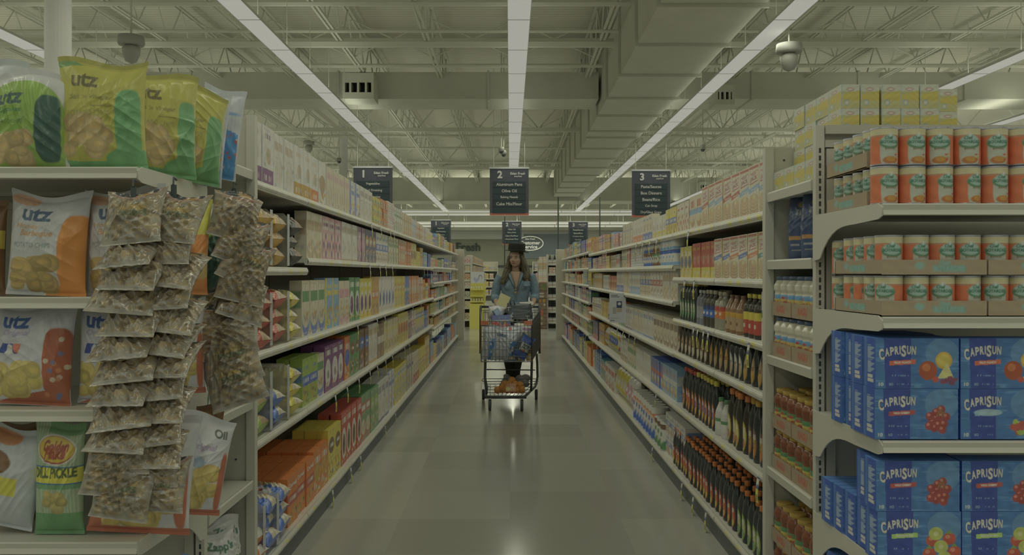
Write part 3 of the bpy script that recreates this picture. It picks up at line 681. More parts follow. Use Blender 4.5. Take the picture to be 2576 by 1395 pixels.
def boxp(name, base, accent, motif, w, d, h, seed=1, title=None, adj='', cat='food box', fine=False, noun='box', sidec=None):
    k = (name, base, accent, motif, round(w, 3), round(h, 3), seed, title)
    if k in _PC: return _PC[k]
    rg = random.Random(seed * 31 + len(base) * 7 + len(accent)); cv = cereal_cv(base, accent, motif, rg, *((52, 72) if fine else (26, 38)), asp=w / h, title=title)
    sc = Canvas(8, 20, d / h, C[sidec or base]); sc.rect(.15, .55, .85, .8, C[accent], .8)
    for q in range(5): sc.scrib(.15, .12 + .07 * q, .85, .15 + .07 * q, C['white'] if base not in ('white', 'cream') else C['grey'], rg, .5)
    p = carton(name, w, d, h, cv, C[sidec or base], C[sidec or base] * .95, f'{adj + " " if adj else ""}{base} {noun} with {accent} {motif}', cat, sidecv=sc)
    _PC[k] = p; return p
USED = {}
SIDEN = {-1: 'cereal', 1: 'syrup'}
def lot(s, shelf, z, Z, n, p, rows=1, tiers=1, gap=.004, back=.035, jit=.006, look=None, wz_=None, until=None, yaw=0):
    """n facings of product p starting at depth Z and going away; returns the depth reached"""
    look = look or p.look; key = (s, shelf, look); USED[key] = USED.get(key, 0) + 1
    rowname = ['the', 'another', 'one more', 'a later', 'yet another', 'a still later'][min(USED[key] - 1, 5)]
    if until is not None: n = max(1, int(round((until - Z) / (p.w + gap))))
    g = f'{look}, {rowname} block, {shelf} {SIDEN[s]} shelf'
    for i in range(n):
        zc = Z + (i + .5) * (p.w + gap)
        for r in range(rows):
            for t in range(tiers):
                x = s * (LIPX + back + r * (p.d + .004) + rnd.uniform(0, jit)); lab = f'{look}, {ordinal(i)} in {rowname} row, {shelf} {SIDEN[s]} shelf'
                if rows > 1: lab = lab.replace(' row,', ' row,') if r == 0 else f'{look}, {ordinal(i)} in {rowname} {["", "second", "third", "fourth", "fifth"][r]} rank, {shelf} {SIDEN[s]} shelf'
                if tiers > 1: lab = lab.replace(' shelf', ' ' + ['lower', 'upper', 'third', 'fourth'][t] + ' tier') if tiers < 3 else lab.replace(' shelf', ' ' + ordinal(t) + ' tier')
                if len(lab.split()) > 16: lab = lab.replace(' box with', ' box,').replace(' in the row', ' in row').replace(' bottle with', ' bottle,').replace(' label', '').replace(' and', '')
                p.put((x, zc + rnd.uniform(-.0015, .0015), z + .0015 + t * (p.h + .001)), (0, 0, -s * PI / 2 + yaw + rnd.uniform(-.02, .02)), lab, g)
    return Z + n * (p.w + gap)
def zc(s, c, X=1.085): return X * F / abs(c - CX)      # depth of a facing edge seen at pixel column c
def filler(s, shelf, z, Z0, Z1, hmax, seed, pale=.7, wr=(.11, .22), rows=1, name='food_box', cols=None, cyl=.0):
    rg = random.Random(seed); Z = Z0; last = None
    pal = cols or (['white', 'cream', 'white', 'cream', 'pink', 'sky blue', 'tan', 'yellow', 'orange', 'red', 'blue', 'green', 'gold', 'grey'] if pale > .5 else ['red', 'blue', 'yellow', 'green', 'orange', 'white', 'cream', 'purple', 'gold', 'navy', 'teal', 'sky blue'])
    mot = ['bowl', 'stripe', 'band', 'oval', 'foot', 'wheat', 'grid', 'sun']
    while Z < Z1 - .05:
        b, a = rg.choice(pal), rg.choice(['red', 'blue', 'orange', 'green', 'gold', 'purple', 'navy', 'brown', 'yellow', 'teal'])
        mo = rg.choice(mot)
        if (b == a) or (s, shelf, f'{b} box with {a} {mo}') in USED or b == last: continue
        last = b; w = rg.uniform(*wr); w = round(w, 2); hh = round(hmax * rg.uniform(.72, 1.0), 2); n = rg.randint(2, 4); n = min(n, max(1, int((Z1 - Z) / (w + .004))))
        if Z + w > Z1 + .02: break
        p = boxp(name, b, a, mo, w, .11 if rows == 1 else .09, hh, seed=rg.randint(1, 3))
        Z = lot(s, shelf, z, Z, n, p, rows=rows, back=.03 + rg.uniform(0, .02))

# ---- cereal side, top shelf
zz = zc(-1, 642)
T1 = 1.743
kashi = [('white', 'purple', 'foot', 1, .19, .27, 640, None), ('white', 'tan', 'wheat', 1, .19, .265, 662, None), ('white', 'gold', 'foot', 1, .19, .265, 684, None), ('white', 'orange', 'foot', 1, .19, .26, 706, 'GO'), ('white', 'tan', 'sun', 1, .19, .26, 735, None),
         ('cream', 'pink', 'wheat', 4, .19, .25, 755, None), ('white', 'blue', 'stripe', 2, .19, .25, 810, None), ('white', 'brown', 'wheat', 3, .19, .25, 845, None)]
Z = 3.66
for b, a, mo, n, w, h, c, t in kashi:
    p = boxp('cereal_box', b, a, mo, w, .065, h, seed=int(c) % 5 + 1, adj='tall', fine=c < 760)
    if mo == 'foot' and a == 'orange':
        pass
    Z = lot(-1, 'top', T1, Z, 2 if (n == 1 and c < 700) else n, p, back=.04)
Z = lot(-1, 'top', T1, Z, 3, boxp('snack_pack', 'yellow', 'green', 'band', .13, .1, .075, noun='snack pack'), tiers=3)
Z = lot(-1, 'top', T1, Z, 3, boxp('snack_pack', 'orange', 'brown', 'band', .14, .1, .08, noun='snack pack'), tiers=3)
Z = lot(-1, 'top', T1, Z, 3, boxp('snack_pack', 'white', 'red', 'grid', .14, .1, .085, noun='snack pack'), tiers=3)
for k, (b, a, n) in enumerate([('white', 'green', 4), ('cream', 'gold', 5), ('white', 'sky blue', 3), ('cream', 'orange', 4), ('white', 'pink', 4)]):
    Z = lot(-1, 'top', T1, Z, n, boxp('cereal_box', b, a, 'stripe', .16, .06, .24 - .01 * k, adj='slim'))
filler(-1, 'top', T1, Z, 17.6, .22, 11, pale=.8, name='cereal_box')
# ---- second shelf (bagged cereal bay, then boxes)
S2 = 1.437; Z = zc(-1, 770)
for b, a, mo, n, w, adj in [('cream', 'tan', 'bowl', 2, .19, ''), ('pink', 'purple', 'grid', 3, .185, ''), ('white', 'tan', 'wheat', 3, .19, ''), ('purple', 'pink', 'sun', 2, .18, ''), ('navy', 'gold', 'oval', 3, .17, ''), ('white', 'blue', 'band', 4, .17, ''), ('cream', 'green', 'stripe', 4, .18, ''), ('tan', 'orange', 'bowl', 3, .18, ''), ('orange', 'red', 'band', 3, .18, ''), ('yellow', 'brown', 'sun', 3, .18, '')]:
    Z = lot(-1, 'second', S2, Z, n, boxp('cereal_box', b, a, mo, w, .065, .255, adj=adj))
filler(-1, 'second', S2, Z, 12.0, .25, 12, pale=.6, name='cereal_box')
# ---- third shelf
S3 = 1.03; Z = zc(-1, 757)
for b, a, mo, n, w, h, adj in [('cream', 'green', 'blue bowl', 3, .19, .29, ''), ('sky blue', 'yellow', 'stripe', 2, .2, .3, 'tall'), ('cream', 'pink', 'bowl', 2, .19, .28, ''), ('green', 'purple', 'ring', 2, .19, .3, ''), ('yellow', 'purple', 'ring', 3, .18, .29, ''), ('gold', 'orange', 'band', 2, .18, .3, ''), ('white', 'blue', 'ring', 5, .19, .3, ''), ('yellow', 'gold', 'oval', 4, .2, .3, ''), ('blue', 'teal', 'band', 2, .2, .3, ''), ('orange', 'cream', 'sun', 5, .19, .3, ''), ('cream', 'red', 'stripe', 3, .18, .28, '')]:
    Z = lot(-1, 'third', S3, Z, n, boxp('cereal_box', b, a, mo, w, .065, h, adj=adj, fine=Z < 6.5))
filler(-1, 'third', S3, Z, 12.0, .28, 13, pale=.4, name='cereal_box')
# ---- fourth shelf
S4 = .66; Z = 4.58
for b, a, mo, n, w, h, rows in [('lime', 'blue', 'band', 2, .18, .25, 2), ('cream', 'green', 'blue bowl', 1, .18, .24, 1), ('purple', 'white', 'ring', 3, .2, .27, 2), ('orange', 'blue', 'sun', 1, .2, .28, 2), ('green', 'brown', 'oval', 2, .2, .28, 2), ('brown', 'blue', 'oval', 2, .19, .29, 2), ('white', 'gold', 'wheat', 2, .22, .3, 2), ('brown', 'cream', 'band', 2, .18, .28, 1), ('cream', 'yellow', 'stripe', 5, .19, .28, 1), ('yellow', 'red', 'sun', 4, .19, .3, 1), ('purple', 'cream', 'stripe', 2, .19, .28, 1), ('white', 'orange', 'band', 2, .19, .28, 1), ('yellow', 'blue', 'bowl', 5, .19, .28, 1)]:
    Z = lot(-1, 'fourth', S4, Z, n, boxp('cereal_box', b, a, mo, w, .065, h, fine=Z < 6.5), rows=rows)
filler(-1, 'fourth', S4, Z, 12.0, .28, 14, pale=.4, name='cereal_box')
# ---- bottom shelf
S5 = BASE_Z; Z = 4.28
Z = lot(-1, 'bottom', S5, Z, 3, boxp('cereal_box', 'orange', 'red', 'band', .19, .085, .235, title='Cereal', fine=True), rows=4)
Z = lot(-1, 'bottom', S5, Z, 2, boxp('cereal_box', 'orange', 'gold', 'sun', .19, .085, .25, fine=True), rows=4)
for b, a, mo, n, w, h, rows in [('yellow', 'brown', 'oval', 2, .19, .3, 3), ('red', 'brown', 'ring', 4, .19, .335, 2), ('green', 'red', 'bowl', 2, .2, .34, 3), ('green', 'lime', 'oval', 2, .2, .33, 3), ('white', 'navy', 'wheat', 3, .2, .33, 2), ('white', 'blue', 'stripe', 2, .2, .35, 2), ('yellow', 'sky blue', 'grid', 5, .19, .33, 2), ('cream', 'navy', 'stripe', 3, .2, .36, 2), ('cream', 'red', 'foot', 3, .2, .34, 2), ('yellow', 'gold', 'band', 4, .19, .33, 2)]:
    Z = lot(-1, 'bottom', S5, Z, n, boxp('cereal_box', b, a, mo, w, .07, h, fine=Z < 6), rows=rows)
hc = boxp('cereal_box', 'gold', 'yellow', 'grid', .2, .09, .42, adj='big'); 
Z = lot(-1, 'bottom', S5, Z, 3, hc)
filler(-1, 'bottom', S5, Z, 12.0, .33, 15, pale=.5, name='cereal_box')
for k, (z, nm) in enumerate(zip([BASE_Z] + LSH_C[:-1], ['bottom', 'lowest raised', 'second lowest', 'middle', 'eye height', 'under-top'])):
    filler(-1, nm, z, 12.1, 17.6, .16 if k else .3, 20 + k, pale=.5, wr=(.14, .26), name='snack_box')
print('LEFT OK', len(D.objects))

# ---------------------------------------------------------------- bottles, jars and cans
def label_cv(n, H, body): return Canvas(n, H, 1.0, body)
def bottle(name, prof, sx, sy, capr, caph, capz, body, cap, look, cat, paint=None, n=40, H=44, capcol2=None, hgt=None):
    cv = Canvas(n, H, 1, body)
    if paint: paint(cv)
    mb = MB(); ringcanvas(mb, prof, cv, sx, sy)
    mb.raw([(prof[0][0] * sx * math.cos(2 * PI * i / 12), prof[0][0] * sy * math.sin(2 * PI * i / 12), prof[0][1]) for i in range(12)], [tuple(range(12))[::-1]], body)
    o = mb.obj(name, M_GLASS, smooth=True); o.location = (0, -50, 0)
    mb = MB(); nn = 20; pr = [(capr * .96, capz - .002), (capr, capz + .002), (capr, capz + caph * .85), (capr * .9, capz + caph), (.0005, capz + caph)]
    mb.lathe(pr, nn, cap); c = mb.obj('bottle_cap' if 'jar' not in name else 'jar_lid', mat('cap_plastic', attr=True, rough=.4), o, smooth=True)
    w = max(p[0] for p in prof) * 2
    return Proto(o, w * sx, w * sy, capz + caph, look, cat)
BROWN = px(34, 32, 24); DARKG = px(28, 32, 28)
def lab_drop(c1, c2):
    def f(cv):
        cv.ell(.5, .36, .13, .3, c1); cv.ell(.5, .24, .12, .16, c2, .9); cv.rect(.42, .38, .58, .44, C['brown'], .7); cv.scrib(.42, .3, .58, .33, C['brown'], random.Random(1)); cv.scrib(.43, .2, .57, .23, C['red'], random.Random(2))
    return f
def lab_wrap(v0, v1, c1, c2, c3=None, word=None):
    def f(cv):
        cv.rect(0, v0, 1, v1, c1); cv.rect(0, v0 + (v1 - v0) * .7, 1, v1, c2); 
        if c3 is not None: cv.scrib(.4, v0 + (v1 - v0) * .25, .6, v0 + (v1 - v0) * .45, c3, random.Random(3), 1, .8)
        if word: cv.text(word, .5, v0 + (v1 - v0) * .45, .2, c3 if c3 is not None else C['white'], h=(v1 - v0) * .3, bold=4)
    return f
def lab_leaf(c1, c2, c3):
    def f(cv):
        cv.ell(.5, .33, .14, .27, c1); cv.ell(.5, .3, .1, .2, c2, .9); cv.ell(.5, .2, .1, .1, c3, .8); cv.rect(.41, .42, .59, .5, C['white'], .6); cv.scrib(.43, .32, .57, .37, c1, random.Random(4), 1, .8); cv.scrib(.43, .25, .57, .28, C['brown'], random.Random(5), 1, .8)
    return f
PR_TALL = [(.03, 0), (.034, .006), (.034, .12), (.032, .15), (.027, .175), (.0155, .2), (.0125, .215)]
PR_PEAR = [(.032, 0), (.037, .008), (.04, .05), (.036, .09), (.025, .135), (.0165, .165), (.0135, .19)]
PR_JUG = [(.036, 0), (.04, .008), (.04, .1), (.036, .125), (.02, .16), (.0155, .175)]
PR_SQ = [(.033, 0), (.037, .006), (.037, .125), (.03, .15), (.014, .165), (.0125, .18)]
# near base shelf: dark bottles with orange caps
ob = bottle('syrup_bottle', [(r * 1.0, z * 1.0) for r, z in PR_TALL], 1.0, .78, .0145, .022, .215, DARKG, C['orange'], 'dark syrup bottle with orange cap', 'bottle', lab_leaf(C['red'], C['orange'], C['yellow']))
ob2 = bottle('syrup_bottle', PR_TALL, 1.0, .78, .0145, .022, .215, DARKG, C['orange'], 'dark syrup bottle, pale green label, orange cap', 'bottle', lab_leaf(C['lime'], C['cream'], C['green']))
Z = lot(1, 'bottom', BASE_Z, 3.66, 6, ob2, rows=4, gap=.02, back=.045, jit=.01)
Z = lot(1, 'bottom', BASE_Z, Z + .02, 6, ob, rows=4, gap=.018, back=.045, jit=.01, look='dark syrup bottle with orange cap, flame label')
Z = lot(1, 'bottom', BASE_Z, Z + .02, 13, ob, rows=4, gap=.012, back=.04, jit=.01)
# fifth shelf
yb = bottle('syrup_bottle', [(r * 1.02, z * 1.15) for r, z in PR_TALL], 1.0, .8, .0165, .028, .247, DARKG, C['gold'], 'tall dark bottle with gold cap', 'bottle', lab_leaf(C['brown'], C['gold'], C['orange']))
oc = bottle('syrup_bottle', [(r, z * 1.12) for r, z in PR_TALL], 1.0, .8, .0165, .028, .24, BROWN, C['orange'], 'tall dark bottle with orange cap', 'bottle', lab_leaf(C['yellow'], C['cream'], C['red']))
yc = bottle('syrup_bottle', [(r, z * 1.1) for r, z in PR_TALL], .95, .8, .015, .025, .236, DARKG, C['yellow'], 'slim dark bottle with yellow cap', 'bottle', lab_leaf(C['orange'], C['blue'], C['yellow']))
rc = bottle('syrup_bottle', [(r, z * 1.08) for r, z in PR_TALL], .95, .8, .015, .022, .232, DARKG, C['red'], 'slim dark bottle with red cap', 'bottle', lab_leaf(C['orange'], C['red'], C['gold']))
wj = bottle('syrup_bottle', [(r, z) for r, z in PR_JUG], 1.0, .85, .016, .02, .173, px(120, 118, 104), C['green'], 'white plastic jug with green cap', 'bottle', lab_wrap(.2, .5, C['white'], C['green']))
Z = lot(1, 'fifth', .525, 3.66, 4, yb, rows=2, gap=.02, back=.05, jit=.012)
Z = lot(1, 'fifth', .525, Z + .01, 4, oc, rows=2, gap=.022, back=.05, jit=.012)
Z = lot(1, 'fifth', .525, Z + .01, 2, wj, rows=2, gap=.025, back=.05)
Z = lot(1, 'fifth', .525, Z + .02, 6, yc, rows=2, gap=.02, back=.05)
Z = lot(1, 'fifth', .525, Z + .02, 4, rc, rows=2, gap=.02, back=.05)
zmid = Z
# fourth shelf: pear shaped bottles
pa = bottle('syrup_bottle', [(r * 1.05, z * .95) for r, z in PR_PEAR], 1.0, .75, .015, .025, .178, BROWN, C['red'], 'curved dark bottle with red cap and tan drop label', 'bottle', lab_drop(C['tan'], C['cream']))
pb = bottle('syrup_bottle', [(r * 1.05, z) for r, z in PR_PEAR], 1.0, .75, .016, .027, .187, BROWN, C['gold'], 'curved dark bottle with gold cap and gold label', 'bottle', lab_drop(C['gold'], C['tan']))
pc = bottle('syrup_bottle', [(r, z) for r, z in PR_SQ], .9, .8, .014, .02, .178, DARKG, C['blue'], 'dark bottle with blue cap and white label', 'bottle', lab_drop(C['white'], C['tan']))
pd = bottle('syrup_bottle', [(r * 1.05, z) for r, z in PR_PEAR], 1.0, .8, .014, .022, .187, DARKG, C['brown'], 'dark bottle with brown cap and tan leaf', 'bottle', lab_drop(C['tan'], C['gold']))
Z = lot(1, 'fourth', .86, 3.72, 3, pd, gap=.03, back=.05); Z = lot(1, 'fourth', .86, Z, 3, pc, gap=.02, back=.05)
Z = lot(1, 'fourth', .86, Z + .01, 4, pb, gap=.022, back=.05, rows=1); Z = lot(1, 'fourth', .86, Z + .02, 9, pa, gap=.024, back=.05, until=5.6)
# third shelf: mixed syrups
wb = boxp('pancake_mix_box', 'white', 'green', 'pancakes', .13, .06, .21, adj='slim', fine=True)
Z = lot(1, 'third', 1.07, 3.66, 1, wb)
log = bottle('syrup_bottle', PR_SQ, 1.0, .9, .015, .018, .178, BROWN, C['yellow'], 'dark bottle with yellow cap and red wrap label', 'bottle', lab_wrap(.12, .62, C['red'], C['yellow'], C['cream']))
Z = lot(1, 'third', 1.07, Z + .01, 3, log, gap=.012, back=.05, rows=2)
mo_ = bottle('syrup_bottle', [(r * 1.05, z * .95) for r, z in PR_JUG], 1.0, .9, .014, .02, .163, px(84, 62, 40), C['brown'], 'brown bottle with tan wrap label', 'bottle', lab_wrap(.12, .6, C['tan'], C['gold'], C['brown']))
Z = lot(1, 'third', 1.07, Z + .02, 3, mo_, gap=.02, back=.05)
kc = bottle('corn_syrup_bottle', [(r * 1.1, z * .98) for r, z in PR_SQ], 1.0, .9, .017, .02, .174, px(92, 90, 72), px(100, 96, 74), 'clear corn syrup bottle with orange label', 'bottle', lab_wrap(.35, .66, C['orange'], C['red'], C['white'], 'Karo'))
Z = lot(1, 'third', 1.07, Z + .03, 2, kc, gap=.015, back=.05)
kd = bottle('corn_syrup_bottle', PR_SQ, .95, .9, .015, .02, .178, px(44, 42, 32), px(104, 100, 80), 'dark corn syrup bottle with blue label', 'bottle', lab_wrap(.3, .62, C['blue'], C['navy'], C['white'], 'Karo'))
Z = lot(1, 'third', 1.07, Z + .02, 3, kd, gap=.012, back=.05, rows=2)
gs = bottle('syrup_bottle', PR_SQ, 1.0, .75, .013, .015, .178, px(72, 74, 70), C['white'], 'grey square bottle with white cap', 'bottle', lab_wrap(.2, .55, px(96, 96, 90), C['grey']))
Z = lot(1, 'third', 1.07, Z + .02, 2, gs, gap=.02, back=.05)
g2 = bottle('syrup_bottle', [(r * .9, z) for r, z in PR_TALL], 1.0, .8, .0145, .03, .214, DARKG, C['yellow'], 'tall dark bottle with yellow cap', 'bottle', lab_leaf(C['green'], C['cream'], C['green']))
Z = lot(1, 'third', 1.07, Z + .03, 8, g2, gap=.018, back=.05, rows=2, until=5.58)
# top and second shelves: pancake mixes
def jack_cv(acc, flav, seed):
    rg = random.Random(seed); cv = Canvas(84, 116, .16 / .225, px(130, 124, 100)); cv.rect(.06, .93, .94, .97, C['red'])
    cv.poly([(.1, .62), (.9, .66), (.86, .76), (.9, .88), (.1, .84), (.14, .74)], C['red']); cv.poly([(.13, .645), (.87, .68), (.83, .76), (.87, .865), (.13, .825), (.17, .74)], px(132, 126, 112))
    cv.text('JACK', .5, .725, .66, px(104, 56, 44), h=.105, bold=5, rot=.05); cv.text('HUNGRY', .5, .815, .5, px(104, 60, 48), h=.045, bold=4, rot=.05)
    cv.poly([(0, .44), (1, .52), (1, .62), (0, .54)], C[acc]); cv.text(flav, .55, .52, .6, C['white'], h=.035, bold=2, rot=.06)
    for k in range(4): cv.ell(.5, .1 + .07 * k, .44, .1, C['tan'] * (.8 + .1 * k)); cv.ell(.5, .125 + .07 * k, .42, .09, px(124, 104, 70))
    cv.ell(.52, .37, .14, .045, px(132, 124, 84)); cv.c = cv.c * .8 + .2 * px(126, 121, 102); cv.mottle(.05, 5, rg); return cv
def jack(name, acc, flav, seed, look, h=.225):
    cv = jack_cv(acc, flav, seed); sc = Canvas(8, 20, .3, px(124, 112, 62)); sc.rect(.1, .6, .9, .85, C['red'], .5)
    return carton(name, .16, .055, h, cv, px(124, 112, 62), px(130, 124, 100), look, 'pancake mix', sidecv=sc)
j1 = jack('pancake_mix_box', 'sky blue', 'Original', 1, 'pancake mix box with pale blue band')
j2 = jack('pancake_mix_box', 'red', 'Buttermilk', 2, 'pancake mix box with red band')
j3 = jack('pancake_mix_box', 'blue', 'Extra Light', 3, 'pancake mix box with deep blue band', .205)
j4 = jack('pancake_mix_box', 'orange', 'Buttermilk', 4, 'pancake mix box with orange band', .205)
j5 = jack('pancake_mix_box', 'teal', 'Blueberry', 5, 'pancake mix box with teal band', .205)
T = 1.614; Z = 3.66
for p, n in ((j1, 3), (j2, 2), (j1, 2), (j2, 1)): Z = lot(1, 'top', T, Z, n, p, back=.035)
Z = lot(1, 'top', T, Z, 2, boxp('pancake_mix_box', 'cream', 'sky blue', 'pancakes', .17, .055, .2, fine=True))
Z = lot(1, 'top', T, Z, 3, boxp('pancake_mix_box', 'cream', 'red', 'grid', .13, .055, .185))
Z = lot(1, 'top', T, Z, 3, boxp('pancake_mix_box', 'yellow', 'blue', 'band', .13, .055, .18)); Z = lot(1, 'top', T, Z, 4, boxp('food_box', 'white', 'yellow', 'foot', .14, .06, .16)); Z = lot(1, 'top', T, Z, 3, boxp('food_box', 'cream', 'blue', 'foot', .15, .06, .2))
Z = lot(1, 'top', T, Z, 4, boxp('food_box', 'white', 'orange', 'foot', .15, .06, .2)); Z = lot(1, 'top', T, Z, 4, boxp('food_box', 'cream', 'grey', 'stripe', .16, .06, .2))
filler(1, 'top', T, Z, 11.6, .2, 31, pale=.9, cols=['white', 'cream', 'tan', 'pink', 'white', 'cream', 'gold', 'sky blue'], name='baking_mix_box')
Z = 3.66; S2 = 1.332
for p, n in ((j5, 1), (j4, 1), (j3, 1), (j4, 1), (j3, 2)): Z = lot(1, 'second', S2, Z, n, p, back=.03)
Z = lot(1, 'second', S2, Z, 5, boxp('pancake_mix_box', 'red', 'yellow', 'foot', .115, .055, .2, fine=True)); Z = lot(1, 'second', S2, Z, 1, boxp('pancake_mix_box', 'yellow', 'navy', 'sun', .115, .055, .19), until=5.6)
# canisters
def can(name, r, h, cv, look, cat, lid=None, rim=True, m=None, lidr=1.0):
    mb = MB(); ringcanvas(mb, [(r, .002), (r, h - .002)], cv)
    o = mb.obj(name, m or M_LABEL, smooth=True); o.location = (0, -50, 0)
    lc = lid if lid is not None else px(112, 112, 106)
    mb = MB(); mb.lathe([(r * .96, 0), (r * 1.015, .0015), (r * 1.015, .004), (r * .985, .006)], 28, px(100, 100, 96)); mb.obj('bottom_rim', mat('tin', attr=True, rough=.3, metal=.7), o, smooth=False)
    mb = MB(); hh = .006 if lid is None else .012
    mb.lathe([(r * .985 * lidr, h - hh), (r * 1.02 * lidr, h - hh * .8), (r * 1.02 * lidr, h), (r * .93, h), (r * .92, h - .003), (.001, h - .003)], 28, lc); mb.obj('can_lid', mat('tin', attr=True, rough=.3, metal=.7) if lid is None else mat('cap_plastic', attr=True, rough=.4), o)
    return Proto(o, r * 2, r * 2, h, look, cat)
def wrap_cv(b, v, n=36, H=20):
    cv = Canvas(n, H, 1, C[b]); rg = random.Random(len(v))
    for (v0, v1, c) in v: cv.rect(0, v0, 1, v1, C[c])
    cv.ell(.5, .5, .16, .3, C['white'], .8); cv.scrib(.4, .5, .6, .64, C[v[0][2]], rg, 1, .8); cv.blobs(.42, .2, .58, .4, [C['brown'], C['tan']], 5, .03, rg); return cv
Z = 5.7
cb = can('cocoa_canister', .05, .1, wrap_cv('white', [(0, .2, 'sky blue'), (.85, 1, 'blue')]), 'white cocoa canister with blue bands', 'canister', C['blue'])
Z = lot(1, 'second', 1.41, Z, 5, cb, tiers=2, back=.06, gap=.01)
cb = can('cocoa_canister', .045, .1, wrap_cv('green', [(0, .3, 'brown')]), 'green cocoa canister with brown foot', 'canister', C['brown']); Z = lot(1, 'second', 1.41, Z, 4, cb, tiers=2, back=.06, gap=.01)
cb = can('cocoa_canister', .045, .1, wrap_cv('brown', [(0, .3, 'blue')]), 'brown cocoa canister with blue foot', 'canister', C['brown']); Z = lot(1, 'second', 1.41, Z, 4, cb, tiers=2, back=.06, gap=.01)
Z = lot(1, 'second', 1.41, Z, 6, boxp('food_pack', 'white', 'blue', 'grid', .14, .08, .1, noun='pack'), tiers=2)
Z = lot(1, 'second', 1.41, Z, 2, boxp('food_box', 'red', 'white', 'stripe', .14, .08, .2)); 
filler(1, 'second', 1.41, Z, 11.6, .19, 32, pale=.7, name='baking_mix_box')
# third shelf beyond: tall oatmeal boxes
Z = 5.7
for b, a, mo, n in [('white', 'tan', 'bowl', 4), ('white', 'red', 'band', 4), ('cream', 'blue', 'band', 4), ('white', 'sky blue', 'foot', 5), ('cream', 'gold', 'wheat', 3), ('white', 'blue', 'foot', 4)]:
    Z = lot(1, 'third', 1.18, Z, n, boxp('oatmeal_box', b, a, mo, .13, .065, .205, noun='oatmeal box'), rows=1)
filler(1, 'third', 1.18, Z, 11.6, .19, 33, pale=.8, name='baking_mix_box')
Z = 5.7
for b, a, mo, n in [('cream', 'brown', 'bowl', 7), ('white', 'blue', 'wheat', 4), ('cream', 'sky blue', 'wheat', 5), ('white', 'purple', 'wheat', 3), ('white', 'green', 'foot', 4)]:
    Z = lot(1, 'fourth', .855, Z, n, boxp('oatmeal_box', b, a, mo, .13, .075, .2, noun='oatmeal box'), rows=3)
filler(1, 'fourth', .855, Z, 11.6, .22, 34, pale=.8, name='baking_mix_box')
Z = max(5.7, zmid)
for b, a, mo, n, h in [('sky blue', 'white', 'pancakes', 4, .2), ('blue', 'red', 'pancakes', 4, .2), ('white', 'cream', 'wheat', 6, .2), ('cream', 'green', 'bowl', 4, .2), ('white', 'tan', 'foot', 4, .2)]:
    Z = lot(1, 'fifth', .525, Z, n, boxp('oatmeal_box', b, a, mo, .13, .075, h, noun='oatmeal box'), rows=3)
def flour(name, b, a, look, seed, w=.15, h=.22, t=.09):
    rg = random.Random(seed); cv = Canvas(30, 40, w / h, C[b]); cv.rect(0, .9, 1, 1, C['white']); cv.ell(.5, .55, .38, .2, C[a]); cv.scrib(.25, .5, .75, .6, C['white'], rg, 1, .8); cv.rect(0, .1, 1, .2, C[a], .7)
    return bag(name, w, t, h, cv, C[b], look, 'bag', seed)
fr = flour('flour_bag', 'red', 'white', 'red paper bag with white oval', 3); fy = flour('flour_bag', 'yellow', 'blue', 'yellow flour bag with blue oval', 4); fw = flour('flour_bag', 'white', 'gold', 'white flour bag with gold oval', 5)
Z = lot(1, 'fifth', .525, Z, 2, fr, back=.09); Z = lot(1, 'fifth', .525, Z + .05, 5, fy, back=.09); Z = lot(1, 'fifth', .525, Z, 3, fw, back=.09)
filler(1, 'fifth', .525, Z, 11.6, .24, 35, pale=.5, wr=(.14, .24), name='baking_mix_box')
# bottom shelf beyond the bottles
Z = 5.42
Z = lot(1, 'bottom', BASE_Z, Z, 4, boxp('oatmeal_box', 'white', 'blue', 'band', .17, .12, .14, noun='oatmeal carton'), rows=3, tiers=2)
oc1 = can('oat_canister', .066, .19, wrap_cv('white', [(0, .3, 'green'), (.8, 1, 'brown')]), 'oat canister with green foot and white lid', 'canister', C['white'])
oc2 = can('oat_canister', .066, .235, wrap_cv('white', [(0, .34, 'blue'), (.6, .8, 'orange')]), 'oat canister with blue foot and white lid', 'canister', C['white'])
Z = lot(1, 'bottom', BASE_Z, Z + .02, 3, oc1, rows=3, back=.08); Z = lot(1, 'bottom', BASE_Z, Z, 8, oc2, rows=3, back=.08)
fy2 = flour('sugar_bag', 'yellow', 'cream', 'big yellow sugar bag', 6, .2, .3, .13); fw2 = flour('sugar_bag', 'white', 'pink', 'big white sugar bag with pink oval', 7, .2, .3, .13)
Z = lot(1, 'bottom', BASE_Z, Z + .04, 3, fw2, back=.1); Z = lot(1, 'bottom', BASE_Z, Z, 4, fy2, back=.1)
filler(1, 'bottom', BASE_Z, Z, 11.6, .26, 36, pale=.3, wr=(.16, .28), name='baking_mix_box')
for k, (z, nm) in enumerate(zip([BASE_Z] + RSH_D, ['bottom', 'lowest raised', 'second lowest', 'middle', 'eye height', 'under-top', 'far top'])):
    filler(1, nm, z, 11.75, 17.6, (.3, .16, .19, .19, .19, .18, .24)[k], 50 + k, pale=.5 if k != 0 else .2, wr=(.14, .26), cols=['red', 'blue', 'yellow', 'orange', 'navy'] if k == 0 else None, name='soup_mix_box')
print('RIGHT OK', len(D.objects))
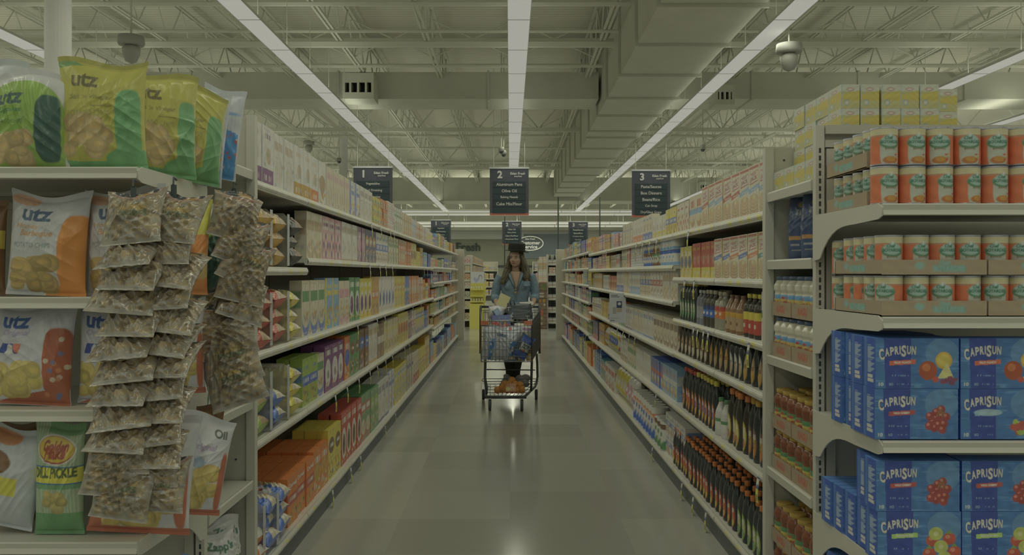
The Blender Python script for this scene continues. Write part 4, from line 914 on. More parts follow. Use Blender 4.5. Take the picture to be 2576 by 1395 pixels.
# ---------------------------------------------------------------- end displays (shelves facing the camera)
CZ0, CZ1 = 2.475, 3.03           # shelf front and upright plane
def cap_shelf(e, s, z, x0=1.05, x1=2.3, wave=True):
    o = e.location
    def put(mb, n, m, par=None):
        q = mb.obj(n, m, par or e)
        if par is None: q.location = -Vector(o)
        return q
    a, b = sorted((s * x0, s * x1)); mb = MB()
    pr = [(CZ0 + .006, z), (CZ0, z - .004), (CZ0 + .004, z - .018), (CZ0 - .003, z - .032), (CZ0 + .012, z - .034), (CZ0 + .02, z - .02), (CZ1, z - .02), (CZ1, z - .002), (CZ0 + .02, z - .002)]
    mb.prism(pr, 'x', a, b); sh = put(mb, 'shelf', M_SHELF)
    t = np.linspace(0, 1, 9); poly = [(CZ1 + .01, z + .002), (CZ0 + .03, z + .002), (CZ0, z - .012), (CZ0 + .006, z - .036), (CZ0 + .03, z - .043), (CZ0 + .2, z - .048)]
    poly += [(CZ0 + .2 + .3 * u, z - .048 - .10 * u ** 3.2) for u in t[1:]] + [(CZ1 + .01, z - .155)]
    mb = MB(); mb.prism(poly, 'x', s * (x0 - .004), s * (x0 + .0) ); put(mb, 'bracket', M_SHELF)
    # perforations near the back corner
    mb = MB()
    for i in range(6):
        for j in range(4): xx = s * (x0 + .05 + .02 * i); mb.box(xx - .003, xx + .003, CZ1 - .2 + .025 * j, CZ1 - .197 + .025 * j, z + .0001, z + .0006)
    put(mb, 'perforation', M_SLOT, sh)
    return sh
def cap_unit(s, top, shelves, label):
    e = empty('end_display', (s * 1.6, 2.9, 0), label, 'shelving'); T = -Vector(e.location)
    def put(mb, n, m):
        q = mb.obj(n, m, e); q.location = T; return q
    mb = MB(); a, b = sorted((s * 1.052, s * 1.082)); mb.box(a, b, CZ1, CZ1 + .03, 0, top); put(mb, 'upright', M_SHELF)
    mb = MB(); z = .15; x = s * 1.0665
    while z < top - .09: mb.box(x - .0035, x + .0035, CZ1 - .0012, CZ1 + .001, z, z + .0165); z += .0262
    put(mb, 'slot_row', M_SLOT)
    mb = MB(); a, b = sorted((s * 1.085, s * 2.3)); mb.box(a, b, CZ1 + .022, CZ1 + .03, .1, top); put(mb, 'back_panel', M_PANEL)
    mb = MB(); mb.box(a, b, CZ1 - .008, CZ1 + .022, top - .03, top); mb.box(a, b, CZ1 + .002, CZ1 + .022, top - .075, top - .05); mb.box(*sorted((s * 1.09, s * 1.12)), CZ1 + .0, CZ1 + .022, .1, top - .08); put(mb, 'panel_rail', M_PANEL)
    mb = MB(); a, b = sorted((s * 1.06, s * 2.3)); mb.box(a, b, CZ0 + .03, CZ1, 0, .12); put(mb, 'kick_plate', M_KICK)
    for z in shelves: cap_shelf(e, s, z)
    return e
cap_unit(1, 1.869, [1.557, 1.238, .888, .54, .16], 'end display shelving holding canned pasta and juice boxes')
cap_unit(-1, 1.655, [1.66, 1.294, .976, .604, .22], 'end display shelving holding the chip bags')
def wing(s, shelves, top, label):
    e = empty('side_shelving', (s * 1.3, 3.3, 0), label, 'shelving'); T = -Vector(e.location)
    def put(mb, n, m):
        q = mb.obj(n, m, e); q.location = T; return q
    mb = MB(); mb.box(*sorted((s * 1.56, s * 1.58)), 3.07, 3.59, 0, top if s < 0 else 1.65); put(mb, 'back_panel', M_PANEL)
    mb = MB(); mb.box(*sorted((s * 1.07, s * 1.5)), 3.07, 3.585, 0, .09); put(mb, 'kick_plate', M_KICK)
    for z in shelves: put(shelf_mb(s, 3.066, 3.586, z, .85 if z > 1.6 and s > 0 else .5), 'shelf', M_SHELF)
    return e
wing(1, [.12, .575, 1.027, 1.41, 1.683], 1.86, 'narrow side shelving with coffee and pasta sauce jars')
wing(-1, [.12, .515, .843, 1.30, 1.775], 1.99, 'narrow side shelving behind the hanging snack strip')

# ---- canned pasta
def boy_cv():
    cv = Canvas(150, 44, 1, px(132, 72, 44)); cr = px(126, 120, 88)
    cv.rect(0, .8, 1, 1, cr); cv.rect(0, .765, 1, .8, px(116, 84, 60))
    for c0 in (.5, .0, 1.0):
        w = .125
        cv.ell(c0, .34, w, .42, px(112, 114, 96), p=3); cv.ell(c0, .6, w * 1.1, .17, px(56, 84, 58)); cv.ell(c0, .64, w * .95, .15, px(98, 114, 98)); cv.ell(c0, .72, .05, .1, px(100, 116, 102)); cv.ell(c0, .81, .014, .05, C['white'])
        if 0 < c0 < 1:
            cv.a = 1 / .33; cv.text('BOYARDEE', c0, .61, .235, px(46, 76, 56), h=.085, bold=4); cv.text('Chef', c0 - .02, .72, .1, px(46, 76, 56), h=.09, bold=3)
            cv.text('RAVIOLI', c0, .43, .13, px(80, 66, 48), h=.06, bold=3); cv.a = 1
        cv.ell(c0, .12, w * .75, .1, px(112, 70, 34)); cv.ell(c0 + .01, .15, w * .5, .07, px(120, 88, 40))
        cv.blobs(c0 + .07, .08, c0 + .13, .35, [px(90, 96, 46), px(120, 50, 36), px(118, 96, 50)], 6, .02, random.Random(9))
    cv.mottle(.04, 4, random.Random(2)); return cv
pc_ = can('pasta_can', .0375, .1105, boy_cv(), 'orange and cream can of pasta', 'can')
def tray(name, w, d, h, label, loc, rot=0, word=None, col=(104, 92, 70), tcol=(88, 108, 92), word2=None, group=None):
    c = px(*col); e = MB(); nw = 60; cv = Canvas(nw, 12, w / h, c); cv.mottle(.04, 3, random.Random(4))
    if word: 
        cv.text(word, .64, .42, .3, px(*tcol), h=.42, bold=5, outline=px(60, 96, 84)); cv.ell(.36, .6, .05, .26, px(*tcol)); cv.text('Chef', .6, .78, .1, px(*tcol), h=.24, bold=3, outline=px(60, 96, 84))
    if word2: cv.text(word2, .5, .5, .4, px(*tcol), h=.5, bold=4)
    x = np.linspace(-w / 2, w / 2, nw); z = np.linspace(0, h, 12); X, Z = np.meshgrid(x, z)
    e.grid(np.stack([X, 0 * X, Z], -1), cv.c); e.grid(np.stack([X, 0 * X + .003, Z], -1), c * .9, flip=True)
    e.box(-w / 2, w / 2, .003, d, 0, .002, c); e.box(-w / 2, w / 2, d - .003, d, 0, h, c)
    y = np.linspace(0, d, 60); Y, Z2 = np.meshgrid(y, z); sv = Canvas(60, 12, d / h, c)
    if word: sv.text(word, .5, .45, .32, px(*tcol), h=.45, bold=5, outline=px(60, 96, 84)); sv.ell(.26, .6, .05, .26, px(*tcol))
    if word2: sv.text(word2, .4, .5, .36, px(*tcol), h=.5, bold=4)
    for q in (-1, 1):
        yy = Y if q > 0 else d - Y
        e.grid(np.stack([0 * Y + q * w / 2, yy, Z2], -1), sv.c); e.box(*sorted((q * (w / 2 - .0006), q * (w / 2 - .003))), 0.001, d - .001, 0, h - .0005, c)
    o = e.obj(name, M_CARD); o.location = loc; o.rotation_euler = (0, 0, rot); return tag(o, label, 'tray', group)
# top shelf: bare cans in front, trayed cans behind along the aisle edge
rg = random.Random(5); z0 = 1.558
for t in range(2):
    for i in range(6):
        pc_.put((1.0875 + i * .0795, 2.56, z0 + t * .112), (0, 0, rg.uniform(-.35, .5)), f'bare pasta can, {ordinal(i)} from the aisle, front row, {["lower", "upper"][t]} tier, top shelf')
    for r in range(4):
        for i in range(2): pc_.put((1.108 + i * .08, 2.665 + r * .079, z0 + .003 + t * .118), (0, 0, -1.05 + rg.uniform(-.2, .2)), f'trayed pasta can, {ordinal(r)} behind front row, {ordinal(i)} from aisle, {["lower", "upper"][t]} tray, top shelf')
    tray('cardboard_tray', .2, .335, .045, f'brown cardboard tray with green lettering, {["lower", "upper"][t]} one on the top shelf', (1.162, 2.62, z0 + t * .118), 0, 'BOYARDEE')
# second shelf: two tiers of trays full of cans
z0 = 1.24
for t in range(2):
    zt2 = z0 + t * .1165
    for j in range(2):
        tray('cardboard_tray', .298, .36, .042, f'brown tray with green lettering, {["lower", "upper"][t]} tier of second shelf, {["aisle", "outer"][j]} side', (1.205 + j * .303, 2.50, zt2), 0, 'BOYARDEE')
        for i in range(4):
            for r in range(4):
                if j == 1 and r > 1 : continue
                pc_.put((1.205 + j * .303 - .1115 + i * .0745, 2.5425 + r * .079, zt2 + .0025), (0, 0, rg.uniform(-.5, .6) - (.5 if i == 0 and j == 0 else 0)), f'pasta can, {ordinal(i)} across, {ordinal(r)} back, {["aisle side", "outer"][j]} {["lower", "upper"][t]} tray, second shelf')
    pc_.put((1.10, 2.90, zt2), (0, 0, -.6), f'loose pasta can behind the {["lower", "upper"][t]} tray, second shelf')
# ---- juice boxes
def capri_cv(kind, seed):
    rg = random.Random(seed); w, h = .237, .1425; cv = Canvas(170, 102, w / h, px(44, 72, 96))
    for _ in range(60): cv.ell(rg.uniform(0, 1), rg.uniform(0, 1), rg.uniform(.03, .14), rg.uniform(.008, .03), [px(56, 86, 106), px(66, 94, 110), px(36, 60, 92), px(40, 66, 96)][rg.randrange(4)], .6)
    cv.ell(.8, .7, .2, .3, px(70, 94, 104), .5); cv.poly([(.1, 1), (.43, 1), (.42, .0), (.12, 0)], px(34, 46, 84))
    uu = .045
    for k, (ch, lw) in enumerate((('C', .062), ('A', .052), ('P', .046), ('R', .048), ('I', .014), ('S', .058), ('U', .048), ('N', .05))):
        big = ch in 'CS'; th = (k - 3.5) / 3.5; cv.text(ch, uu + lw / 2, .70 + .035 * math.cos(th * 1.6) + .008 * k - (.02 if big else 0), lw, px(128, 126, 108), h=(.225 if big else .165), bold=3, outline=px(28, 36, 66), rot=-th * .1 + .03); uu += lw + .009
    c = {'cherry': px(110, 52, 44), 'punch': px(134, 66, 44), 'kiwi': px(104, 124, 62), 'tropical': px(76, 100, 112)}[kind]
    cv.poly([(.17, .46), (.48, .49), (.48, .58), (.17, .55)], c); cv.text({'cherry': 'WILD CHERRY', 'punch': 'FRUIT PUNCH', 'kiwi': 'STRAWBERRY KIWI', 'tropical': 'PACIFIC COOLER'}[kind], .325, .52, .2, C['white'], h=0.042, bold=4, rot=.03)
    cv.scrib(.17, .24, .25, .28, px(84, 102, 108), rg); cv.scrib(.27, .24, .4, .27, px(70, 88, 102), rg); cv.text('10', .07, .09, .06, px(112, 120, 112), h=0.077, bold=5); cv.text('NO', .19, .09, .05, px(78, 96, 104), h=0.056, bold=4); cv.scrib(.26, .07, .4, .1, px(70, 88, 102), rg)
    if kind == 'cherry':
        for k in range(13):
            a = k * 2.4; cx_, cy_ = .76 + .13 * math.cos(a) * (k / 13) ** .5, .38 + .24 * math.sin(a) * (k / 13) ** .5; cv.ell(cx_, cy_, .05, .083, px(96, 44, 38)); cv.ell(cx_ - .012, cy_ + .03, .02, .03, px(124, 78, 64)); 
        for k in range(4): cv.poly([(.74 + .03 * k, .45), (.75 + .03 * k, .45), (.78, .68)], px(78, 84, 46))
    elif kind == 'punch':
        cv.ell(.63, .36, .11, .19, px(104, 52, 32)); cv.ell(.61, .42, .05, .08, px(124, 74, 44)); cv.ell(.82, .56, .1, .17, px(134, 104, 40)); cv.ell(.82, .56, .08, .13, px(138, 116, 52)); cv.poly([(.74, .2), (.94, .2), (.86, .52)], px(126, 122, 76)); cv.blobs(.78, .1, .96, .2, [px(80, 46, 54)], 9, .03, rg); cv.ell(.72, .18, .04, .06, px(118, 54, 42))
    elif kind == 'kiwi':
        for (x, y) in ((.66, .42), (.86, .46), (.62, .16), (.92, .2)): cv.ell(x, y, .08, .12, px(116, 54, 40)); cv.ell(x - .02, y + .04, .03, .04, px(132, 84, 60)); cv.poly([(x - .04, y + .1), (x + .04, y + .1), (x, y + .18)], px(78, 96, 42))
        for (x, y) in ((.76, .3), (.7, .56), (.8, .08)): cv.ell(x, y, .085, .13, px(112, 116, 56)); cv.ell(x, y, .03, .045, px(128, 126, 86))
    else:
        cv.ell(.93, .6, .12, .2, px(132, 104, 40)); cv.blobs(.62, .1, .9, .4, [px(100, 112, 52), px(112, 56, 44)], 12, .05, rg); cv.ell(.33, .53, .17, .07, px(98, 116, 118), .8)
    cv.mottle(.06, 5, rg); return cv
sidev = Canvas(16, 60, .6, px(34, 56, 100))
sidev.rect(.1, 0, .3, 1, px(56, 82, 104), .6)
for k in range(16):
    sidev.rect(.42, .3 + .036 * k, .42 + .2 + .12 * (k % 3), .315 + .036 * k, px(100, 112, 112), .8)
sidev.rect(.4, .2, .75, .25, px(128, 128, 116)); sidev.rect(.4, .12, .8, .17, px(128, 128, 116))
CAPS = {k: carton('juice_box_carton', .237, .086, .1425, capri_cv(k, n), px(34, 58, 100), px(52, 80, 110), f'blue juice carton', 'juice carton', sidecv=sidev) for n, k in enumerate(('punch', 'cherry', 'kiwi', 'tropical'))}
KN = {'punch': 'orange label and mixed fruit', 'cherry': 'dark red label and cherries', 'kiwi': 'lime label and strawberry slices', 'tropical': 'pale blue label'}
def jb(k, x, Z, z, where, rot=0): CAPS[k].put((x, Z, z), (0, 0, rot), f'blue juice carton, {KN[k]}, {where}')
zA = .8895
jb('punch', 1.156, 2.50, zA + .1435, 'third shelf, upper tier beside aisle'); jb('cherry', 1.154, 2.50, zA, 'third shelf, lower tier beside aisle')
jb('punch', 1.398, 2.50, zA + .1435, 'third shelf, upper tier, outer stack'); jb('tropical', 1.398, 2.50, zA, 'third shelf, lower tier, outer stack')
for r, (dx) in enumerate((-.012, .004, -.006)):
    for t in range(2): jb(['cherry', 'punch'][t], 1.166 + dx, 2.59 + r * .0885, zA + t * .1435, f'{ordinal(r)} behind front, {["lower", "upper"][t]} tier, third shelf')
zB = .5415
jb('cherry', 1.158, 2.50, zB + .1435, 'fourth shelf, upper tier beside aisle'); jb('kiwi', 1.162, 2.50, zB, 'fourth shelf, lower tier beside aisle')
jb('cherry', 1.402, 2.50, zB + .1435, 'fourth shelf, upper tier, outer stack'); jb('kiwi', 1.402, 2.50, zB, 'fourth shelf, lower tier, outer stack')
for r in range(4):
    for t in range(2 if r < 1 else 1): jb('kiwi' if t == 0 else 'cherry', 1.172 - .004 * r, 2.59 + r * .0885, zB + t * .1435, f'{ordinal(r)} behind front, {["lower", "upper"][t]} tier, fourth shelf')
for r in range(3): jb('punch', 1.17, 2.66 + r * .09, .1615 + .1435, f'{ordinal(r)} back, upper tier, bottom shelf'); jb('cherry', 1.17, 2.66 + r * .09, .1615, f'{ordinal(r)} back, lower tier, bottom shelf')

# ---- tea box stack on the side shelving
def tea_cv(v, asp):
    rg = random.Random(v); cv = Canvas(30, 34, asp, px(116, 112, 70)); cv.rect(0, .72, 1, 1, px(120, 120, 100)); cv.poly([(0, .55), (1, .75), (1, .3), (0, .4)], px(122, 112, 52)); cv.ell(.5, .8, .2, .07, px(110, 72, 60)); cv.ell(.5, .8, .15, .04, C['white'])
    cv.ell(.3, .24, .14, .12, px(84, 104, 104)); cv.ell(.3, .24, .1, .085, C['cream']); cv.rect(0, .0, .08, 1, px(104, 112, 104), .6); cv.mottle(.05, 3, rg); return cv
tb = [carton('tea_box', .0655, .125, .083, tea_cv(k, .9), px(116, 114, 88), px(120, 118, 96), 'yellow tea box', 'tea box', sidecv=tea_cv(k + 5, 1.5)) for k in range(2)]
for t in range(4):
    z = 1.6865 + t * .0835
    for r in range(4):
        for i in range(6 if r == 0 and t > 0 else 2):
            if r > 0 and i == 1 and t < 3: continue
            o = tb[(i + r) % 2].put((1.191 + i * .0672 + rnd.uniform(-.002, .002) + .006 * (i > 1), 3.08 + r * .128, z), (0, 0, rnd.uniform(-.02, .02)), f'yellow tea box, {ordinal(i)} column, {ordinal(t)} tier, {ordinal(r)} from the end display')
            if i == 5: o.scale = (1, 1, .95); o.location.z = 1.6865 + t * .0795
for r in range(4): tb[r % 2].put((1.107, 3.08 + r * .127, 1.685), (0, 0, 0), f'yellow tea box standing out at the foot of the stack, {ordinal(r)} from the upright')
# ---- coffee bags
cfv = Canvas(44, 70, .5, px(38, 50, 68)); cfv.scrib(.2, .68, .8, .76, px(104, 104, 100), random.Random(5), 1, .7); cfv.rect(.2, .3, .8, .35, px(116, 88, 50)); cfv.rect(.25, .22, .6, .235, C['grey']); cfv.rect(.25, .14, .7, .15, C['grey']); cfv.ell(.6, .84, .12, .05, px(96, 84, 50)); cfv.mottle(.15, 6, random.Random(1))
cf = bag('coffee_bag', .14, .085, .26, cfv, px(38, 50, 68), 'navy coffee bag', 'coffee bag', 3)
for i in range(3): cf.put((1.15, 3.16 + i * .155, 1.412), (-.04, 0, -PI / 2 + .5), f'navy blue coffee bag, {ordinal(i)} from the upright, in the narrow side shelving')
# ---- sauce jars
PJ = [(.038, 0), (.042, .006), (.042, .075), (.039, .09), (.043, .1), (.043, .118), (.034, .135), (.03, .14)]
def jar_lab(body, c1, c2, c3, wordc):
    def f(cv):
        cv.rect(0, .06, 1, .58, c1); cv.rect(0, .46, 1, .58, c2); cv.rect(0, .06, 1, .14, c3); cv.rect(.3, .22, .7, .42, c1 * 1.05); cv.a = 1.9; cv.text('RAGU', .5, .32, .24, wordc, h=.17, bold=6, outline=C['yellow'] if c1[0] < .3 else None); cv.a = 1; cv.ell(.5, .5, .05, .05, C['red'])
    return f
jr = bottle('sauce_jar', PJ, 1, 1, .033, .016, .14, px(74, 40, 22), px(112, 92, 36), 'red sauce jar', 'jar', jar_lab(0, px(118, 108, 48), px(52, 82, 50), px(44, 56, 84), px(110, 52, 38)), n=64, H=44)
jw = bottle('sauce_jar', PJ, 1, 1, .033, .014, .14, px(124, 120, 98), px(44, 54, 64), 'white sauce jar', 'jar', jar_lab(0, px(120, 108, 56), px(64, 96, 112), px(64, 96, 112), px(110, 52, 44)), n=64, H=44)
def jars(p, z, nm, tiers, shade, nz=5):
    for t in range(tiers):
        zz = z + t * .163
        for k in range(2):
            w = .245; y0 = 3.075 + k * .256
            tray('cardboard_tray', w, .18, .055, f'jar tray with red lettering, {ordinal(t)} tier of {nm}, {["beside the upright", "beside the end panel"][k]}', (1.062, y0 + w / 2, zz), -PI / 2, word2='RAGU', col=(100, 88, 66), tcol=(112, 62, 46))
            for i in range(3):
                for r in range(2): p.put((1.105 + r * .088, y0 + .042 + i * .0815, zz + .003), (0, 0, -PI / 2 + rnd.uniform(-.4, .6)), f'{p.look}, {ordinal(k * 3 + i)} from upright, {["front", "rear"][r]} rank, {ordinal(t)} tier, {nm}')
jars(jw, 1.0285, 'upper sauce shelf', 2, 0); jars(jr, .577, 'middle sauce shelf', 2, 0); jars(jr, .1215, 'lower sauce shelf', 2, 0)

# ---------------------------------------------------------------- chip bags
def chips(cv, u0, v0, u1, v1, rg, n=16, base=(118, 104, 68), r=.12):
    for _ in range(n):
        a, b = rg.uniform(u0, u1), rg.uniform(v0, v1); k = rg.uniform(.8, 1.1); q = r * rg.uniform(.7, 1.2); w = rg.uniform(.6, 1)
        cv.ell(a, b, q, q * cv.a * w, px(*base) * .84 * k, p=2.6); cv.ell(a - .01, b + .012, q * .9, q * .88 * cv.a * w, px(*base) * k); cv.ell(a + q * .15, b + q * .1, q * .5, q * .4 * cv.a * w, px(base[0] + 8, base[1] + 4, base[2] - 6), .6)
def scuff(cv, rg): cv.mottle(.06, 8, rg); return cv
NW, NH = 116, 150; A_ = .24 / .315
def utz(kind):
    rg = random.Random(len(kind)); 
    if kind == 'yellow':
        cv = Canvas(NW, NH, A_, px(108, 105, 46)); G = px(66, 98, 60)
        cv.rect(0, .0, 1, .07, G); cv.ell(.85, .08, .3, .1, G); cv.ell(.83, .38, .14, .34, G, p=4); chips(cv, .1, .13, .6, .4, rg, 20); cv.poly([(0, 0), (0, .1), (.5, .04), (1, .12), (1, 0)], G)
        cv.text('utz', .32, .79, .32, px(64, 60, 34), h=0.132, bold=3); cv.text("Salt 'n Vinegar", .4, .63, .5, px(84, 80, 40), h=0.057, bold=2, shear=.3); cv.rect(.42, .55, .66, .556, px(92, 88, 44)); cv.text('POTATO CHIPS', .38, .49, .52, px(96, 92, 48), h=0.050, bold=2); cv.poly([(0, .9), (0, 1), (.3, .93)], px(58, 90, 54), .8)
        cv.rect(0, .96, 1, 1, px(98, 95, 42)); back = px(122, 117, 50)
    elif kind == 'green':
        cv = Canvas(NW, NH, A_, px(118, 118, 106)); G = px(84, 104, 44); cv.ell(.4, .35, .6, .52, G, p=3); cv.ell(.8, .4, .15, .34, px(34, 54, 44), p=4); chips(cv, .05, .1, .5, .32, rg, 16)
        cv.text('utz', .3, .7, .34, px(40, 58, 50), h=0.139, bold=3); cv.text('Ripples', .3, .57, .34, px(56, 82, 50), h=0.063, bold=2, shear=.3); cv.text('POTATO CHIPS', .3, .46, .4, px(62, 84, 44), h=0.044, bold=2); back = px(84, 104, 44)
    elif kind == 'honey':
        cv = Canvas(NW, NH, A_, px(116, 116, 106)); O = px(132, 84, 36); cv.ell(.9, .35, .2, .42, O, p=3); cv.rect(.5, 0, 1, .1, O); cv.ell(.2, .92, .2, .05, O, .6); chips(cv, .1, .1, .6, .34, rg, 20, (112, 96, 56))
        cv.text('utz', .4, .79, .38, px(48, 60, 68), h=0.145, bold=3); cv.text('Honey', .3, .66, .3, px(118, 94, 62), h=0.063, bold=2, shear=.3); cv.text('Barbeque', .42, .59, .42, px(118, 90, 56), h=0.079, bold=2, shear=.3); cv.text('POTATO CHIPS', .36, .48, .5, px(88, 94, 86), h=0.050, bold=2); back = O
    elif kind == 'red':
        cv = Canvas(NW, NH, A_, px(118, 118, 110)); R = px(104, 58, 38); cv.ell(.86, .42, .16, .32, R, p=4); cv.poly([(0, 0), (.4, .1), (1, .2), (1, 0)], R); chips(cv, .05, .12, .6, .36, rg, 22, (124, 112, 62))
        for _ in range(14): a, b = rg.uniform(.74, .98), rg.uniform(.08, .66); cv.ell(a, b, .03, .024, [C['cream'], px(60, 72, 90), px(120, 80, 50)][_ % 3], .8)
        cv.text('utz', .3, .82, .36, px(38, 56, 84), h=0.145, bold=3); cv.text('Original', .32, .7, .36, px(104, 96, 104), h=0.069, bold=2, shear=.3)
        cv.poly([(.1, .5), (.15, .6), (.42, .6), (.38, .5)], px(40, 52, 88)); cv.poly([(.3, .6), (.42, .6), (.38, .5), (.34, .52)], px(128, 74, 56)); cv.ell(.27, .54, .045, .05, C['white']); cv.poly([(.2, .5), (.26, .6), (.33, .5)], C['white']); back = px(104, 104, 96)
    elif kind == 'oil':
        cv = Canvas(NW, NH, A_, px(120, 119, 110)); R = px(112, 64, 44); chips(cv, .2, .1, .8, .45, rg, 24, (126, 112, 62)); cv.rect(0, 0, 1, .06, R); cv.ell(.92, .35, .06, .3, R, p=3); cv.ell(.05, .1, .1, .14, R)
        cv.text('Oil', .8, .84, .2, px(58, 64, 54), h=0.095, bold=3); cv.text('Original', .55, .68, .4, px(104, 92, 98), h=0.082, bold=3, shear=.3); cv.ell(.5, .54, .1, .06, px(96, 104, 104)); back = px(116, 116, 106)
    elif kind == 'blue':
        cv = Canvas(60, 80, .5, px(112, 114, 106)); B = px(44, 82, 106); cv.poly([(.1, .0), (.95, .0), (.9, .5), (.3, .56)], B); cv.blobs(.2, .05, .9, .5, [C['red'], C['white'], px(60, 96, 112)], 26, .035, rg); cv.ell(.5, .72, .4, .02, B, .7); back = px(112, 114, 106)
    elif kind == 'yellow plain':
        cv = Canvas(60, 80, .6, px(126, 122, 48)); cv.rect(0, 0, 1, .62, px(130, 84, 40)); cv.ell(.85, .3, .2, .14, px(118, 100, 58)); back = px(126, 122, 48)
    elif kind == 'green tall':
        cv = Canvas(60, 80, .6, px(112, 114, 104)); cv.ell(.5, .4, .5, .42, px(88, 108, 44), p=3); cv.ell(.62, .3, .28, .34, px(34, 56, 46), p=3); back = px(88, 108, 44)
    elif kind.startswith('zap'):
        s2 = {'zap orange': px(130, 92, 40), 'zap purple': px(80, 60, 92), 'zap green': px(50, 72, 46)}[kind]
        cv = Canvas(80, 104, .72, px(122, 121, 110)); 
        for k in range(5): u = .12 + .18 * k; cv.poly([(u, .02), (u + .1, .02), (u + .09, .5), (u + .01, .5)], s2)
        cv.poly([(.05, .5), (.95, .44), (.95, .56), (.05, .62)], C['white']); cv.scrib(.15, .52, .85, .55, C['black'], rg, 1, .7); cv.text("Zapp's", .5, .8, .74, px(52, 74, 58), h=0.158, bold=4, rot=-.12); back = px(118, 117, 106)
    elif kind == 'pickle':
        cv = Canvas(100, 150, .46, px(92, 104, 74))
        for k in range(16): cv.rect(.03 + .06 * k, 0, .05 + .06 * k, 1, px(110, 116, 96), .5)
        G = px(60, 92, 54); cv.rect(0, 0, 1, .2, G, .9); cv.rect(.3, .9, 1, 1, G, .8); cv.rect(0, .42, 1, .47, G, .8); cv.ell(.5, .76, .4, .13, C['white']); cv.ell(.5, .76, .37, .12, px(100, 48, 36)); cv.ell(.5, .765, .36, .11, px(126, 110, 42)); cv.text('Golden', .5, .79, .52, px(100, 48, 36), h=0.101, bold=4, rot=.08, shear=.2); cv.text('Flake', .5, .73, .44, px(100, 48, 36), h=0.101, bold=4, rot=.08, shear=.2)
        cv.rect(0, .46, 1, .62, px(50, 72, 88)); cv.rect(0, .475, 1, .605, px(130, 124, 44)); cv.text('DILL PICKLE', .5, .565, .86, px(50, 60, 34), h=0.095, bold=4, rot=.03); chips(cv, .25, .2, .7, .4, rg, 12, (112, 104, 60)); back = G
    elif kind == 'brown':
        cv = Canvas(60, 90, .6, px(70, 50, 26)); cv.rect(0, .5, 1, .68, px(116, 104, 40)); cv.text('HOT', .5, .6, .5, px(100, 48, 30), h=0.110, bold=4); cv.ell(.7, .4, .14, .06, px(100, 96, 88)); cv.ell(.4, .8, .4, .14, px(96, 76, 36), .7); back = px(70, 50, 26)
    elif kind == 'silver':
        cv = Canvas(60, 90, .6, px(112, 114, 106)); cv.ell(.2, .65, .3, .12, px(74, 54, 34)); cv.rect(0, .35, .7, .52, px(122, 118, 44)); cv.ell(.25, .9, .3, .07, px(116, 78, 48)); back = px(112, 114, 106)
    elif kind == 'den':
        cv = Canvas(70, 90, .7, px(108, 114, 106)); 
        for k in range(12): cv.rect(.05 + .08 * k, .7, .08 + .08 * k, 1, px(80, 100, 104), .6)
        cv.ell(.5, .6, .4, .16, C['red']); cv.ell(.5, .61, .38, .14, px(128, 112, 44)); cv.text('Golden', .5, .62, .56, px(100, 48, 36), h=0.126, bold=4, shear=.2); cv.ell(.15, .9, .3, .12, px(40, 66, 96), .8); back = px(108, 114, 106)
    return scuff(cv, rg), back
def chipbag(kind, w, t, h, look, seed, **k):
    cv, back = utz(kind); return bag('chip_bag', w, t, h, cv, back, look, 'bag of chips', seed, **k)
def stand(p, x0, x1, ybot, Z, label, tx=-.05, ty=0, rz=0, z=None, sc=1):
    """place a bag whose silhouette runs from column x0 to x1 with its foot at row ybot"""
    o = p.put((wx((x0 + x1) / 2, Z), Z, (z if z is not None else wz(ybot, Z))), (tx, ty, rz), label); o.scale = (sc, sc, sc); return o
zA_, zB_, zC_, zD_ = 1.6615, 1.2955, .9775, .6055
by = chipbag('yellow', .25, .09, .325, '', 11, crumple=1.3); by2 = chipbag('yellow', .245, .085, .32, '', 12, crumple=1.5); by3 = chipbag('yellow', .24, .085, .315, '', 14, crumple=1.3)
bg = chipbag('green', .235, .1, .285, '', 15, crumple=1.2)
stand(bg, -25, 180, 0, 2.56, 'lime green chip bag with dark green panel on the top chip shelf', tx=-.06, rz=-.06, z=zA_)
stand(by, 150, 372, 0, 2.57, 'yellow salt and vinegar chip bag facing out, beside the lime green bag', tx=-.08, ty=-.03, rz=.12, z=zA_)
stand(by2, 330, 465, 0, 2.72, 'yellow chip bag turned aslant, middle of the three yellow bags', tx=-.05, ty=.04, rz=.75, z=zA_, sc=1.0)
stand(by3, 392, 535, 0, 2.88, 'yellow chip bag turned towards the aisle, beside the white and blue bags', tx=-.05, ty=.12, rz=.72, z=zA_)
gw = chipbag('silver', .2, .07, .34, '', 16); stand(gw, -60, 40, 0, 2.68, 'pale grey chip bag cut by the frame above the lime green bag', z=zA_ , tx=0)
bb = chipbag('blue', .15, .07, .33, '', 17); 
stand(bb, 455, 545, 0, 3.0, 'white and blue snack bag leaning behind the yellow bags', ty=.12, rz=.5, z=zA_); stand(bb, 500, 580, 0, 3.14, 'white and blue snack bag nearer the end panel', ty=.14, rz=.6, z=1.70)
bz = chipbag('blue', .2, .08, .3, '', 18); stand(bz, 420, 520, 0, 2.97, 'blue foil bag peeking up behind the yellow bags', z=zA_ + .0, rz=.2)
hb_ = chipbag('honey', .235, .09, .3, '', 21, crumple=1.2); hc_ = chipbag('honey', .235, .09, .315, '', 22)
stand(hb_, 8, 222, 0, 2.56, 'white and orange honey barbeque bag, whole front seen, on the second chip shelf', tx=-.05, ty=.04, z=zB_)
stand(hc_, 212, 425, 0, 2.60, 'white and orange honey barbeque bag half hidden by the hanging snack strip', tx=-.04, ty=-.03, z=zB_)
stand(chipbag('brown', .2, .08, .27, '', 23), -165, 24, 0, 2.6, 'dark orange chip bag cut by the frame on the second chip shelf', z=zB_)
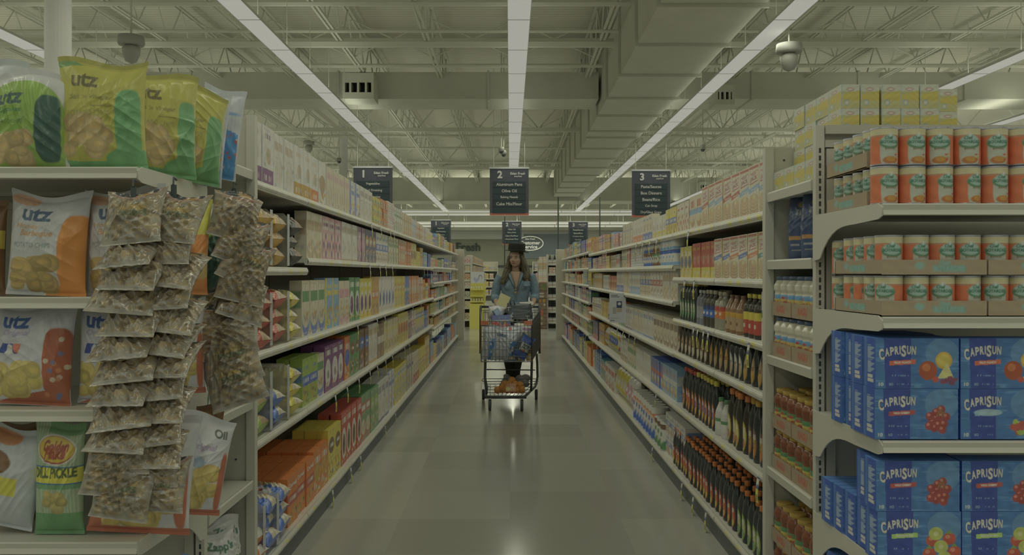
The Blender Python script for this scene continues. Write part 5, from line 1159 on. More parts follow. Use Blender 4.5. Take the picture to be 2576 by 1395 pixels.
stand(chipbag('yellow plain', .17, .08, .3, '', 24), 395, 510, 0, 2.78, 'yellow and orange chip bag behind the hanging snack strip', ty=.06, rz=.55, z=zB_)
stand(chipbag('green tall', .17, .08, .3, '', 25), 480, 560, 0, 2.97, 'lime and dark green bag turned towards the aisle by the slotted upright', rz=.8, z=zB_)
r1 = chipbag('red', .235, .09, .3, '', 31, crumple=1.2); r2 = chipbag('red', .235, .09, .295, '', 32)
stand(r1, -28, 183, 0, 2.56, 'white and red chip bag with blue lettering, whole front seen, third chip shelf', tx=-.05, ty=.05, z=zC_)
stand(r2, 190, 400, 0, 2.6, 'white and red chip bag hidden behind the hanging snack strip, third chip shelf', tx=-.04, z=zC_)
stand(chipbag('oil', .2, .08, .3, '', 33), 370, 500, 0, 2.78, 'white and red chip bag beside the slotted upright, third chip shelf', rz=.5, z=zC_)
stand(chipbag('pickle', .145, .08, .325, '', 41, crumple=1.1), 85, 215, 0, 2.55, 'green striped dill pickle chip bag with yellow oval and band', tx=-.03, z=zD_)
stand(chipbag('silver', .17, .09, .29, '', 42), -60, 75, 0, 2.56, 'silver bag with yellow band cut by the frame, beside the dill pickle bag', ty=.2, z=zD_ + .02)
stand(chipbag('brown', .17, .08, .3, '', 43), 5, 130, 0, 2.7, 'dark brown snack bag behind the dill pickle bag', z=zD_)
stand(chipbag('oil', .29, .12, .33, '', 44, crumple=1.3), 215, 480, 0, 2.56, 'big white and red chip bag at the foot of the hanging snack strip', tx=-.1, ty=.08, rz=.1, z=zD_)
stand(chipbag('oil', .23, .1, .31, '', 45), 400, 520, 0, 2.76, 'white chip bag lying against the slotted upright above the bottom shelf', ty=.2, rz=.6, z=zD_)
stand(chipbag('brown', .15, .07, .3, '', 46), 445, 530, 0, 2.92, 'brown kettle chip bag tucked beside the slotted upright', ty=.1, rz=.5, z=zD_ + .02)
# side shelving bags
zo = chipbag('zap orange', .19, .09, .27, '', 51, crumple=1.4); zp = chipbag('zap purple', .19, .09, .25, '', 52, crumple=1.4); zg = chipbag('zap green', .17, .08, .27, '', 53, crumple=1.4)
def wstand(p, Z, z, label, rz=PI / 2 - .5, ty=0, x=-1.14): return p.put((x, Z, z), (-.04, ty, rz), label)
wstand(zo, 3.36, 1.7765, 'white and orange striped chip bag on the top narrow side shelf')
wstand(zp, 3.3, 1.3015, 'white and purple chip bag behind the top of the aisle side snack strip')
wstand(zg, 3.33, .8445, 'white chip bag with dark stripes under the aisle side snack strip', x=-1.2); 
wstand(zg, 3.25, .5165, 'white and green striped chip bag on the low narrow side shelf', x=-1.17)
wstand(zo, 3.3, .1215, 'white and orange striped chip bag on the lowest narrow side shelf', x=-1.1)
wstand(zg, 3.48, .1215, 'white and green striped chip bag beside the lowest orange striped one', x=-1.13)
stand(chipbag('den', .22, .1, .27, '', 55), 400, 560, 0, 2.62, 'pale bag with yellow oval near the bottom frame edge', ty=.3, rz=.3, z=.222 + .0)
stand(chipbag('den', .2, .1, .28, '', 56), 330, 420, 0, 2.6, 'pale green topped bag standing low under the dill pickle shelf', rz=.1, z=.222)

# ---------------------------------------------------------------- hanging snack strips
def skin_cv(seed, word):
    rg = random.Random(seed); cv = Canvas(72, 72, .9, px(100, 94, 76))
    for _ in range(150): cv.ell(rg.uniform(.05, .95), rg.uniform(.06, .85), rg.uniform(.02, .07), rg.uniform(.015, .05), [px(112, 98, 66), px(84, 72, 46), px(122, 110, 80), px(72, 62, 42), px(104, 88, 54)][rg.randrange(5)], .75)
    for _ in range(34): a, b = rg.uniform(0, 1), rg.uniform(0, 1); cv.poly([(a, b), (a + rg.uniform(.05, .3), b + rg.uniform(-.05, .05)), (a + rg.uniform(.05, .2), b + .03)], px(124, 121, 108), .6)  # pale slivers painted as highlights on the clear film
    cv.ell(.5, 1.02, .45, .2, px(112, 66, 50)); cv.ell(.5, 1.02, .43, .175, px(118, 112, 96)); cv.ell(.5, 1.02, .39, .15, px(44, 46, 46)); cv.ell(.62, .93, .16, .05, px(116, 92, 50))
    cv.rect(0, 0, 1, .05, px(118, 114, 98), .6)
    if word: cv.rect(.22, .42, .86, .62, px(104, 94, 66), .7); cv.text(word[0], .54, .58, .5, px(112, 96, 46), h=.1, bold=4); cv.text(word[1], .54, .48, .5, px(66, 72, 50), h=.1, bold=4)
    cv.c = cv.c * .72; cv.mottle(.14, 8, rg); return cv
M_CLEAR = mat('snack_film', attr=True, rough=.16, spec=.7)
SK = [bag('snack_bag', .185, .06, .19, skin_cv(k, [None, ('PORK', 'SKINS'), ('BAKED', 'STRIPS'), None][k]), px(96, 86, 62), '', 'snack bag', 60 + k, crumple=2.4, mat_=M_CLEAR) for k in range(4)]
def strip(name, x, ztop, zbot, Z, label):
    e = empty(name, (x, Z, ztop), label, 'hanging strip'); mb = MB(); mb.box(-.008, .008, -.001, .001, zbot - ztop, 0); mb.obj('strip_band', M_BLACK, e)
    mb = MB(); mb.tube([(0, .02, .015), (0, 0, .02), (0, -.004, 0)], .003, 6); mb.obj('hook', M_BLACK, e); return e
# two strips in front of the end display, one on the aisle corner
for nm, xc, y0, y1, n, Z, hz, lab, dx in (('clip_strip', 330, 545, 1235, 13, 2.37, (.16, .19), 'outer column of snack bags hung on the end display', 0), ('clip_strip', 432, 540, 1215, 13, 2.40, (.13, .16), 'inner column of snack bags hung on the end display', 0)):
    strip(nm, wx(xc, Z + .03), wz(y0 - 80, Z), wz(y1 + 30, Z), Z + .045, 'black hanging strip carrying the ' + lab)
    for i in range(n):
        t = i / (n - 1); y = y0 + (y1 - y0) * t; xo = xc + (-1) ** i * 4 + (t * -38 if xc < 400 else t * -40) + rnd.uniform(-6, 6)
        sc = (.93 if xc < 400 else .80) * rnd.uniform(.95, 1.04)
        if y < 600: th = -.5
        elif y > 1110: th = -.28
        else: th = -.95 + rnd.uniform(-.12, .12)
        o = SK[2 if (y > 1110 and xc < 400) else (1 if i % 3 == 0 else [0, 3][i % 2])].put((wx(xo, Z), Z - .05 * math.sin(-th), wz(y + 50, Z) - .02), (th, rnd.uniform(-.12, .12), rnd.uniform(-.2, .2)), f'clear bag of tan snacks, {ordinal(i)} down the {"outer" if xc < 400 else "inner"} column of the end display', 'snack bags in the ' + ('outer' if xc < 400 else 'inner') + ' hanging column')
        o.scale = (sc, sc, sc)
Z = 2.88
strip('clip_strip', wx(585, Z + .03), wz(470, Z), wz(1010, Z), Z + .045, 'black hanging strip on the aisle corner of the chip shelves')
cols_ = [(590, 590), (600, 650), (605, 700), (608, 745), (610, 790), (575, 830), (590, 880), (605, 945), (618, 1000)]
for i, (xc, y) in enumerate(cols_):
    th = (-.25 if i < 4 else (-.6 if i < 6 else -.2)); o = SK[[0, 3, 1, 0, 3, 0, 3, 1, 1][i]].put((wx(xc, Z), Z - .04, wz(y + 14, Z)), (th, .25 + .1 * (i % 3) if i < 5 else -.12 - .06 * (i - 5), .55 if i < 5 else .25), f'clear bag of tan snacks, {ordinal(i)} down the strip on the aisle corner', 'snack bags on the aisle corner strip')
    o.scale = (.86, .86, .86) if i < 5 else (1.0, 1.0, 1.0)

# ---------------------------------------------------------------- bagged cereal bays
def cer_bag(base, acc, seed, word=None):
    rg = random.Random(seed); cv = Canvas(60, 44, 1.5, C[acc]); cv.rect(0, .0, 1, .42, C[base]); 
    for _ in range(60): cv.ell(rg.uniform(.1, .9), rg.uniform(.45, .9), .04, .035, [C['tan'], C['gold'], C['cream'], C['brown']][rg.randrange(4)], .8)
    cv.rect(.25, .14, .75, .34, C['white'], .8); cv.scrib(.3, .18, .7, .3, C['red'] if base != 'red' else C['blue'], rg, 1, .8); cv.mottle(.1, 6, rg)
    return bag('cereal_bag', .235, .088, .225, cv, C[base], f'{base} and {acc} cereal bag', 'cereal bag', seed, crumple=1.5, ep=(6, .42), vp=.4)
M_ACR = mat('clear_acrylic', (.85, .85, .8), rough=.08, alpha=.32, spec=.6)
def divider(Z, z, h, lab, accent):
    e = empty('shelf_divider', (-1.06, Z, z), lab, 'divider'); mb = MB(); mb.prism([(0, 0), (-.3, 0), (-.3, h), (-.02, h), (0, h - .02)], 'y', -.0015, .0015); mb.obj('clear_panel', M_ACR, e)
    mb = MB(); cv = Canvas(8, 30, .17, px(112, 112, 102)); rg = random.Random(int(Z * 10)); cv.blobs(0, .1, 1, .9, [C[accent], px(122, 120, 108), px(96, 98, 92)], 10, .2, rg, .5)
    y = np.linspace(-.022, .022, 8); zz = np.linspace(0.01, h - .005, 30); Y, ZZ = np.meshgrid(y, zz); mb.grid(np.stack([0 * Y + .002 + .004 * np.cos(Y * 60), Y, ZZ], -1), cv.c); mb.obj('front_strip', M_STRIP, e)
bags_ = {k: cer_bag(*k, seed=70 + n) for n, k in enumerate((('gold', 'tan'), ('black', 'brown'), ('red', 'tan'), ('yellow', 'cream'), ('blue', 'cream'), ('orange', 'white'), ('lime', 'tan')))}
def pile(k, Z, z, n, nm, lean=.0):
    for i in range(n):
        bags_[k].put((-1.165 - .012 * (i % 2), Z - .1, z + .05 + i * .074), (-PI / 2 + rnd.uniform(-.05, .05), rnd.uniform(-.1, .04), rnd.uniform(-.06, .06)), f'{k[0]} and {k[1]} cereal bag lying flat, {ordinal(i)} up, {nm}')
cols3 = (3.76, 4.03, 4.33)
for z, nm, h, ks, ns in ((1.386, 'second cereal shelf', .26, [('gold', 'tan'), ('gold', 'tan'), ('black', 'brown')], (3, 3, 3)), (1.031, 'third cereal shelf', .25, [('red', 'tan'), ('red', 'tan'), ('yellow', 'cream')], (3, 3, 3)),
                         (.661, 'fourth cereal shelf', .27, [('lime', 'tan'), ('blue', 'cream'), ('yellow', 'cream')], (2, 2, 3)), (BASE_Z, 'bottom cereal shelf', .25, [('orange', 'white'), ('blue', 'cream'), ('blue', 'cream')], (2, 3, 3))):
    if nm.startswith('bottom'): cc = (3.72, 3.92, 4.14)
    else: cc = cols3
    for j, (Zq, k, n) in enumerate(zip(cc, ks, ns)):
        pile(k, Zq, z, n, f'{ordinal(j)} slot, {nm}')
        divider(Zq - .13 + (.0 if j else .03), z, h, f'clear upright divider, {ordinal(j)} along the {nm}', ['pink', 'red', 'sky blue'][j])
print('CAPS OK', len(D.objects))
# ---------------------------------------------------------------- beyond the cross aisle
def flat_unit(x0, x1, Z, top, shelves, label, depth=.45, m=M_SHELF):
    X0, X1 = wx(x0, Z), wx(x1, Z); e = empty('far_shelving', ((X0 + X1) / 2, Z, 0), label, 'shelving'); w = (X1 - X0) / 2
    mb = MB(); mb.box(-w, w, depth - .03, depth, 0, top); mb.obj('back_panel', M_PANEL, e)
    for q in (-1, 1):
        mb = MB(); mb.box(*sorted((q * w, q * (w - .03))), 0, depth - .031, 0, top); mb.obj('side_panel', m, e)
    for z in shelves:
        mb = MB(); mb.box(-w + .031, w - .031, -.01, depth - .031, z - .03, z); mb.box(-w + .031, w - .031, -.02, -.01, z - .045, z + .004, mi=0); mb.obj('shelf', M_SHELF, e)
    return e, X0, X1
# drinks unit beside the syrup side pegboard end
Z = 21.8; e, X0, X1 = flat_unit(1376, 1403, Z, 1.83, [.16, .43, .74, 1.05, 1.35, 1.6], 'tall end shelving with dark drink bottles past the syrup side pegboard')
crate = boxp('bottle_carrier', 'grey', 'white', 'band', .105, .08, .1, noun='bottle carrier')
bt = bottle('dark_drink_bottle', [(.03, 0), (.033, .01), (.033, .12), (.014, .17), (.012, .21)], 1, 1, .014, .015, .208, px(30, 32, 30), C['grey'], 'dark drink bottle', 'bottle', n=12, H=10)
for k, z in enumerate([.16, .43, .74, 1.05, 1.6]):
    for i in range(2):
        crate.put((X0 + .08 + i * .115, Z + .01, z + .001), 0, f'grey bottle carrier, {ordinal(k)} shelf up, {["wood display side", "pegboard side"][i]}, far drinks unit')
        for j in range(1): bt.put((X0 + .08 + i * .115, Z + .14, z + .001), 0, f'dark bottle above its carrier, {ordinal(k)} shelf up, {["wood display side", "pegboard side"][i]}, far drinks unit')
boxp('snack_box', 'cream', 'red', 'oval', .16, .1, .16).put((X0 + .13, Z + .02, 1.351), 0, 'cream box with red oval alone on the far drinks unit')
# wood-look display
e = empty('wood_display', (wx(1366, 21.5), 21.5, 0), 'brown wood-look display stand with green sprig and orange jars printed on it', 'display stand')
cv = Canvas(40, 90, .3, px(72, 60, 44)); rg = random.Random(3)
for k in range(12): cv.rect(0, k / 12, 1, k / 12 + .006, px(54, 44, 32))
cv.mottle(.1, 5, rg); cv.blobs(.35, .86, .75, .97, [px(52, 64, 36), px(62, 72, 40)], 14, .1, rg); cv.rect(.1, .76, .6, .79, px(104, 98, 80)); cv.rect(.1, .7, .6, .73, px(104, 98, 80)); cv.ell(.15, .62, .1, .04, px(100, 72, 32)); cv.ell(.62, .62, .12, .04, px(110, 84, 32)); cv.ell(.68, .53, .1, .025, px(112, 108, 90)); cv.rect(.2, .3, .5, .42, px(108, 54, 38)); cv.ell(.35, .24, .16, .03, px(90, 88, 56)); cv.ell(.3, .12, .14, .03, px(96, 96, 66))
w = 21 * 21.5 / F / 2; X, ZZ = np.meshgrid(np.linspace(-w, w, 40), np.linspace(0, wz(712, 21.5), 90)); mb = MB(); mb.grid(np.stack([X, 0 * X, ZZ], -1), cv.c); mb.box(-w, w, .001, .28, 0, wz(712, 21.5), px(72, 60, 44)); mb.obj('stand_body', M_CARD, e)
mb = MB(); mb.box(-w + .01, w - .01, .03, .25, wz(712, 21.5), wz(712, 21.5) + .02, px(80, 68, 50)); mb.obj('tray_top', M_CARD, e)
for t in range(4):
    for i in range(2): boxp('snack_box', ['cream', 'white', 'tan', 'cream'][t], ['orange', 'green', 'gold', 'pink'][t], 'wheat', .09, .12, .155).put((wx(1366, 21.5) - .05 + i * .098, 21.55, wz(712, 21.5) + .021 + t * .157), 0, f'pale carton on the wood-look display, {ordinal(t)} tier, {["inner", "outer"][i]} one')
# second runs of shelving beyond the cross aisle
def far_run(s, X, Z0, Z1, top, label):
    for k in range(3):
        a, b = Z0 + k * (Z1 - Z0) / 3, Z0 + (k + 1) * (Z1 - Z0) / 3
        e = empty('far_shelving', (s * (X + .3), a, 0), f'{label}, {ordinal(k)} section along', 'shelving', label)
        mb = MB(); mb.box(*sorted((s * .22, s * .25)), 0, b - a - .002, 0, top); mb.obj('back_panel', M_PANEL, e)
        if k == 0: mb = MB(); mb.box(*sorted((s * -.3, s * .26)), -.03, -.002, 0, top + .04); mb.obj('side_panel', M_SHELF, e)
        for z in (.12, .46, .78, 1.08, 1.38, 1.64):
            if z < top: mb = MB(); mb.box(*sorted((s * -.3, s * .215)), 0, b - a - .002, z - .035, z); mb.obj('shelf', M_SHELF, e)
far_run(-1, .97, 22.86, 36, 1.75, 'long far shelving behind the yellow display')
far_run(1, 1.0, 22.9, 34, 1.68, 'long far shelving behind the wood-look display')
rg = random.Random(77)
for s, X in ((-1, .97), (1, 1.0)):
    for k, z in enumerate((.12, .46, .78, 1.08, 1.38, 1.64)):
        Zq = 23.3; i = 0
        while Zq < 33:
            b, a = rg.choice(['white', 'cream', 'tan', 'yellow', 'orange', 'pink', 'grey']), rg.choice(['red', 'gold', 'green', 'blue'])
            if z > .8 or Zq < 28:
                p = boxp('jar_box', b, a, 'band', .3, .15, .2, noun='jar case'); p.put((s * (X + .03), Zq + .16, z + .001), (0, 0, -s * PI / 2), f'{b} and {a} jar case, {ordinal(i)} along, {ordinal(k)} shelf up, far run behind the {"yellow" if s < 0 else "wood-look"} display', None)
            Zq += .36; i += 1
# narrow shelf unit next to the cereal side pegboard end
Z = 22.3; e, X0, X1 = flat_unit(1166, 1186, Z, 1.72, [.2, .5, .75, 1.02, 1.2, 1.42, 1.62], 'narrow far shelving with pale packs past the cereal side pegboard')
for k, z in enumerate([.2, .5, .75, 1.02, 1.2, 1.42, 1.62]):
    p = boxp('jar_box', ['tan', 'cream', 'grey', 'white', 'orange', 'cream', 'pink'][k], ['brown', 'gold', 'green', 'red', 'brown', 'gold', 'red'][k], 'grid', .13, .15, .16 if k != 3 else .13, noun='pack'); p.put(((X0 + X1) / 2, Z + .02, z + .001), 0, f'pale pack alone on the {ordinal(k)} shelf up of the narrow far shelving')
# yellow floor display
Z = 21.6; yx0, yx1 = wx(1181, Z), wx(1221, Z); w = (yx1 - yx0) / 2; yc_ = (yx0 + yx1) / 2; Y = px(126, 120, 50)
e = empty('floor_display', (yc_, Z, 0), 'bright yellow cardboard floor display with white bottles near the cereal side', 'display stand'); zt0 = wz(712, Z)
m_y = mat('yellow_board', Y, rough=.6)
mb = MB(); mb.prism([(-w, 0), (w * .72, 0), (w * .9, zt0 - .5), (w, zt0 - .45), (w, zt0), (-w * .9, zt0), (-w * .9, zt0 - .45), (-w, zt0 - .5)], 'y', .12, .35); mb.obj('display_body', m_y, e)
mb = MB(); mb.box(-w, w * .72, 0, .119, 0, zt0 - .5); mb.obj('lower_panel', m_y, e)
for k, z in enumerate((zt0 - .44, zt0 - .3, zt0 - .14)):
    mb = MB(); mb.box(-w * .92, w * .8, -.02, .119, z - .03, z); mb.obj('display_shelf', m_y, e)
wb_ = bottle('small_bottle', [(.016, 0), (.017, .005), (.017, .05), (.008, .068)], 1, 1, .008, .015, .066, px(130, 128, 112), px(74, 72, 62), 'small white bottle', 'bottle', n=12, H=8)
for k, z in enumerate((zt0 - .44, zt0 - .14)):
    for i in range(5): wb_.put((yc_ - w * .78 + i * w * .33, Z + .05, z + .001), 0, f'small white bottle, {ordinal(i)} across, {["lower", "upper"][k]} shelf of the yellow display', 'small bottles on the yellow display')
hv = Canvas(30, 22, 1.6, px(122, 122, 112)); hv.blobs(.1, .1, .6, .4, [px(86, 88, 112), px(100, 100, 116)], 10, .07, random.Random(2)); hv.ell(.7, .5, .14, .24, px(76, 72, 80)); hv.ell(.7, .45, .1, .2, px(122, 122, 112))
X, ZZ = np.meshgrid(np.linspace(-w * .85, w * .85, 30), np.linspace(zt0, wz(683, Z), 22)); mb = MB(); mb.grid(np.stack([X, 0 * X + .14, ZZ], -1), hv.c); mb.box(-w * .85, w * .85, .1402, .16, zt0, wz(683, Z), px(118, 118, 108)); mb.obj('header_card', M_CARD, e)
# pale wide far fixtures seen between the runs
for n_, (x0, x1, Z, top, lab) in enumerate(((1190, 1252, 44, 1.95, 'wide far wall cooler with pale packages left of the hat'), (1340, 1372, 40, 1.9, 'far service area shelving under the oval sign'))):
    lab = lab.replace('left of', 'beyond'); e, X0, X1 = flat_unit(x0, x1, Z, top, [.3, .7, 1.1, 1.5], lab, .6)
    rg = random.Random(n_)
    for k, z in enumerate((.3, .7, 1.1, 1.5)):
        xq = X0 + .1; i = 0
        while xq < X1 - .2:
            boxp('far_package', rg.choice(['white', 'sky blue', 'cream', 'pink', 'yellow']), rg.choice(['red', 'blue', 'green']), 'band', .2, .2, .25, noun='package').put((xq + .1, Z + .05, z + .001), 0, f'pale package, {ordinal(i)} across, {ordinal(k)} shelf up, {"far wall cooler" if n_ == 0 else "service area shelving"}'); xq += .24; i += 1
e = empty('service_counter', (wx(1400, 50), 50, 0), 'dark service counter under the oval sign', 'counter'); mb = MB(); mb.box(-1.6, 1.3, 0, .7, 0, 1.1); mb.obj('counter_body', M_WALLD, e); mb = MB(); mb.box(-1.65, 1.35, -.05, .75, 1.1, 1.15); mb.obj('counter_top', M_PANEL, e)

# flag sign standing out from the syrup side shelves
Zs_ = 8.05; e = empty('shelf_flag_sign', P(1554, 811, Zs_), 'white flag sign with small oat box pictured, sticking out of the syrup side shelves', 'sign')
fv = Canvas(44, 76, .152 / .27, px(118, 119, 112)); fv.rect(.1, .92, .5, .93, px(60, 62, 60)); fv.rect(.1, .87, .6, .88, px(60, 62, 60)); fv.rect(.45, .36, .75, .72, px(110, 100, 80)); fv.rect(.45, .5, .75, .72, px(36, 44, 58)); fv.ell(.6, .64, .1, .05, C['white']); fv.rect(.2, .3, .4, .52, px(96, 90, 80), .8); fv.rect(.08, .14, .6, .147, px(80, 82, 80)); fv.rect(.08, .06, .3, .075, px(60, 62, 60))
X, ZZ = np.meshgrid(np.linspace(-.076, .076, 44), np.linspace(0, .27, 76)); mb = MB(); mb.grid(np.stack([X, 0 * X, ZZ], -1), fv.c); mb.box(-.076, .076, .0005, .003, 0, .27, px(118, 119, 112)); mb.obj('sign_card', M_CARD, e)
mb = MB(); mb.lathe([(.001, 0), (.016, 0), (.016, .012), (.001, .012)], 16); o = mb.obj('clip_disc', M_BLACK, e); o.location = (.07, -.004, .245); o.rotation_euler = (PI / 2, 0, 0)
mb = MB(); mb.tube([(.07, 0, .245), (.10, .0, .245)], .004, 6); mb.obj('clip_arm', M_BLACK, e)
# ---------------------------------------------------------------- the shopping cart
cart = empty('shopping_cart', (-.02, 9.0, 0), 'full black wire shopping cart with orange bumpers ridden by the woman in the hat', 'shopping cart')
CO = Vector(cart.location)
def cobj(mb, n, m, par=None, smooth=False):
    o = mb.obj(n, m, par or cart, smooth=smooth)
    if par is None: o.location = -CO
    return o
M_WIRE = mat('cart_wire', px(44, 48, 46), rough=.3, spec=.6); M_ORG = mat('orange_plastic', px(116, 66, 42), rough=.4); M_CPANEL = mat('cart_panel', px(34, 40, 36), rough=.5)
M_RUB = mat('wheel_rubber', px(34, 38, 38), rough=.6)
Zf, Zr = 8.68, 9.50
FL, FR = wx(1211, Zf), wx(1337, Zf)            # basket front left and right
RL, RR = wx(1209, Zr), wx(1357, Zr)
zb_f, zt_f = wz(909, Zf), wz(808, Zf); zb_r, zt_r = .56, wz(781, Zr)
rw = .0032
mb = MB()
for k in range(15):
    t = k / 14; mb.tube([(FL + (FR - FL) * t, Zf, zb_f), (FL + (FR - FL) * t, Zf, zt_f)], rw * .8, 5)
for k, t in enumerate((0, .13, .3, .5, .72, .89, 1)): z = zb_f + (zt_f - zb_f) * t; mb.tube([(FL, Zf - .004, z), (FR, Zf - .004, z)], rw * (1.6 if k in (0, 6) else 1), 6)
cobj(mb, 'basket_front', M_WIRE)
for s, (a, b) in ((-1, (FL, RL)), (1, (FR, RR))):
    mb = MB()
    for k in range(19):
        t = k / 18; x = a + (b - a) * t; Z = Zf + (Zr - Zf) * t; mb.tube([(x, Z, zb_f + (zb_r - zb_f) * t), (x, Z, zt_f + (zt_r - zt_f) * t)], rw * .8, 5)
    for t in (0, .16, .35, .55, .78, 1): mb.tube([(a, Zf, zb_f + (zt_f - zb_f) * t), (b, Zr, zb_r + (zt_r - zb_r) * t)], rw * (1.6 if t in (0, 1) else 1), 6)
    cobj(mb, 'basket_side', M_WIRE)
    if s > 0:
        mb = MB(); q = lambda t, u: (a + (b - a) * t + .006, Zf + (Zr - Zf) * t, (zb_f + (zb_r - zb_f) * t) + u * ((zt_f - zb_f) + ((zt_r - zb_r) - (zt_f - zb_f)) * t))
        V = [q(.03, .04), q(.97, .04), q(.97, .93), q(.03, .93)]; V2 = [(x + .004, y, z) for x, y, z in V]
        mb.raw(V + V2, [(0, 1, 2, 3), (7, 6, 5, 4), (0, 4, 5, 1), (1, 5, 6, 2), (2, 6, 7, 3), (3, 7, 4, 0)]); cobj(mb, 'advert_panel', M_CPANEL)
mb = MB()
for k in range(12): t = k / 11; mb.tube([(FL + (FR - FL) * t, Zf, zb_f), (RL + (RR - RL) * t, Zr, zb_r)], rw * .8, 5)
for k in range(5): t = k / 4; mb.tube([(FL + (RL - FL) * t, Zf + (Zr - Zf) * t, zb_f + (zb_r - zb_f) * t), (FR + (RR - FR) * t, Zf + (Zr - Zf) * t, zb_f + (zb_r - zb_f) * t)], rw, 5)
cobj(mb, 'basket_bottom', M_WIRE)
mb = MB()
for k in range(14): t = k / 13; mb.tube([(RL + (RR - RL) * t, Zr, zb_r), (RL + (RR - RL) * t, Zr, zt_r)], rw * .8, 5)
for t in (0, .3, .6, 1): z = zb_r + (zt_r - zb_r) * t; mb.tube([(RL, Zr, z), (RR, Zr, z)], rw * 1.2, 6)
cobj(mb, 'basket_back', M_WIRE)
# child seat flap wires with two loops and the orange straps
mb = MB(); Zs = 9.3; xl, xr = wx(1215, Zs), wx(1352, Zs)
for k in range(12): t = k / 11; mb.tube([(xl + (xr - xl) * t, Zs, .76), (xl + (xr - xl) * t, Zs, zt_r - .01)], rw * .8, 5)
mb.tube([(xl, Zs, zt_r - .01), (xr, Zs, zt_r - .01)], rw * 1.3, 6); mb.tube([(xl, Zs, .76), (xr, Zs, .76)], rw * 1.3, 6)
cobj(mb, 'child_seat_flap', M_WIRE)
for x0 in (1237, 1321):
    mb = MB(); x = wx(x0, Zs); r = .017; pts = [(x - r, Zs - .01, .8)] + [(x - r * math.cos(a), Zs - .01, 1.0 + r * math.sin(a)) for a in np.linspace(0, PI, 8)] + [(x + r, Zs - .01, .8)]
    mb.tube(pts, rw, 6); cobj(mb, 'seat_loop', M_WIRE)
for x0, z0, z1 in ((1239, .8, .93), (1316, .8, .965)):
    mb = MB(); x = wx(x0, Zs - .03); mb.box(x - .014, x + .014, Zs - .035, Zs - .03, z0, z1); cobj(mb, 'seat_strap', M_ORG)
# bumpers
for x0, x1 in ((FL - .006, FL + .07), (FR - .075, FR + .006)):
    mb = MB(); mb.box(x0, x1, Zf - .022, Zf - .008, zt_f - .033, zt_f + .006); cobj(mb, 'corner_bumper', M_ORG)
# tube frame
def cyl(pts, r, n, name, m=M_BLACK): mb = MB(); mb.tube(pts, r, 10); return cobj(mb, name, m, smooth=True)
hz = wz(771, 9.62)
mb = MB(); mb.tube([(RL + .01, 9.62, hz), (RR - .01, 9.62, hz)], .0125, 12); cobj(mb, 'handle', M_BLACK, smooth=True)
for x, xx in ((RL, RL), (RR, RR)):
    sgn = 1 if x > 0 else -1
    mb = MB(); mb.tube([(x, 9.63, hz - .012), (x, 9.61, hz + .006), (x, 9.56, hz + .008), (x, 9.50, hz - .03), (x, 9.47, .8), (x, 9.46, .50)], .0125, 10); cobj(mb, 'upper_frame', M_BLACK, smooth=True)
zr_ = wz(1000, Zf); LL, LR = wx(1224, 8.72), wx(1319, 8.72)
BL, BR = wx(1220, 9.5), wx(1352, 9.5)
for s, fx, bx in ((-1, LL, BL), (1, LR, BR)):
    mb = MB(); mb.tube([(bx - s * .012, 9.42, .5), (bx - s * .004, 9.45, .4), (bx, 9.47, .25), (bx - s * .012, 9.44, .19), (bx - s * .03, 9.3, .165), (fx + s * .01, 8.8, zr_), (fx - s * .01, 8.72, zr_)], .013, 10); cobj(mb, 'frame_leg', M_BLACK, smooth=True)
    if s < 0: mb = MB(); mb.tube([(wx(1221, 8.95), 8.95, .50), (wx(1220, 8.95), 8.95, .3), (fx + s * .004, 8.86, zr_ + .02)], .014, 10); cobj(mb, 'front_strut', M_BLACK, smooth=True)
    else: mb = MB(); mb.tube([(wx(1338, 8.98), 8.98, .50), (wx(1337, 9.0), 9.0, .3), (wx(1336, 9.05), 9.05, .155)], .013, 10); cobj(mb, 'front_strut', M_BLACK, smooth=True)
mb = MB(); mb.tube([(LL - .02, 8.72, zr_), (LR + .02, 8.72, zr_)], .014, 10); cobj(mb, 'front_bar', M_BLACK, smooth=True)
mb = MB(); mb.tube([(wx(1224, 9.2), 9.2, wz(929, 9.2)), (wx(1346, 9.2), 9.2, wz(930, 9.2))], .006, 8); cobj(mb, 'cross_bar', M_BLACK)
mb = MB()
for k in range(11): t = k / 10; mb.tube([(LL + (LR - LL) * t, 8.73, zr_ + .012), (BL + (BR - BL) * t, 9.42, zr_ + .04)], .003, 5)
for k in range(5): t = k / 4; mb.tube([(LL + (BL - LL) * t, 8.73 + .69 * t, zr_ + .014 + .028 * t), (LR + (BR - LR) * t, 8.73 + .69 * t, zr_ + .014 + .028 * t)], .003, 5)
mb.tube([(BL - .02, 9.42, .205), (BR + .01, 9.42, .205)], .004, 6); mb.tube([(BL - .02, 9.42, .232), (BR + .01, 9.42, .232)], .004, 6); mb.tube([(BL - .02, 9.42, .205), (BL - .03, 9.42, .218), (BL - .02, 9.42, .232)], .004, 6)
cobj(mb, 'lower_rack', M_WIRE)
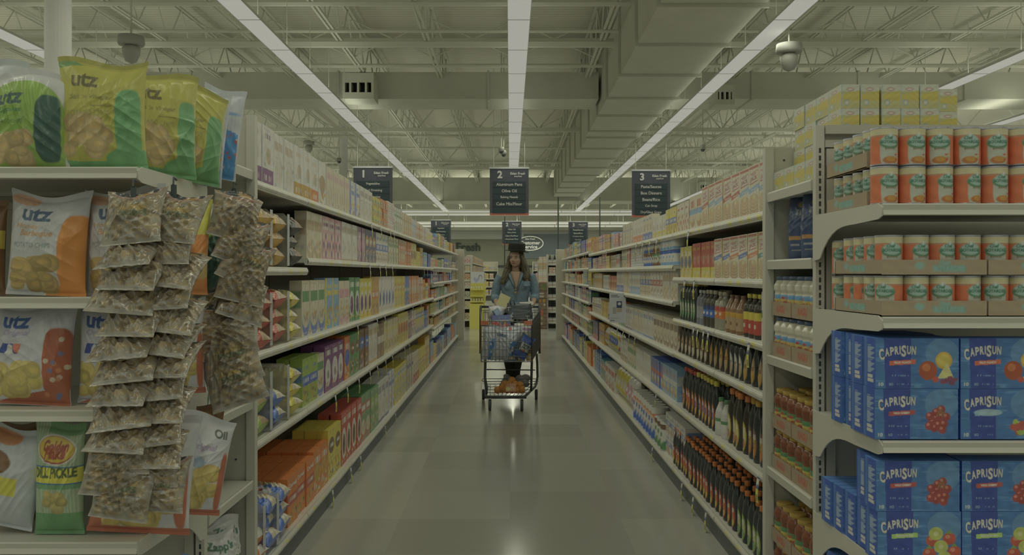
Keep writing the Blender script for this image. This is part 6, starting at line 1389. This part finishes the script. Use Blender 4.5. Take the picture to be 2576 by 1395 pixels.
for nm, x, Z, zt_ in (('front', wx(1232, 8.66), 8.70, zr_), ('front', wx(1313, 8.66), 8.70, zr_), ('rear', wx(1216, 9.46), 9.46, .19), ('rear', wx(1349, 9.46), 9.46, .19)):
    R_ = .058; mb = MB()
    for s in (-1, 1): mb.prism([(Z - .012, R_), (Z + .012, R_), (Z + .03, zt_ - .012), (Z - .03, zt_ - .012)], 'x', x + s * .02 - .0015, x + s * .02 + .0015)
    mb.box(x - .0215, x + .0215, Z - .03, Z + .03, zt_ - .013, zt_ - .006)
    c = cobj(mb, 'caster_fork', M_CHROME); mb = MB(); n = 24
    V = []; prof = [(-.014, .8), (-.014, .93), (-.008, 1), (.008, 1), (.014, .93), (.014, .8), (.008, .3), (-.008, .3)]
    for xx, rr in prof: V += [(x + xx, Z + R_ * rr * math.cos(2 * PI * i / n), R_ + .001 + R_ * rr * math.sin(2 * PI * i / n)) for i in range(n)]
    m_ = len(prof); mb.raw(V, [(k * n + i, k * n + (i + 1) % n, ((k + 1) % m_) * n + (i + 1) % n, ((k + 1) % m_) * n + i) for k in range(m_) for i in range(n)])
    cobj(mb, 'wheel', M_RUB, c, smooth=True)
# ---------------------------------------------------------------- groceries in the cart
def gplace(p, x, y, Z, rot, label, sc=1):
    o = p.put(P(x, y, Z), rot, label); o.scale = (sc, sc, sc); return o
def cvbag(name, w, t, h, paint, base, look, seed, cat='bag', **k):
    cv = Canvas(60, 72, w / h, base); paint(cv, random.Random(seed)); return bag(name, w, t, h, cv, base * .95, look, cat, seed, **k)
def p_utz(cv, rg): cv.rect(.28, .02, .62, .62, px(54, 84, 110)); cv.blobs(.3, .05, .6, .6, [C['white'], px(70, 100, 116)], 10, .05, rg); cv.mottle(.06, 6, rg)
def p_utz2(cv, rg): cv.text('utz', .34, .8, .4, px(40, 52, 66), h=.13, bold=6); cv.poly([(.62, 0), (1, 0), (1, .66), (.72, .6)], px(48, 78, 104)); cv.blobs(.66, .05, .95, .5, [C['white'], C['sky blue']], 10, .05, rg); cv.mottle(.06, 6, rg)
W_ = px(116, 118, 112)
gplace(cvbag('chip_bag', .24, .12, .34, p_utz, W_, '', 81, crumple=1.6), 1240, 905, 8.86, (-.05, .05, .1), 'white chip bag with blue panel at the end of the cart basket')
gplace(cvbag('chip_bag', .27, .12, .32, p_utz2, W_, '', 82, crumple=1.6), 1268, 906, 8.83, (-.05, .1, 0), 'white chip bag with dark logo and blue side in the middle of the cart')
gplace(cvbag('snack_bag', .24, .1, .3, lambda cv, rg: (cv.rect(0, .62, 1, 1, px(66, 100, 98)), cv.rect(0, .9, .4, 1, W_), cv.mottle(.1, 6, rg)), W_, '', 83, crumple=1.6), 1243, 895, 8.98, (-.1, .35, .1), 'white and teal bag behind the white chip bags in the cart')
def p_meat(cv, rg): cv.blobs(.1, .1, .9, .9, [C['white'], px(66, 96, 90), px(118, 60, 60), px(48, 74, 110), C['cream']], 26, .09, rg); cv.mottle(.1, 6, rg)
gplace(cvbag('frozen_food_bag', .2, .1, .3, p_meat, W_, '', 84, crumple=1.8), 1283, 895, 8.9, (-.08, .1, 0), 'white, teal and red printed bag in the centre of the cart')
gplace(cvbag('bread_bag', .2, .11, .27, lambda cv, rg: (cv.rect(0, .75, 1, .85, px(92, 70, 84)), cv.rect(0, .5, 1, .72, px(110, 108, 84)), cv.mottle(.08, 5, rg)), px(122, 120, 104), '', 85, crumple=1.2), 1322, 880, 8.95, (-.05, -.05, 0), 'white and mauve striped bag behind the tilted navy package')
nv = Canvas(56, 84, .62, px(38, 42, 42)); B_ = px(38, 58, 100); nv.rect(.12, .68, .98, 1, B_); nv.rect(.12, 0, .98, .28, B_); nv.rect(.12, .28, .98, .68, px(40, 44, 44)); nv.rect(.28, .34, .98, .66, px(112, 114, 104)); nv.text('BIG', .63, .59, .46, px(40, 46, 46), h=.09, bold=5); nv.text('NUT', .63, .48, .5, px(40, 46, 46), h=.1, bold=5); nv.ell(.6, .37, .14, .04, C['orange'])
nb = bag('cookie_pack', .15, .07, .24, nv, px(38, 44, 46), '', 'cookie pack', 86, crumple=.8)
gplace(nb, 1303, 898, 8.76, (-.06, .5, 0), 'tilted navy and black package with pale label inside the cart front')
rb = cvbag('red_pouch', .17, .06, .2, lambda cv, rg: (cv.rect(0, .4, 1, .5, C['pink']), cv.mottle(.1, 6, rg)), px(112, 54, 40), '', 87)
gplace(rb, 1243, 829, 8.98, (-.9, 1.25, .2), 'red pouch lying slantwise on top of the cart load'); gplace(rb, 1256, 838, 8.9, (-1.0, 1.5, 0), 'red pouch lying flat just under the slanted red one')
bl = carton('blue_box', .19, .05, .12, cereal_cv('blue', 'sky blue', 'band', random.Random(3), asp=1.5), px(34, 50, 92), px(34, 50, 92), '', 'box')
gplace(bl, 1262, 822, 9.05, (0, -.05, .1), 'dark blue box lying across the cart load')
mp = carton('milk_carton', .06, .06, .17, cereal_cv('sky blue', 'cream', 'foot', random.Random(4), asp=.4), px(56, 92, 116), px(112, 114, 90), '', 'carton')
gplace(mp, 1268, 812, 9.1, (-.1, -.55, .3), 'small blue carton leaning in the cart, lower of the two'); gplace(mp, 1283, 806, 9.12, (-.1, .7, .3), 'small blue carton leaning in the cart, upper of the two')
wbk = cvbag('bread_bag', .17, .1, .14, lambda cv, rg: cv.mottle(.1, 6, rg), px(120, 118, 108), '', 88); wbk.o.scale = (1, 1, 1); gplace(wbk, 1247, 803, 9.2, (-.1, .1, 0), 'plain white bag under the woman\'s paper pad')
yb_ = carton('yellow_carton', .1, .06, .1, cereal_cv('gold', 'yellow', 'band', random.Random(5), asp=1.0), C['gold'], C['gold'], '', 'carton')
for i in range(2): gplace(yb_, 1312 + i * 20, 907, 8.78, (0, 0, 0), ['yellow carton on the cart floor under the navy package', 'yellow carton on the cart floor beside the dark side panel'][i], .72)
gplace(carton('orange_carton', .06, .05, .14, cereal_cv('orange', 'red', 'band', random.Random(6), asp=.4), C['orange'], C['orange'], '', 'carton'), 1333, 903, 8.85, (0, 0, 0), 'narrow orange carton against the dark cart side')
gplace(carton('brown_pack', .07, .05, .14, cereal_cv('brown', 'cream', 'grid', random.Random(7), asp=.5), C['brown'], C['black'], '', 'pack'), 1287, 905, 8.80, (0, .1, 0), 'brown patterned pack between the white bag and the navy package')
# black handbag
hbg = empty('handbag', P(1307, 802, 9.18), 'black leather handbag with silver clasps standing in the child seat', 'handbag')
M_LEA = mat('black_leather', px(40, 46, 44), rough=.35, spec=.6)
mb = MB(); nU, nV = 25, 15; u = np.linspace(0, 2 * PI, nU)[:-1][None, :]; v = np.linspace(0, 1, nV)[:, None]; ww = .135 * (1 - .1 * v); dd = .055 * (1 - .5 * v); ex = lambda t: np.sign(t) * np.abs(t) ** .55
rng_ = np.random.RandomState(3); G = np.stack([ww * ex(np.cos(u)) + .004 * rng_.randn(nV, nU - 1), dd * ex(np.sin(u)) + .003 * rng_.randn(nV, nU - 1), v * .155 + .012 * np.cos(u * 2) * v], -1)
mb.grid(G, closeu=True); mb.raw(G[-1].reshape(-1, 3), [tuple(range(nU - 1))]); mb.raw(G[0].reshape(-1, 3), [tuple(range(nU - 1))[::-1]]); mb.obj('bag_body', M_LEA, hbg, smooth=True)
for x, z in ((-.115, .12), (.08, .03), (-.09, .02)):
    mb = MB(); mb.box(x - .022, x + .022, -.062, -.056, z, z + .008); mb.box(x - .004, x + .004, -.064, -.056, z - .03, z + .01); mb.obj('clasp', M_CHROME, hbg)
mb = MB(); mb.tube([(-.09, -.02, .14), (-.1, -.03, .19), (-.06, -.03, .2), (-.05, -.02, .15)], .006, 8); mb.obj('carry_strap', M_LEA, hbg, smooth=True)
# net of oranges on the rack
ob_ = empty('orange_net', (wx(1283, 8.84), 8.86, zr_ + .02), 'net bag of oranges lying on the lower cart rack', 'bag of oranges')
M_OR = mat('orange_peel', px(124, 86, 32), rough=.4, noise=.1, nscale=60, bump=.2); rg = random.Random(8)
pts = [(-.125, 0, .035), (-.075, .0, .05), (-.03, -.02, .038), (.02, -.02, .04), (.07, -.02, .038), (.115, 0, .036), (-.05, .03, .085), (.0, .02, .09), (.05, .02, .088), (.02, .04, .125), (.1, .04, .08), (-.09, .05, .04), (-.0, .06, .04)]
for k, (x, y, z) in enumerate(pts):
    mb = MB(); r = rg.uniform(.036, .041); mb.lathe([(max(.0005, r * math.sin(a)), z - r * math.cos(a)) for a in np.linspace(0, PI, 11)], 16, cx=x, cy=y); mb.obj('orange', M_OR, ob_, smooth=True)
mb = MB(); 
for f in range(2):
    for k in range(16):
        cx_ = -.13 + .017 * k; L = [(cx_ + (.03 * t if f else -.03 * t) , -.065 + .02 * math.sin(t * 3), .012 + t * (.11 if 2 < k < 8 else .07)) for t in np.linspace(0, 1, 6)]; mb.tube(L, .0011, 4)
mb.obj('net', mat('net_string', px(118, 66, 36), rough=.5), ob_)
mb = MB(); cvp = Canvas(20, 20, 1, px(112, 74, 36)); cvp.ell(.25, .35, .2, .24, px(116, 112, 56)); cvp.scrib(.4, .5, .9, .6, C['white'], rg, 1, .8); cvp.scrib(.45, .3, .85, .38, C['white'], rg, 1, .8); X, ZZ = np.meshgrid(np.linspace(-.045, .06, 20), np.linspace(.025, .105, 20)); mb.grid(np.stack([X, -.072 + 0 * X + .9 * (ZZ - .06) ** 2 + .3 * (X - .01) ** 2 + .4 * (ZZ - .02), ZZ], -1), cvp.c); mb.obj('net_label', M_FILM, ob_, smooth=True)
# ---------------------------------------------------------------- the woman riding the cart
WZ = 9.78; ppm = F / WZ
M_SKIN = mat('skin', px(104, 86, 66), rough=.5, spec=.35); M_HAIR = mat('hair', px(44, 40, 24), rough=.45, noise=.35, nscale=30)
M_DENIM = mat('denim_shirt', px(70, 84, 84), rough=.85, spec=.15, noise=.12, nscale=22, bump=.25); M_JEAN = mat('black_jeans', (.026, .032, .027), rough=.8)
M_BOOT = mat('grey_suede', px(78, 78, 70), rough=.9, noise=.1, nscale=30); M_FELT = mat('black_felt', (.020, .026, .022), rough=.75, noise=.08, nscale=40)
def Q(x, y, dz=0): v = P(x, y, WZ); return Vector((v.x, WZ + dz, v.z))
who = empty('person', (wx(1292, WZ), WZ, .17), 'woman in black flat-topped hat and denim shirt riding the back of the cart', 'person')
WO = Vector(who.location)
def capsule(mb, pts, n=14):
    """chain of ellipsoidal sections: (x, y, z, rx, ry)"""
    V = []; m = len(pts)
    P_ = [Vector(p[:3]) for p in pts]; up = None
    for k, p in enumerate(pts):
        t = (P_[min(k + 1, m - 1)] - P_[max(k - 1, 0)]).normalized()
        a = Vector((1, 0, 0)) if abs(t.x) < .8 else Vector((0, 0, 1)); e1 = (a - t * a.dot(t)).normalized(); e2 = t.cross(e1)
        for i in range(n):
            q = 2 * PI * i / n; V.append(P_[k] + e1 * math.cos(q) * p[3] + e2 * math.sin(q) * p[4])
    t0 = (P_[1] - P_[0]).normalized(); t1 = (P_[-1] - P_[-2]).normalized()
    V.append(P_[0] - t0 * min(pts[0][3], pts[0][4]) * .6); V.append(P_[-1] + t1 * min(pts[-1][3], pts[-1][4]) * .6)
    Fc = [(k * n + i, k * n + (i + 1) % n, (k + 1) * n + (i + 1) % n, (k + 1) * n + i) for k in range(m - 1) for i in range(n)]
    Fc += [(m * n, (i + 1) % n, i) for i in range(n)] + [(m * n + 1, (m - 1) * n + i, (m - 1) * n + (i + 1) % n) for i in range(n)]
    mb.raw(V, Fc)
def ellip(mb, c, r, rot=None, n=16):
    V = []; R = (rot or Matrix.Identity(3)); m = 9
    for j in range(1, m):
        a = PI * j / m
        for i in range(n): q = 2 * PI * i / n; V.append(Vector(c) + R @ Vector((r[0] * math.sin(a) * math.cos(q), r[1] * math.sin(a) * math.sin(q), r[2] * math.cos(a))))
    V.append(Vector(c) + R @ Vector((0, 0, r[2]))); V.append(Vector(c) - R @ Vector((0, 0, r[2])))
    k0 = (m - 1) * n; Fc = [(j * n + i, (j + 1) * n + i, (j + 1) * n + (i + 1) % n, j * n + (i + 1) % n) for j in range(m - 2) for i in range(n)]
    Fc += [(k0, i, (i + 1) % n) for i in range(n)] + [(k0 + 1, (m - 2) * n + (i + 1) % n, (m - 2) * n + i) for i in range(n)]
    mb.raw(V, Fc)
def fuse(mb, name, m, voxel=.005, smooth=6, parent=None):
    me = mb.mesh(name + '_raw', m); o = D.objects.new('tmp', me); COL.objects.link(o)
    r = o.modifiers.new('r', 'REMESH'); r.mode = 'VOXEL'; r.voxel_size = voxel; s = o.modifiers.new('s', 'SMOOTH'); s.iterations = smooth; s.factor = .5
    dg = bpy.context.evaluated_depsgraph_get(); ne = D.meshes.new_from_object(o.evaluated_get(dg)); D.objects.remove(o); ne.name = name
    ne.materials.clear(); ne.materials.append(m); ne.polygons.foreach_set('use_smooth', [True] * len(ne.polygons))
    q = D.objects.new(name, ne); COL.objects.link(q); q.parent = parent or who
    if parent is None: q.location = -WO
    return q
# -- skin: head, neck, chest, forearms and hands
hd = Q(1298, 650, -.03)           # centre of the head
mb = MB(); YAW = -.36; Rz = Matrix.Rotation(YAW, 3, 'Z')   # turned towards the cereal side
def H(x, y, z): return hd + Rz @ Vector((x, y, z))        # y negative is the face
RM = Rz
ellip(mb, H(0, .012, .03), (.072, .088, .082), RM); ellip(mb, H(0, -.018, -.02), (.060, .068, .076), RM); ellip(mb, H(0, -.045, -.066), (.030, .030, .028), RM)
ellip(mb, H(.028, -.055, -.02), (.026, .022, .026), RM); ellip(mb, H(-.028, -.055, -.02), (.026, .022, .026), RM)
capsule(mb, [(*H(0, -.078, .012), .008, .008), (*H(0, -.090, -.010), .009, .011), (*H(0, -.097, -.024), .012, .011)], 10); ellip(mb, H(0, -.088, -.029), (.015, .010, .007), RM)
ellip(mb, H(0, -.07, .03), (.05, .014, .014), RM)
ellip(mb, H(.074, .01, -.005), (.010, .018, .028), RM); ellip(mb, H(-.074, .01, -.005), (.010, .018, .028), RM)
nk = Q(1297, 672, .0); capsule(mb, [(*hd, .045, .048), (*(hd + Vector((0, .03, -.07))), .044, .047), (*nk, .045, .047), (*Q(1297, 690, .02), .055, .05)], 16)
capsule(mb, [(*Q(1296, 684, .01), .075, .05), (*Q(1296, 700, .01), .10, .072), (*Q(1296, 722, .01), .10, .075)], 16)
AR = {}
for s, sh, el, wr, hn in ((-1, (1257, 696, .04), (1245, 744, .03), (1251, 766, -.13), (1256, 771, -.17)), (1, (1338, 696, .04), (1347, 742, .03), (1339, 764, -.13), (1331, 769, -.17))):
    S, E_, Wr, Hn = Q(*sh), Q(*el), Q(*wr), Q(*hn); AR[s] = (S, E_, Wr, Hn)
    capsule(mb, [(*(S * .6 + E_ * .4), .036, .036), (*((S + E_) / 2), .036, .036), (*E_, .034, .034), (*(E_ * .4 + Wr * .6), .03, .028), (*Wr, .024, .02)], 12)
    # palm and five fingers curled over the handle
    d = (Hn - Wr).normalized(); side = Vector((s, 0, 0)); 
    capsule(mb, [(*Wr, .024, .019), (*(Wr + d * .04), .036, .017), (*(Wr + d * .075), .038, .015)], 12)
    base = Wr + d * .082
    for f, (off, L_) in enumerate(((-.029, .062), (-.010, .070), (.010, .066), (.028, .052))):
        p0 = base + side * off; p1 = p0 + d * L_ * .45 + Vector((0, 0, -.006)); p2 = p1 + Vector((0, -L_ * .22, -L_ * .26)); p3 = p2 + Vector((0, L_ * .12, -L_ * .25))
        capsule(mb, [(*(p0 - d * .02), .0085, .0085), (*p0, .0088, .0088), (*p1, .0085, .0085), (*p2, .0078, .0078), (*p3, .0065, .0065)], 8)
    t0 = Wr + d * .03 - side * .028; t1 = t0 - side * .03 + d * .025; t2 = t1 - side * .006 + d * .03 - Vector((0, 0, .006)); capsule(mb, [(*t0, .012, .012), (*t1, .0105, .0105), (*t2, .009, .009)], 8)
body = fuse(mb, 'body', M_SKIN, .0042, 4)
# face details
def feat(name, c, r, m, n=12): mb = MB(); ellip(mb, (0, 0, 0), r, Rz, n); o = mb.obj(name, m, who, smooth=True); o.location = c - WO; return o
M_EYE = mat('eye_white', px(104, 98, 86), rough=.3); M_IRIS = mat('iris', px(36, 40, 38), rough=.2); M_LIP = mat('lip', px(96, 58, 50), rough=.4); M_BROW = mat('brow', px(56, 46, 32), rough=.8)
for s in (-1, 1):
    feat('eye', H(s * .031, -.0755, .004), (.0125, .006, .0062), M_EYE); feat('iris', H(s * .031 - .004, -.0808, .004), (.0052, .002, .0054), M_IRIS); feat('eyelid', H(s * .031, -.0775, .0095), (.0155, .006, .0032), M_BROW); feat('eyebrow', H(s * .032, -.081, .0265), (.016, .004, .0024), M_BROW)
feat('lips', H(0, -.0835, -.0475), (.021, .006, .0045), M_LIP); feat('lips', H(0, -.0815, -.054), (.017, .006, .005), M_LIP)
# -- hair: long strands in one wavy mass either side
mb = MB(); rg = random.Random(12)
ellip(mb, H(0, .022, .03), (.086, .088, .088), Rz); ellip(mb, H(0, .05, -.04), (.075, .05, .09), Rz)
for s, P4 in ((-1, [(1283, 645, .03, .03, .05), (1281, 662, .02, .036, .055), (1276, 680, -.01, .044, .045), (1270, 697, -.06, .036, .03), (1265, 712, -.085, .016, .016)]), (1, [(1314, 645, .03, .03, .05), (1317, 662, .02, .038, .055), (1323, 680, -.01, .046, .045), (1327, 695, -.06, .038, .03), (1325, 709, -.085, .015, .016)])):
    capsule(mb, [(*Q(x, y, dz), rx, ry) for x, y, dz, rx, ry in P4], 14)
capsule(mb, [(*Q(1298, 650, .07), .07, .05), (*Q(1298, 672, .08), .085, .045), (*Q(1298, 692, .08), .10, .035)], 14)
for k in range(110):
    s = -1 if k < 52 else 1; r0 = rg.random()
    a = H(s * .070, .05 - .08 * r0, .03)
    u_ = rg.uniform(-1, 1); ye = rg.uniform(694, 719); xe = (1269 + 9 * u_ - (ye - 700) * .2) if s < 0 else (1326 + 9 * u_)
    b = Q(xe, ye, -.075 - .03 * rg.random() + .02 * abs(u_)); mid = Q((1278 if s < 0 else 1320) + 7 * u_, 676, -.005 - .04 * r0 + .02 * abs(u_)); pts = []
    ph = rg.uniform(0, 6)
    for j in range(10):
        t = j / 9; p = a * (1 - t) ** 2 + mid * 2 * t * (1 - t) * 1.0 + b * t ** 2; p = p + Vector((.007 * math.sin(t * 15 + ph) * t, .004 * math.cos(t * 13 + ph) * t, 0)); rr = .0075 * (1 - .7 * t) + .001; pts.append((*p, rr, rr))
    capsule(mb, pts, 6)
fuse(mb, 'hair', M_HAIR, .0032, 1)
# -- hat
mb = MB(); hc = Q(1299.5, 632, -.005); hz0 = hc.z; tilt = .0
R0 = 21.5 / ppm; n = 40
prof = [(R0 * .86, .0), (R0 * .98, .004), (R0 * 1.0, .015), (R0 * .99, .06), (R0 * .99, wz(612, WZ) - hz0 - .006), (R0 * .95, wz(611, WZ) - hz0), (.001, wz(611, WZ) - hz0 - .003)]
mb.lathe(prof, n, sy=1.12); hat = empty('hat', (0, 0, 0)); hat.parent = who; hat.location = hc - WO; hat.rotation_euler = (.05, .055, 0)
o = mb.obj('hat_crown', M_FELT, hat, smooth=True)
mb = MB(); 
for sgn in (1,):
    ring = []; nr = 7
    for j in range(nr):
        t = j / (nr - 1); r = R0 * .9 + (30.5 / ppm - R0 * .9) * t; ring.append([(r * math.cos(a), r * 1.15 * math.sin(a), .004 - .012 * t * (math.cos(a) ** 2) * (1 if math.cos(a) > 0 else .1) + .003 * math.sin(a * 2)) for a in np.linspace(0, 2 * PI, n, endpoint=False)])
    G = np.array(ring); mb.grid(G, closeu=True); mb.grid(G + [0, 0, .005], closeu=True, flip=True); mb.grid(np.array([G[-1], G[-1] + [0, 0, .005]]), closeu=True)
mb.obj('hat_brim', M_FELT, hat, smooth=True)
mb = MB(); mb.lathe([(R0 * 1.015, .006), (R0 * 1.02, .022)], n, sy=1.12); mb.obj('hat_band', mat('hat_ribbon', (.014, .017, .015), rough=.6), hat, smooth=True)
# -- shirt
mb = MB()
capsule(mb, [(*Q(1297, 689, .04), .10, .055), (*Q(1297, 694, .04), .165, .075), (*Q(1297, 704, .03), .178, .092), (*Q(1297, 722, .02), .165, .112), (*Q(1297, 740, .02), .15, .105), (*Q(1297, 757, .02), .14, .098), (*Q(1297, 772, .02), .15, .105), (*Q(1297, 782, .02), .155, .11)], 28)
for s in (-1, 1):
    ellip(mb, Q(1297 + s * 15, 718, -.045), (.07, .045, .07))
    S, E_, Wr, Hn = AR[s]
    Wm = E_ * .62 + Wr * .38
    capsule(mb, [(*(S + Vector((-s * .06, 0, .0))), .04, .045), (*S, .052, .054), (*(S * .6 + E_ * .4 + Vector((s * .006, 0, 0))), .054, .054), (*E_, .048, .048), (*Wm, .044, .042)], 16)
shirt = fuse(mb, 'shirt', M_DENIM, .005, 4)
# V opening: skin wedge framed by the collar
tdm = bpy.context
mb = MB(); V = [Q(1283, 681, -.085), Q(1311, 681, -.085), Q(1300, 726, -.118)]; mid = Q(1297, 690, -.098)
mb.raw([Q(1284, 683, -.062), Q(1310, 683, -.062), Q(1306, 700, -.092), Q(1299, 727, -.103), Q(1290, 702, -.092), Q(1297, 694, -.092)], [(0, 5, 1), (1, 5, 2), (2, 5, 3), (3, 5, 4), (4, 5, 0)])
ch = mb.obj('chest', M_SKIN, who, smooth=True); ch.location = -WO
for s in (-1, 1):
    mb = MB(); pts = [Q(1297 + s * 16, 680, .02), Q(1297 + s * 15, 688, -.06), Q(1297 + s * 9, 704, -.105), Q(1299 + s * 1, 728, -.115)]
    w = [.016, .022, .018, .006]
    V = []; 
    for p, ww in zip(pts, w): V += [p + Vector((-s * ww * .4, -.004, 0)), p + Vector((s * ww * .8, .006, .004)), p + Vector((s * ww, .014, -.01))]
    Fc = []
    for k in range(3):
        for j in range(2): a = k * 3 + j; Fc.append((a, a + 1, a + 4, a + 3))
    mb.raw(V, Fc); so = mb.obj('collar', M_DENIM, who, smooth=True); so.location = -WO; md = so.modifiers.new('t', 'SOLIDIFY'); md.thickness = .005
    S, E_, Wr, Hn = AR[s]; Wm = E_ * .62 + Wr * .38; d = (Wm - E_).normalized()
    mb = MB(); capsule(mb, [(*(Wm - d * .02), .050, .048), (*(Wm + d * .012), .051, .049)], 16); so = mb.obj('rolled_cuff', M_DENIM, who, smooth=True); so.location = -WO
mb = MB(); pts = [(-.034, .022), (.034, .026), (.034, -.026), (0, -.034), (-.034, -.028)]; mb.prism(pts, 'y', -.003, .003); pk = mb.obj('shirt_pocket', M_DENIM, who); pk.location = Q(1325, 712, -.115) - WO; pk.rotation_euler = (-.15, 0, .12)
mb = MB(); mb.tube([Q(1299, 727, -.118), Q(1299, 742, -.108), Q(1298, 758, -.098)], .006, 6); pl = mb.obj('placket', M_DENIM, who); pl.location = -WO
mb = MB(); ellip(mb, Q(1298, 763, -.10), (.03, .022, .02)); 
for s in (-1, 1): capsule(mb, [(*Q(1298, 763, -.1), .012, .01), (*Q(1298 + s * 5, 771, -.1), .016, .01), (*Q(1298 + s * 8, 778, -.09), .018, .008)], 8)
kn = fuse(mb, 'shirt_knot', M_DENIM, .004, 3)
# necklace
mb = MB(); mb.tube([Q(1287, 683, -.07), Q(1292, 702, -.108), Q(1297, 722, -.122), Q(1300, 736, -.128), Q(1303, 722, -.122), Q(1306, 702, -.108), Q(1308, 683, -.07)], .0022, 5); nl = mb.obj('necklace', mat('beads', px(74, 58, 40), rough=.4), who); nl.location = -WO
mb = MB(); 
for y, r in ((720, .007), (727, .009), (735, .013)): ellip(mb, Q(1297, y, -.128), (r, .005, r), n=10)
pe = mb.obj('pendant', mat('amber', px(104, 80, 42), rough=.3), who, smooth=True); pe.location = -WO
# -- legs and boots
mb = MB()
for s, hip, knee, ank in ((-1, (1285, 800, .04), (1276, 875, -.05), (1281, 948, .0)), (1, (1309, 800, .04), (1306, 876, -.04), (1300, 950, .0))):
    capsule(mb, [(*Q(*hip), .085, .09), (*Q((hip[0] * 2 + knee[0]) / 3, 825, .01), .075, .08), (*Q(knee[0], 860, -.03), .058, .062), (*Q(*knee), .052, .056), (*Q((knee[0] + ank[0]) / 2, 905, -.0), .052, .056), (*Q(ank[0], 930, .0), .04, .045), (*Q(*ank), .036, .042)], 16)
ellip(mb, Q(1297, 790, .04), (.15, .11, .09)); fuse(mb, 'jeans', M_JEAN, .006, 3)
for s, x0, y0, x1, y1 in ((-1, 1278, 950, 1264, 966), (1, 1303, 952, 1325, 962)):
    mb = MB(); a, b = Q(x0, y0, -.02), Q(x1, y1, -.17)
    capsule(mb, [(*(a + Vector((0, .03, .03))), .052, .058), (*(a + Vector((0, .02, -.01))), .05, .06), (*a.lerp(b, .3), .045, .05), (*a.lerp(b, .7), .042, .036), (*b, .038, .026)], 14)
    if s > 0: ellip(mb, Q(1322, 950, -.02), (.055, .07, .045))
    bo = fuse(mb, 'boot', M_BOOT, .005, 2)
# -- what she holds
mb = MB(); w, h = .115, .15; mb.box(-w / 2, w / 2, -.006, .006, -h / 2, h / 2); pad = mb.obj('paper_pad', mat('pad_paper', px(118, 114, 76), rough=.7)); pad.location = P(1266, 757, WZ - .22); pad.rotation_euler = (-.35, .45, .1); tag(pad, 'yellowish paper pad held in her hand over the cart handle', 'notepad')
mb = MB(); mb.box(-.075, .075, -.012, .012, -.02, .02); pk2 = mb.obj('white_packet', mat('packet_paper', px(124, 120, 104), rough=.6)); pk2.location = P(1324, 764, WZ - .24); pk2.rotation_euler = (-.5, -.06, .05); tag(pk2, 'slim white packet held above the black handbag', 'packet')
print('WOMAN OK', len(D.objects))

for o in [o for o in D.objects if o.parent is None and o.location.y < -40]:
    for c in list(o.children_recursive) + [o]: D.objects.remove(c)
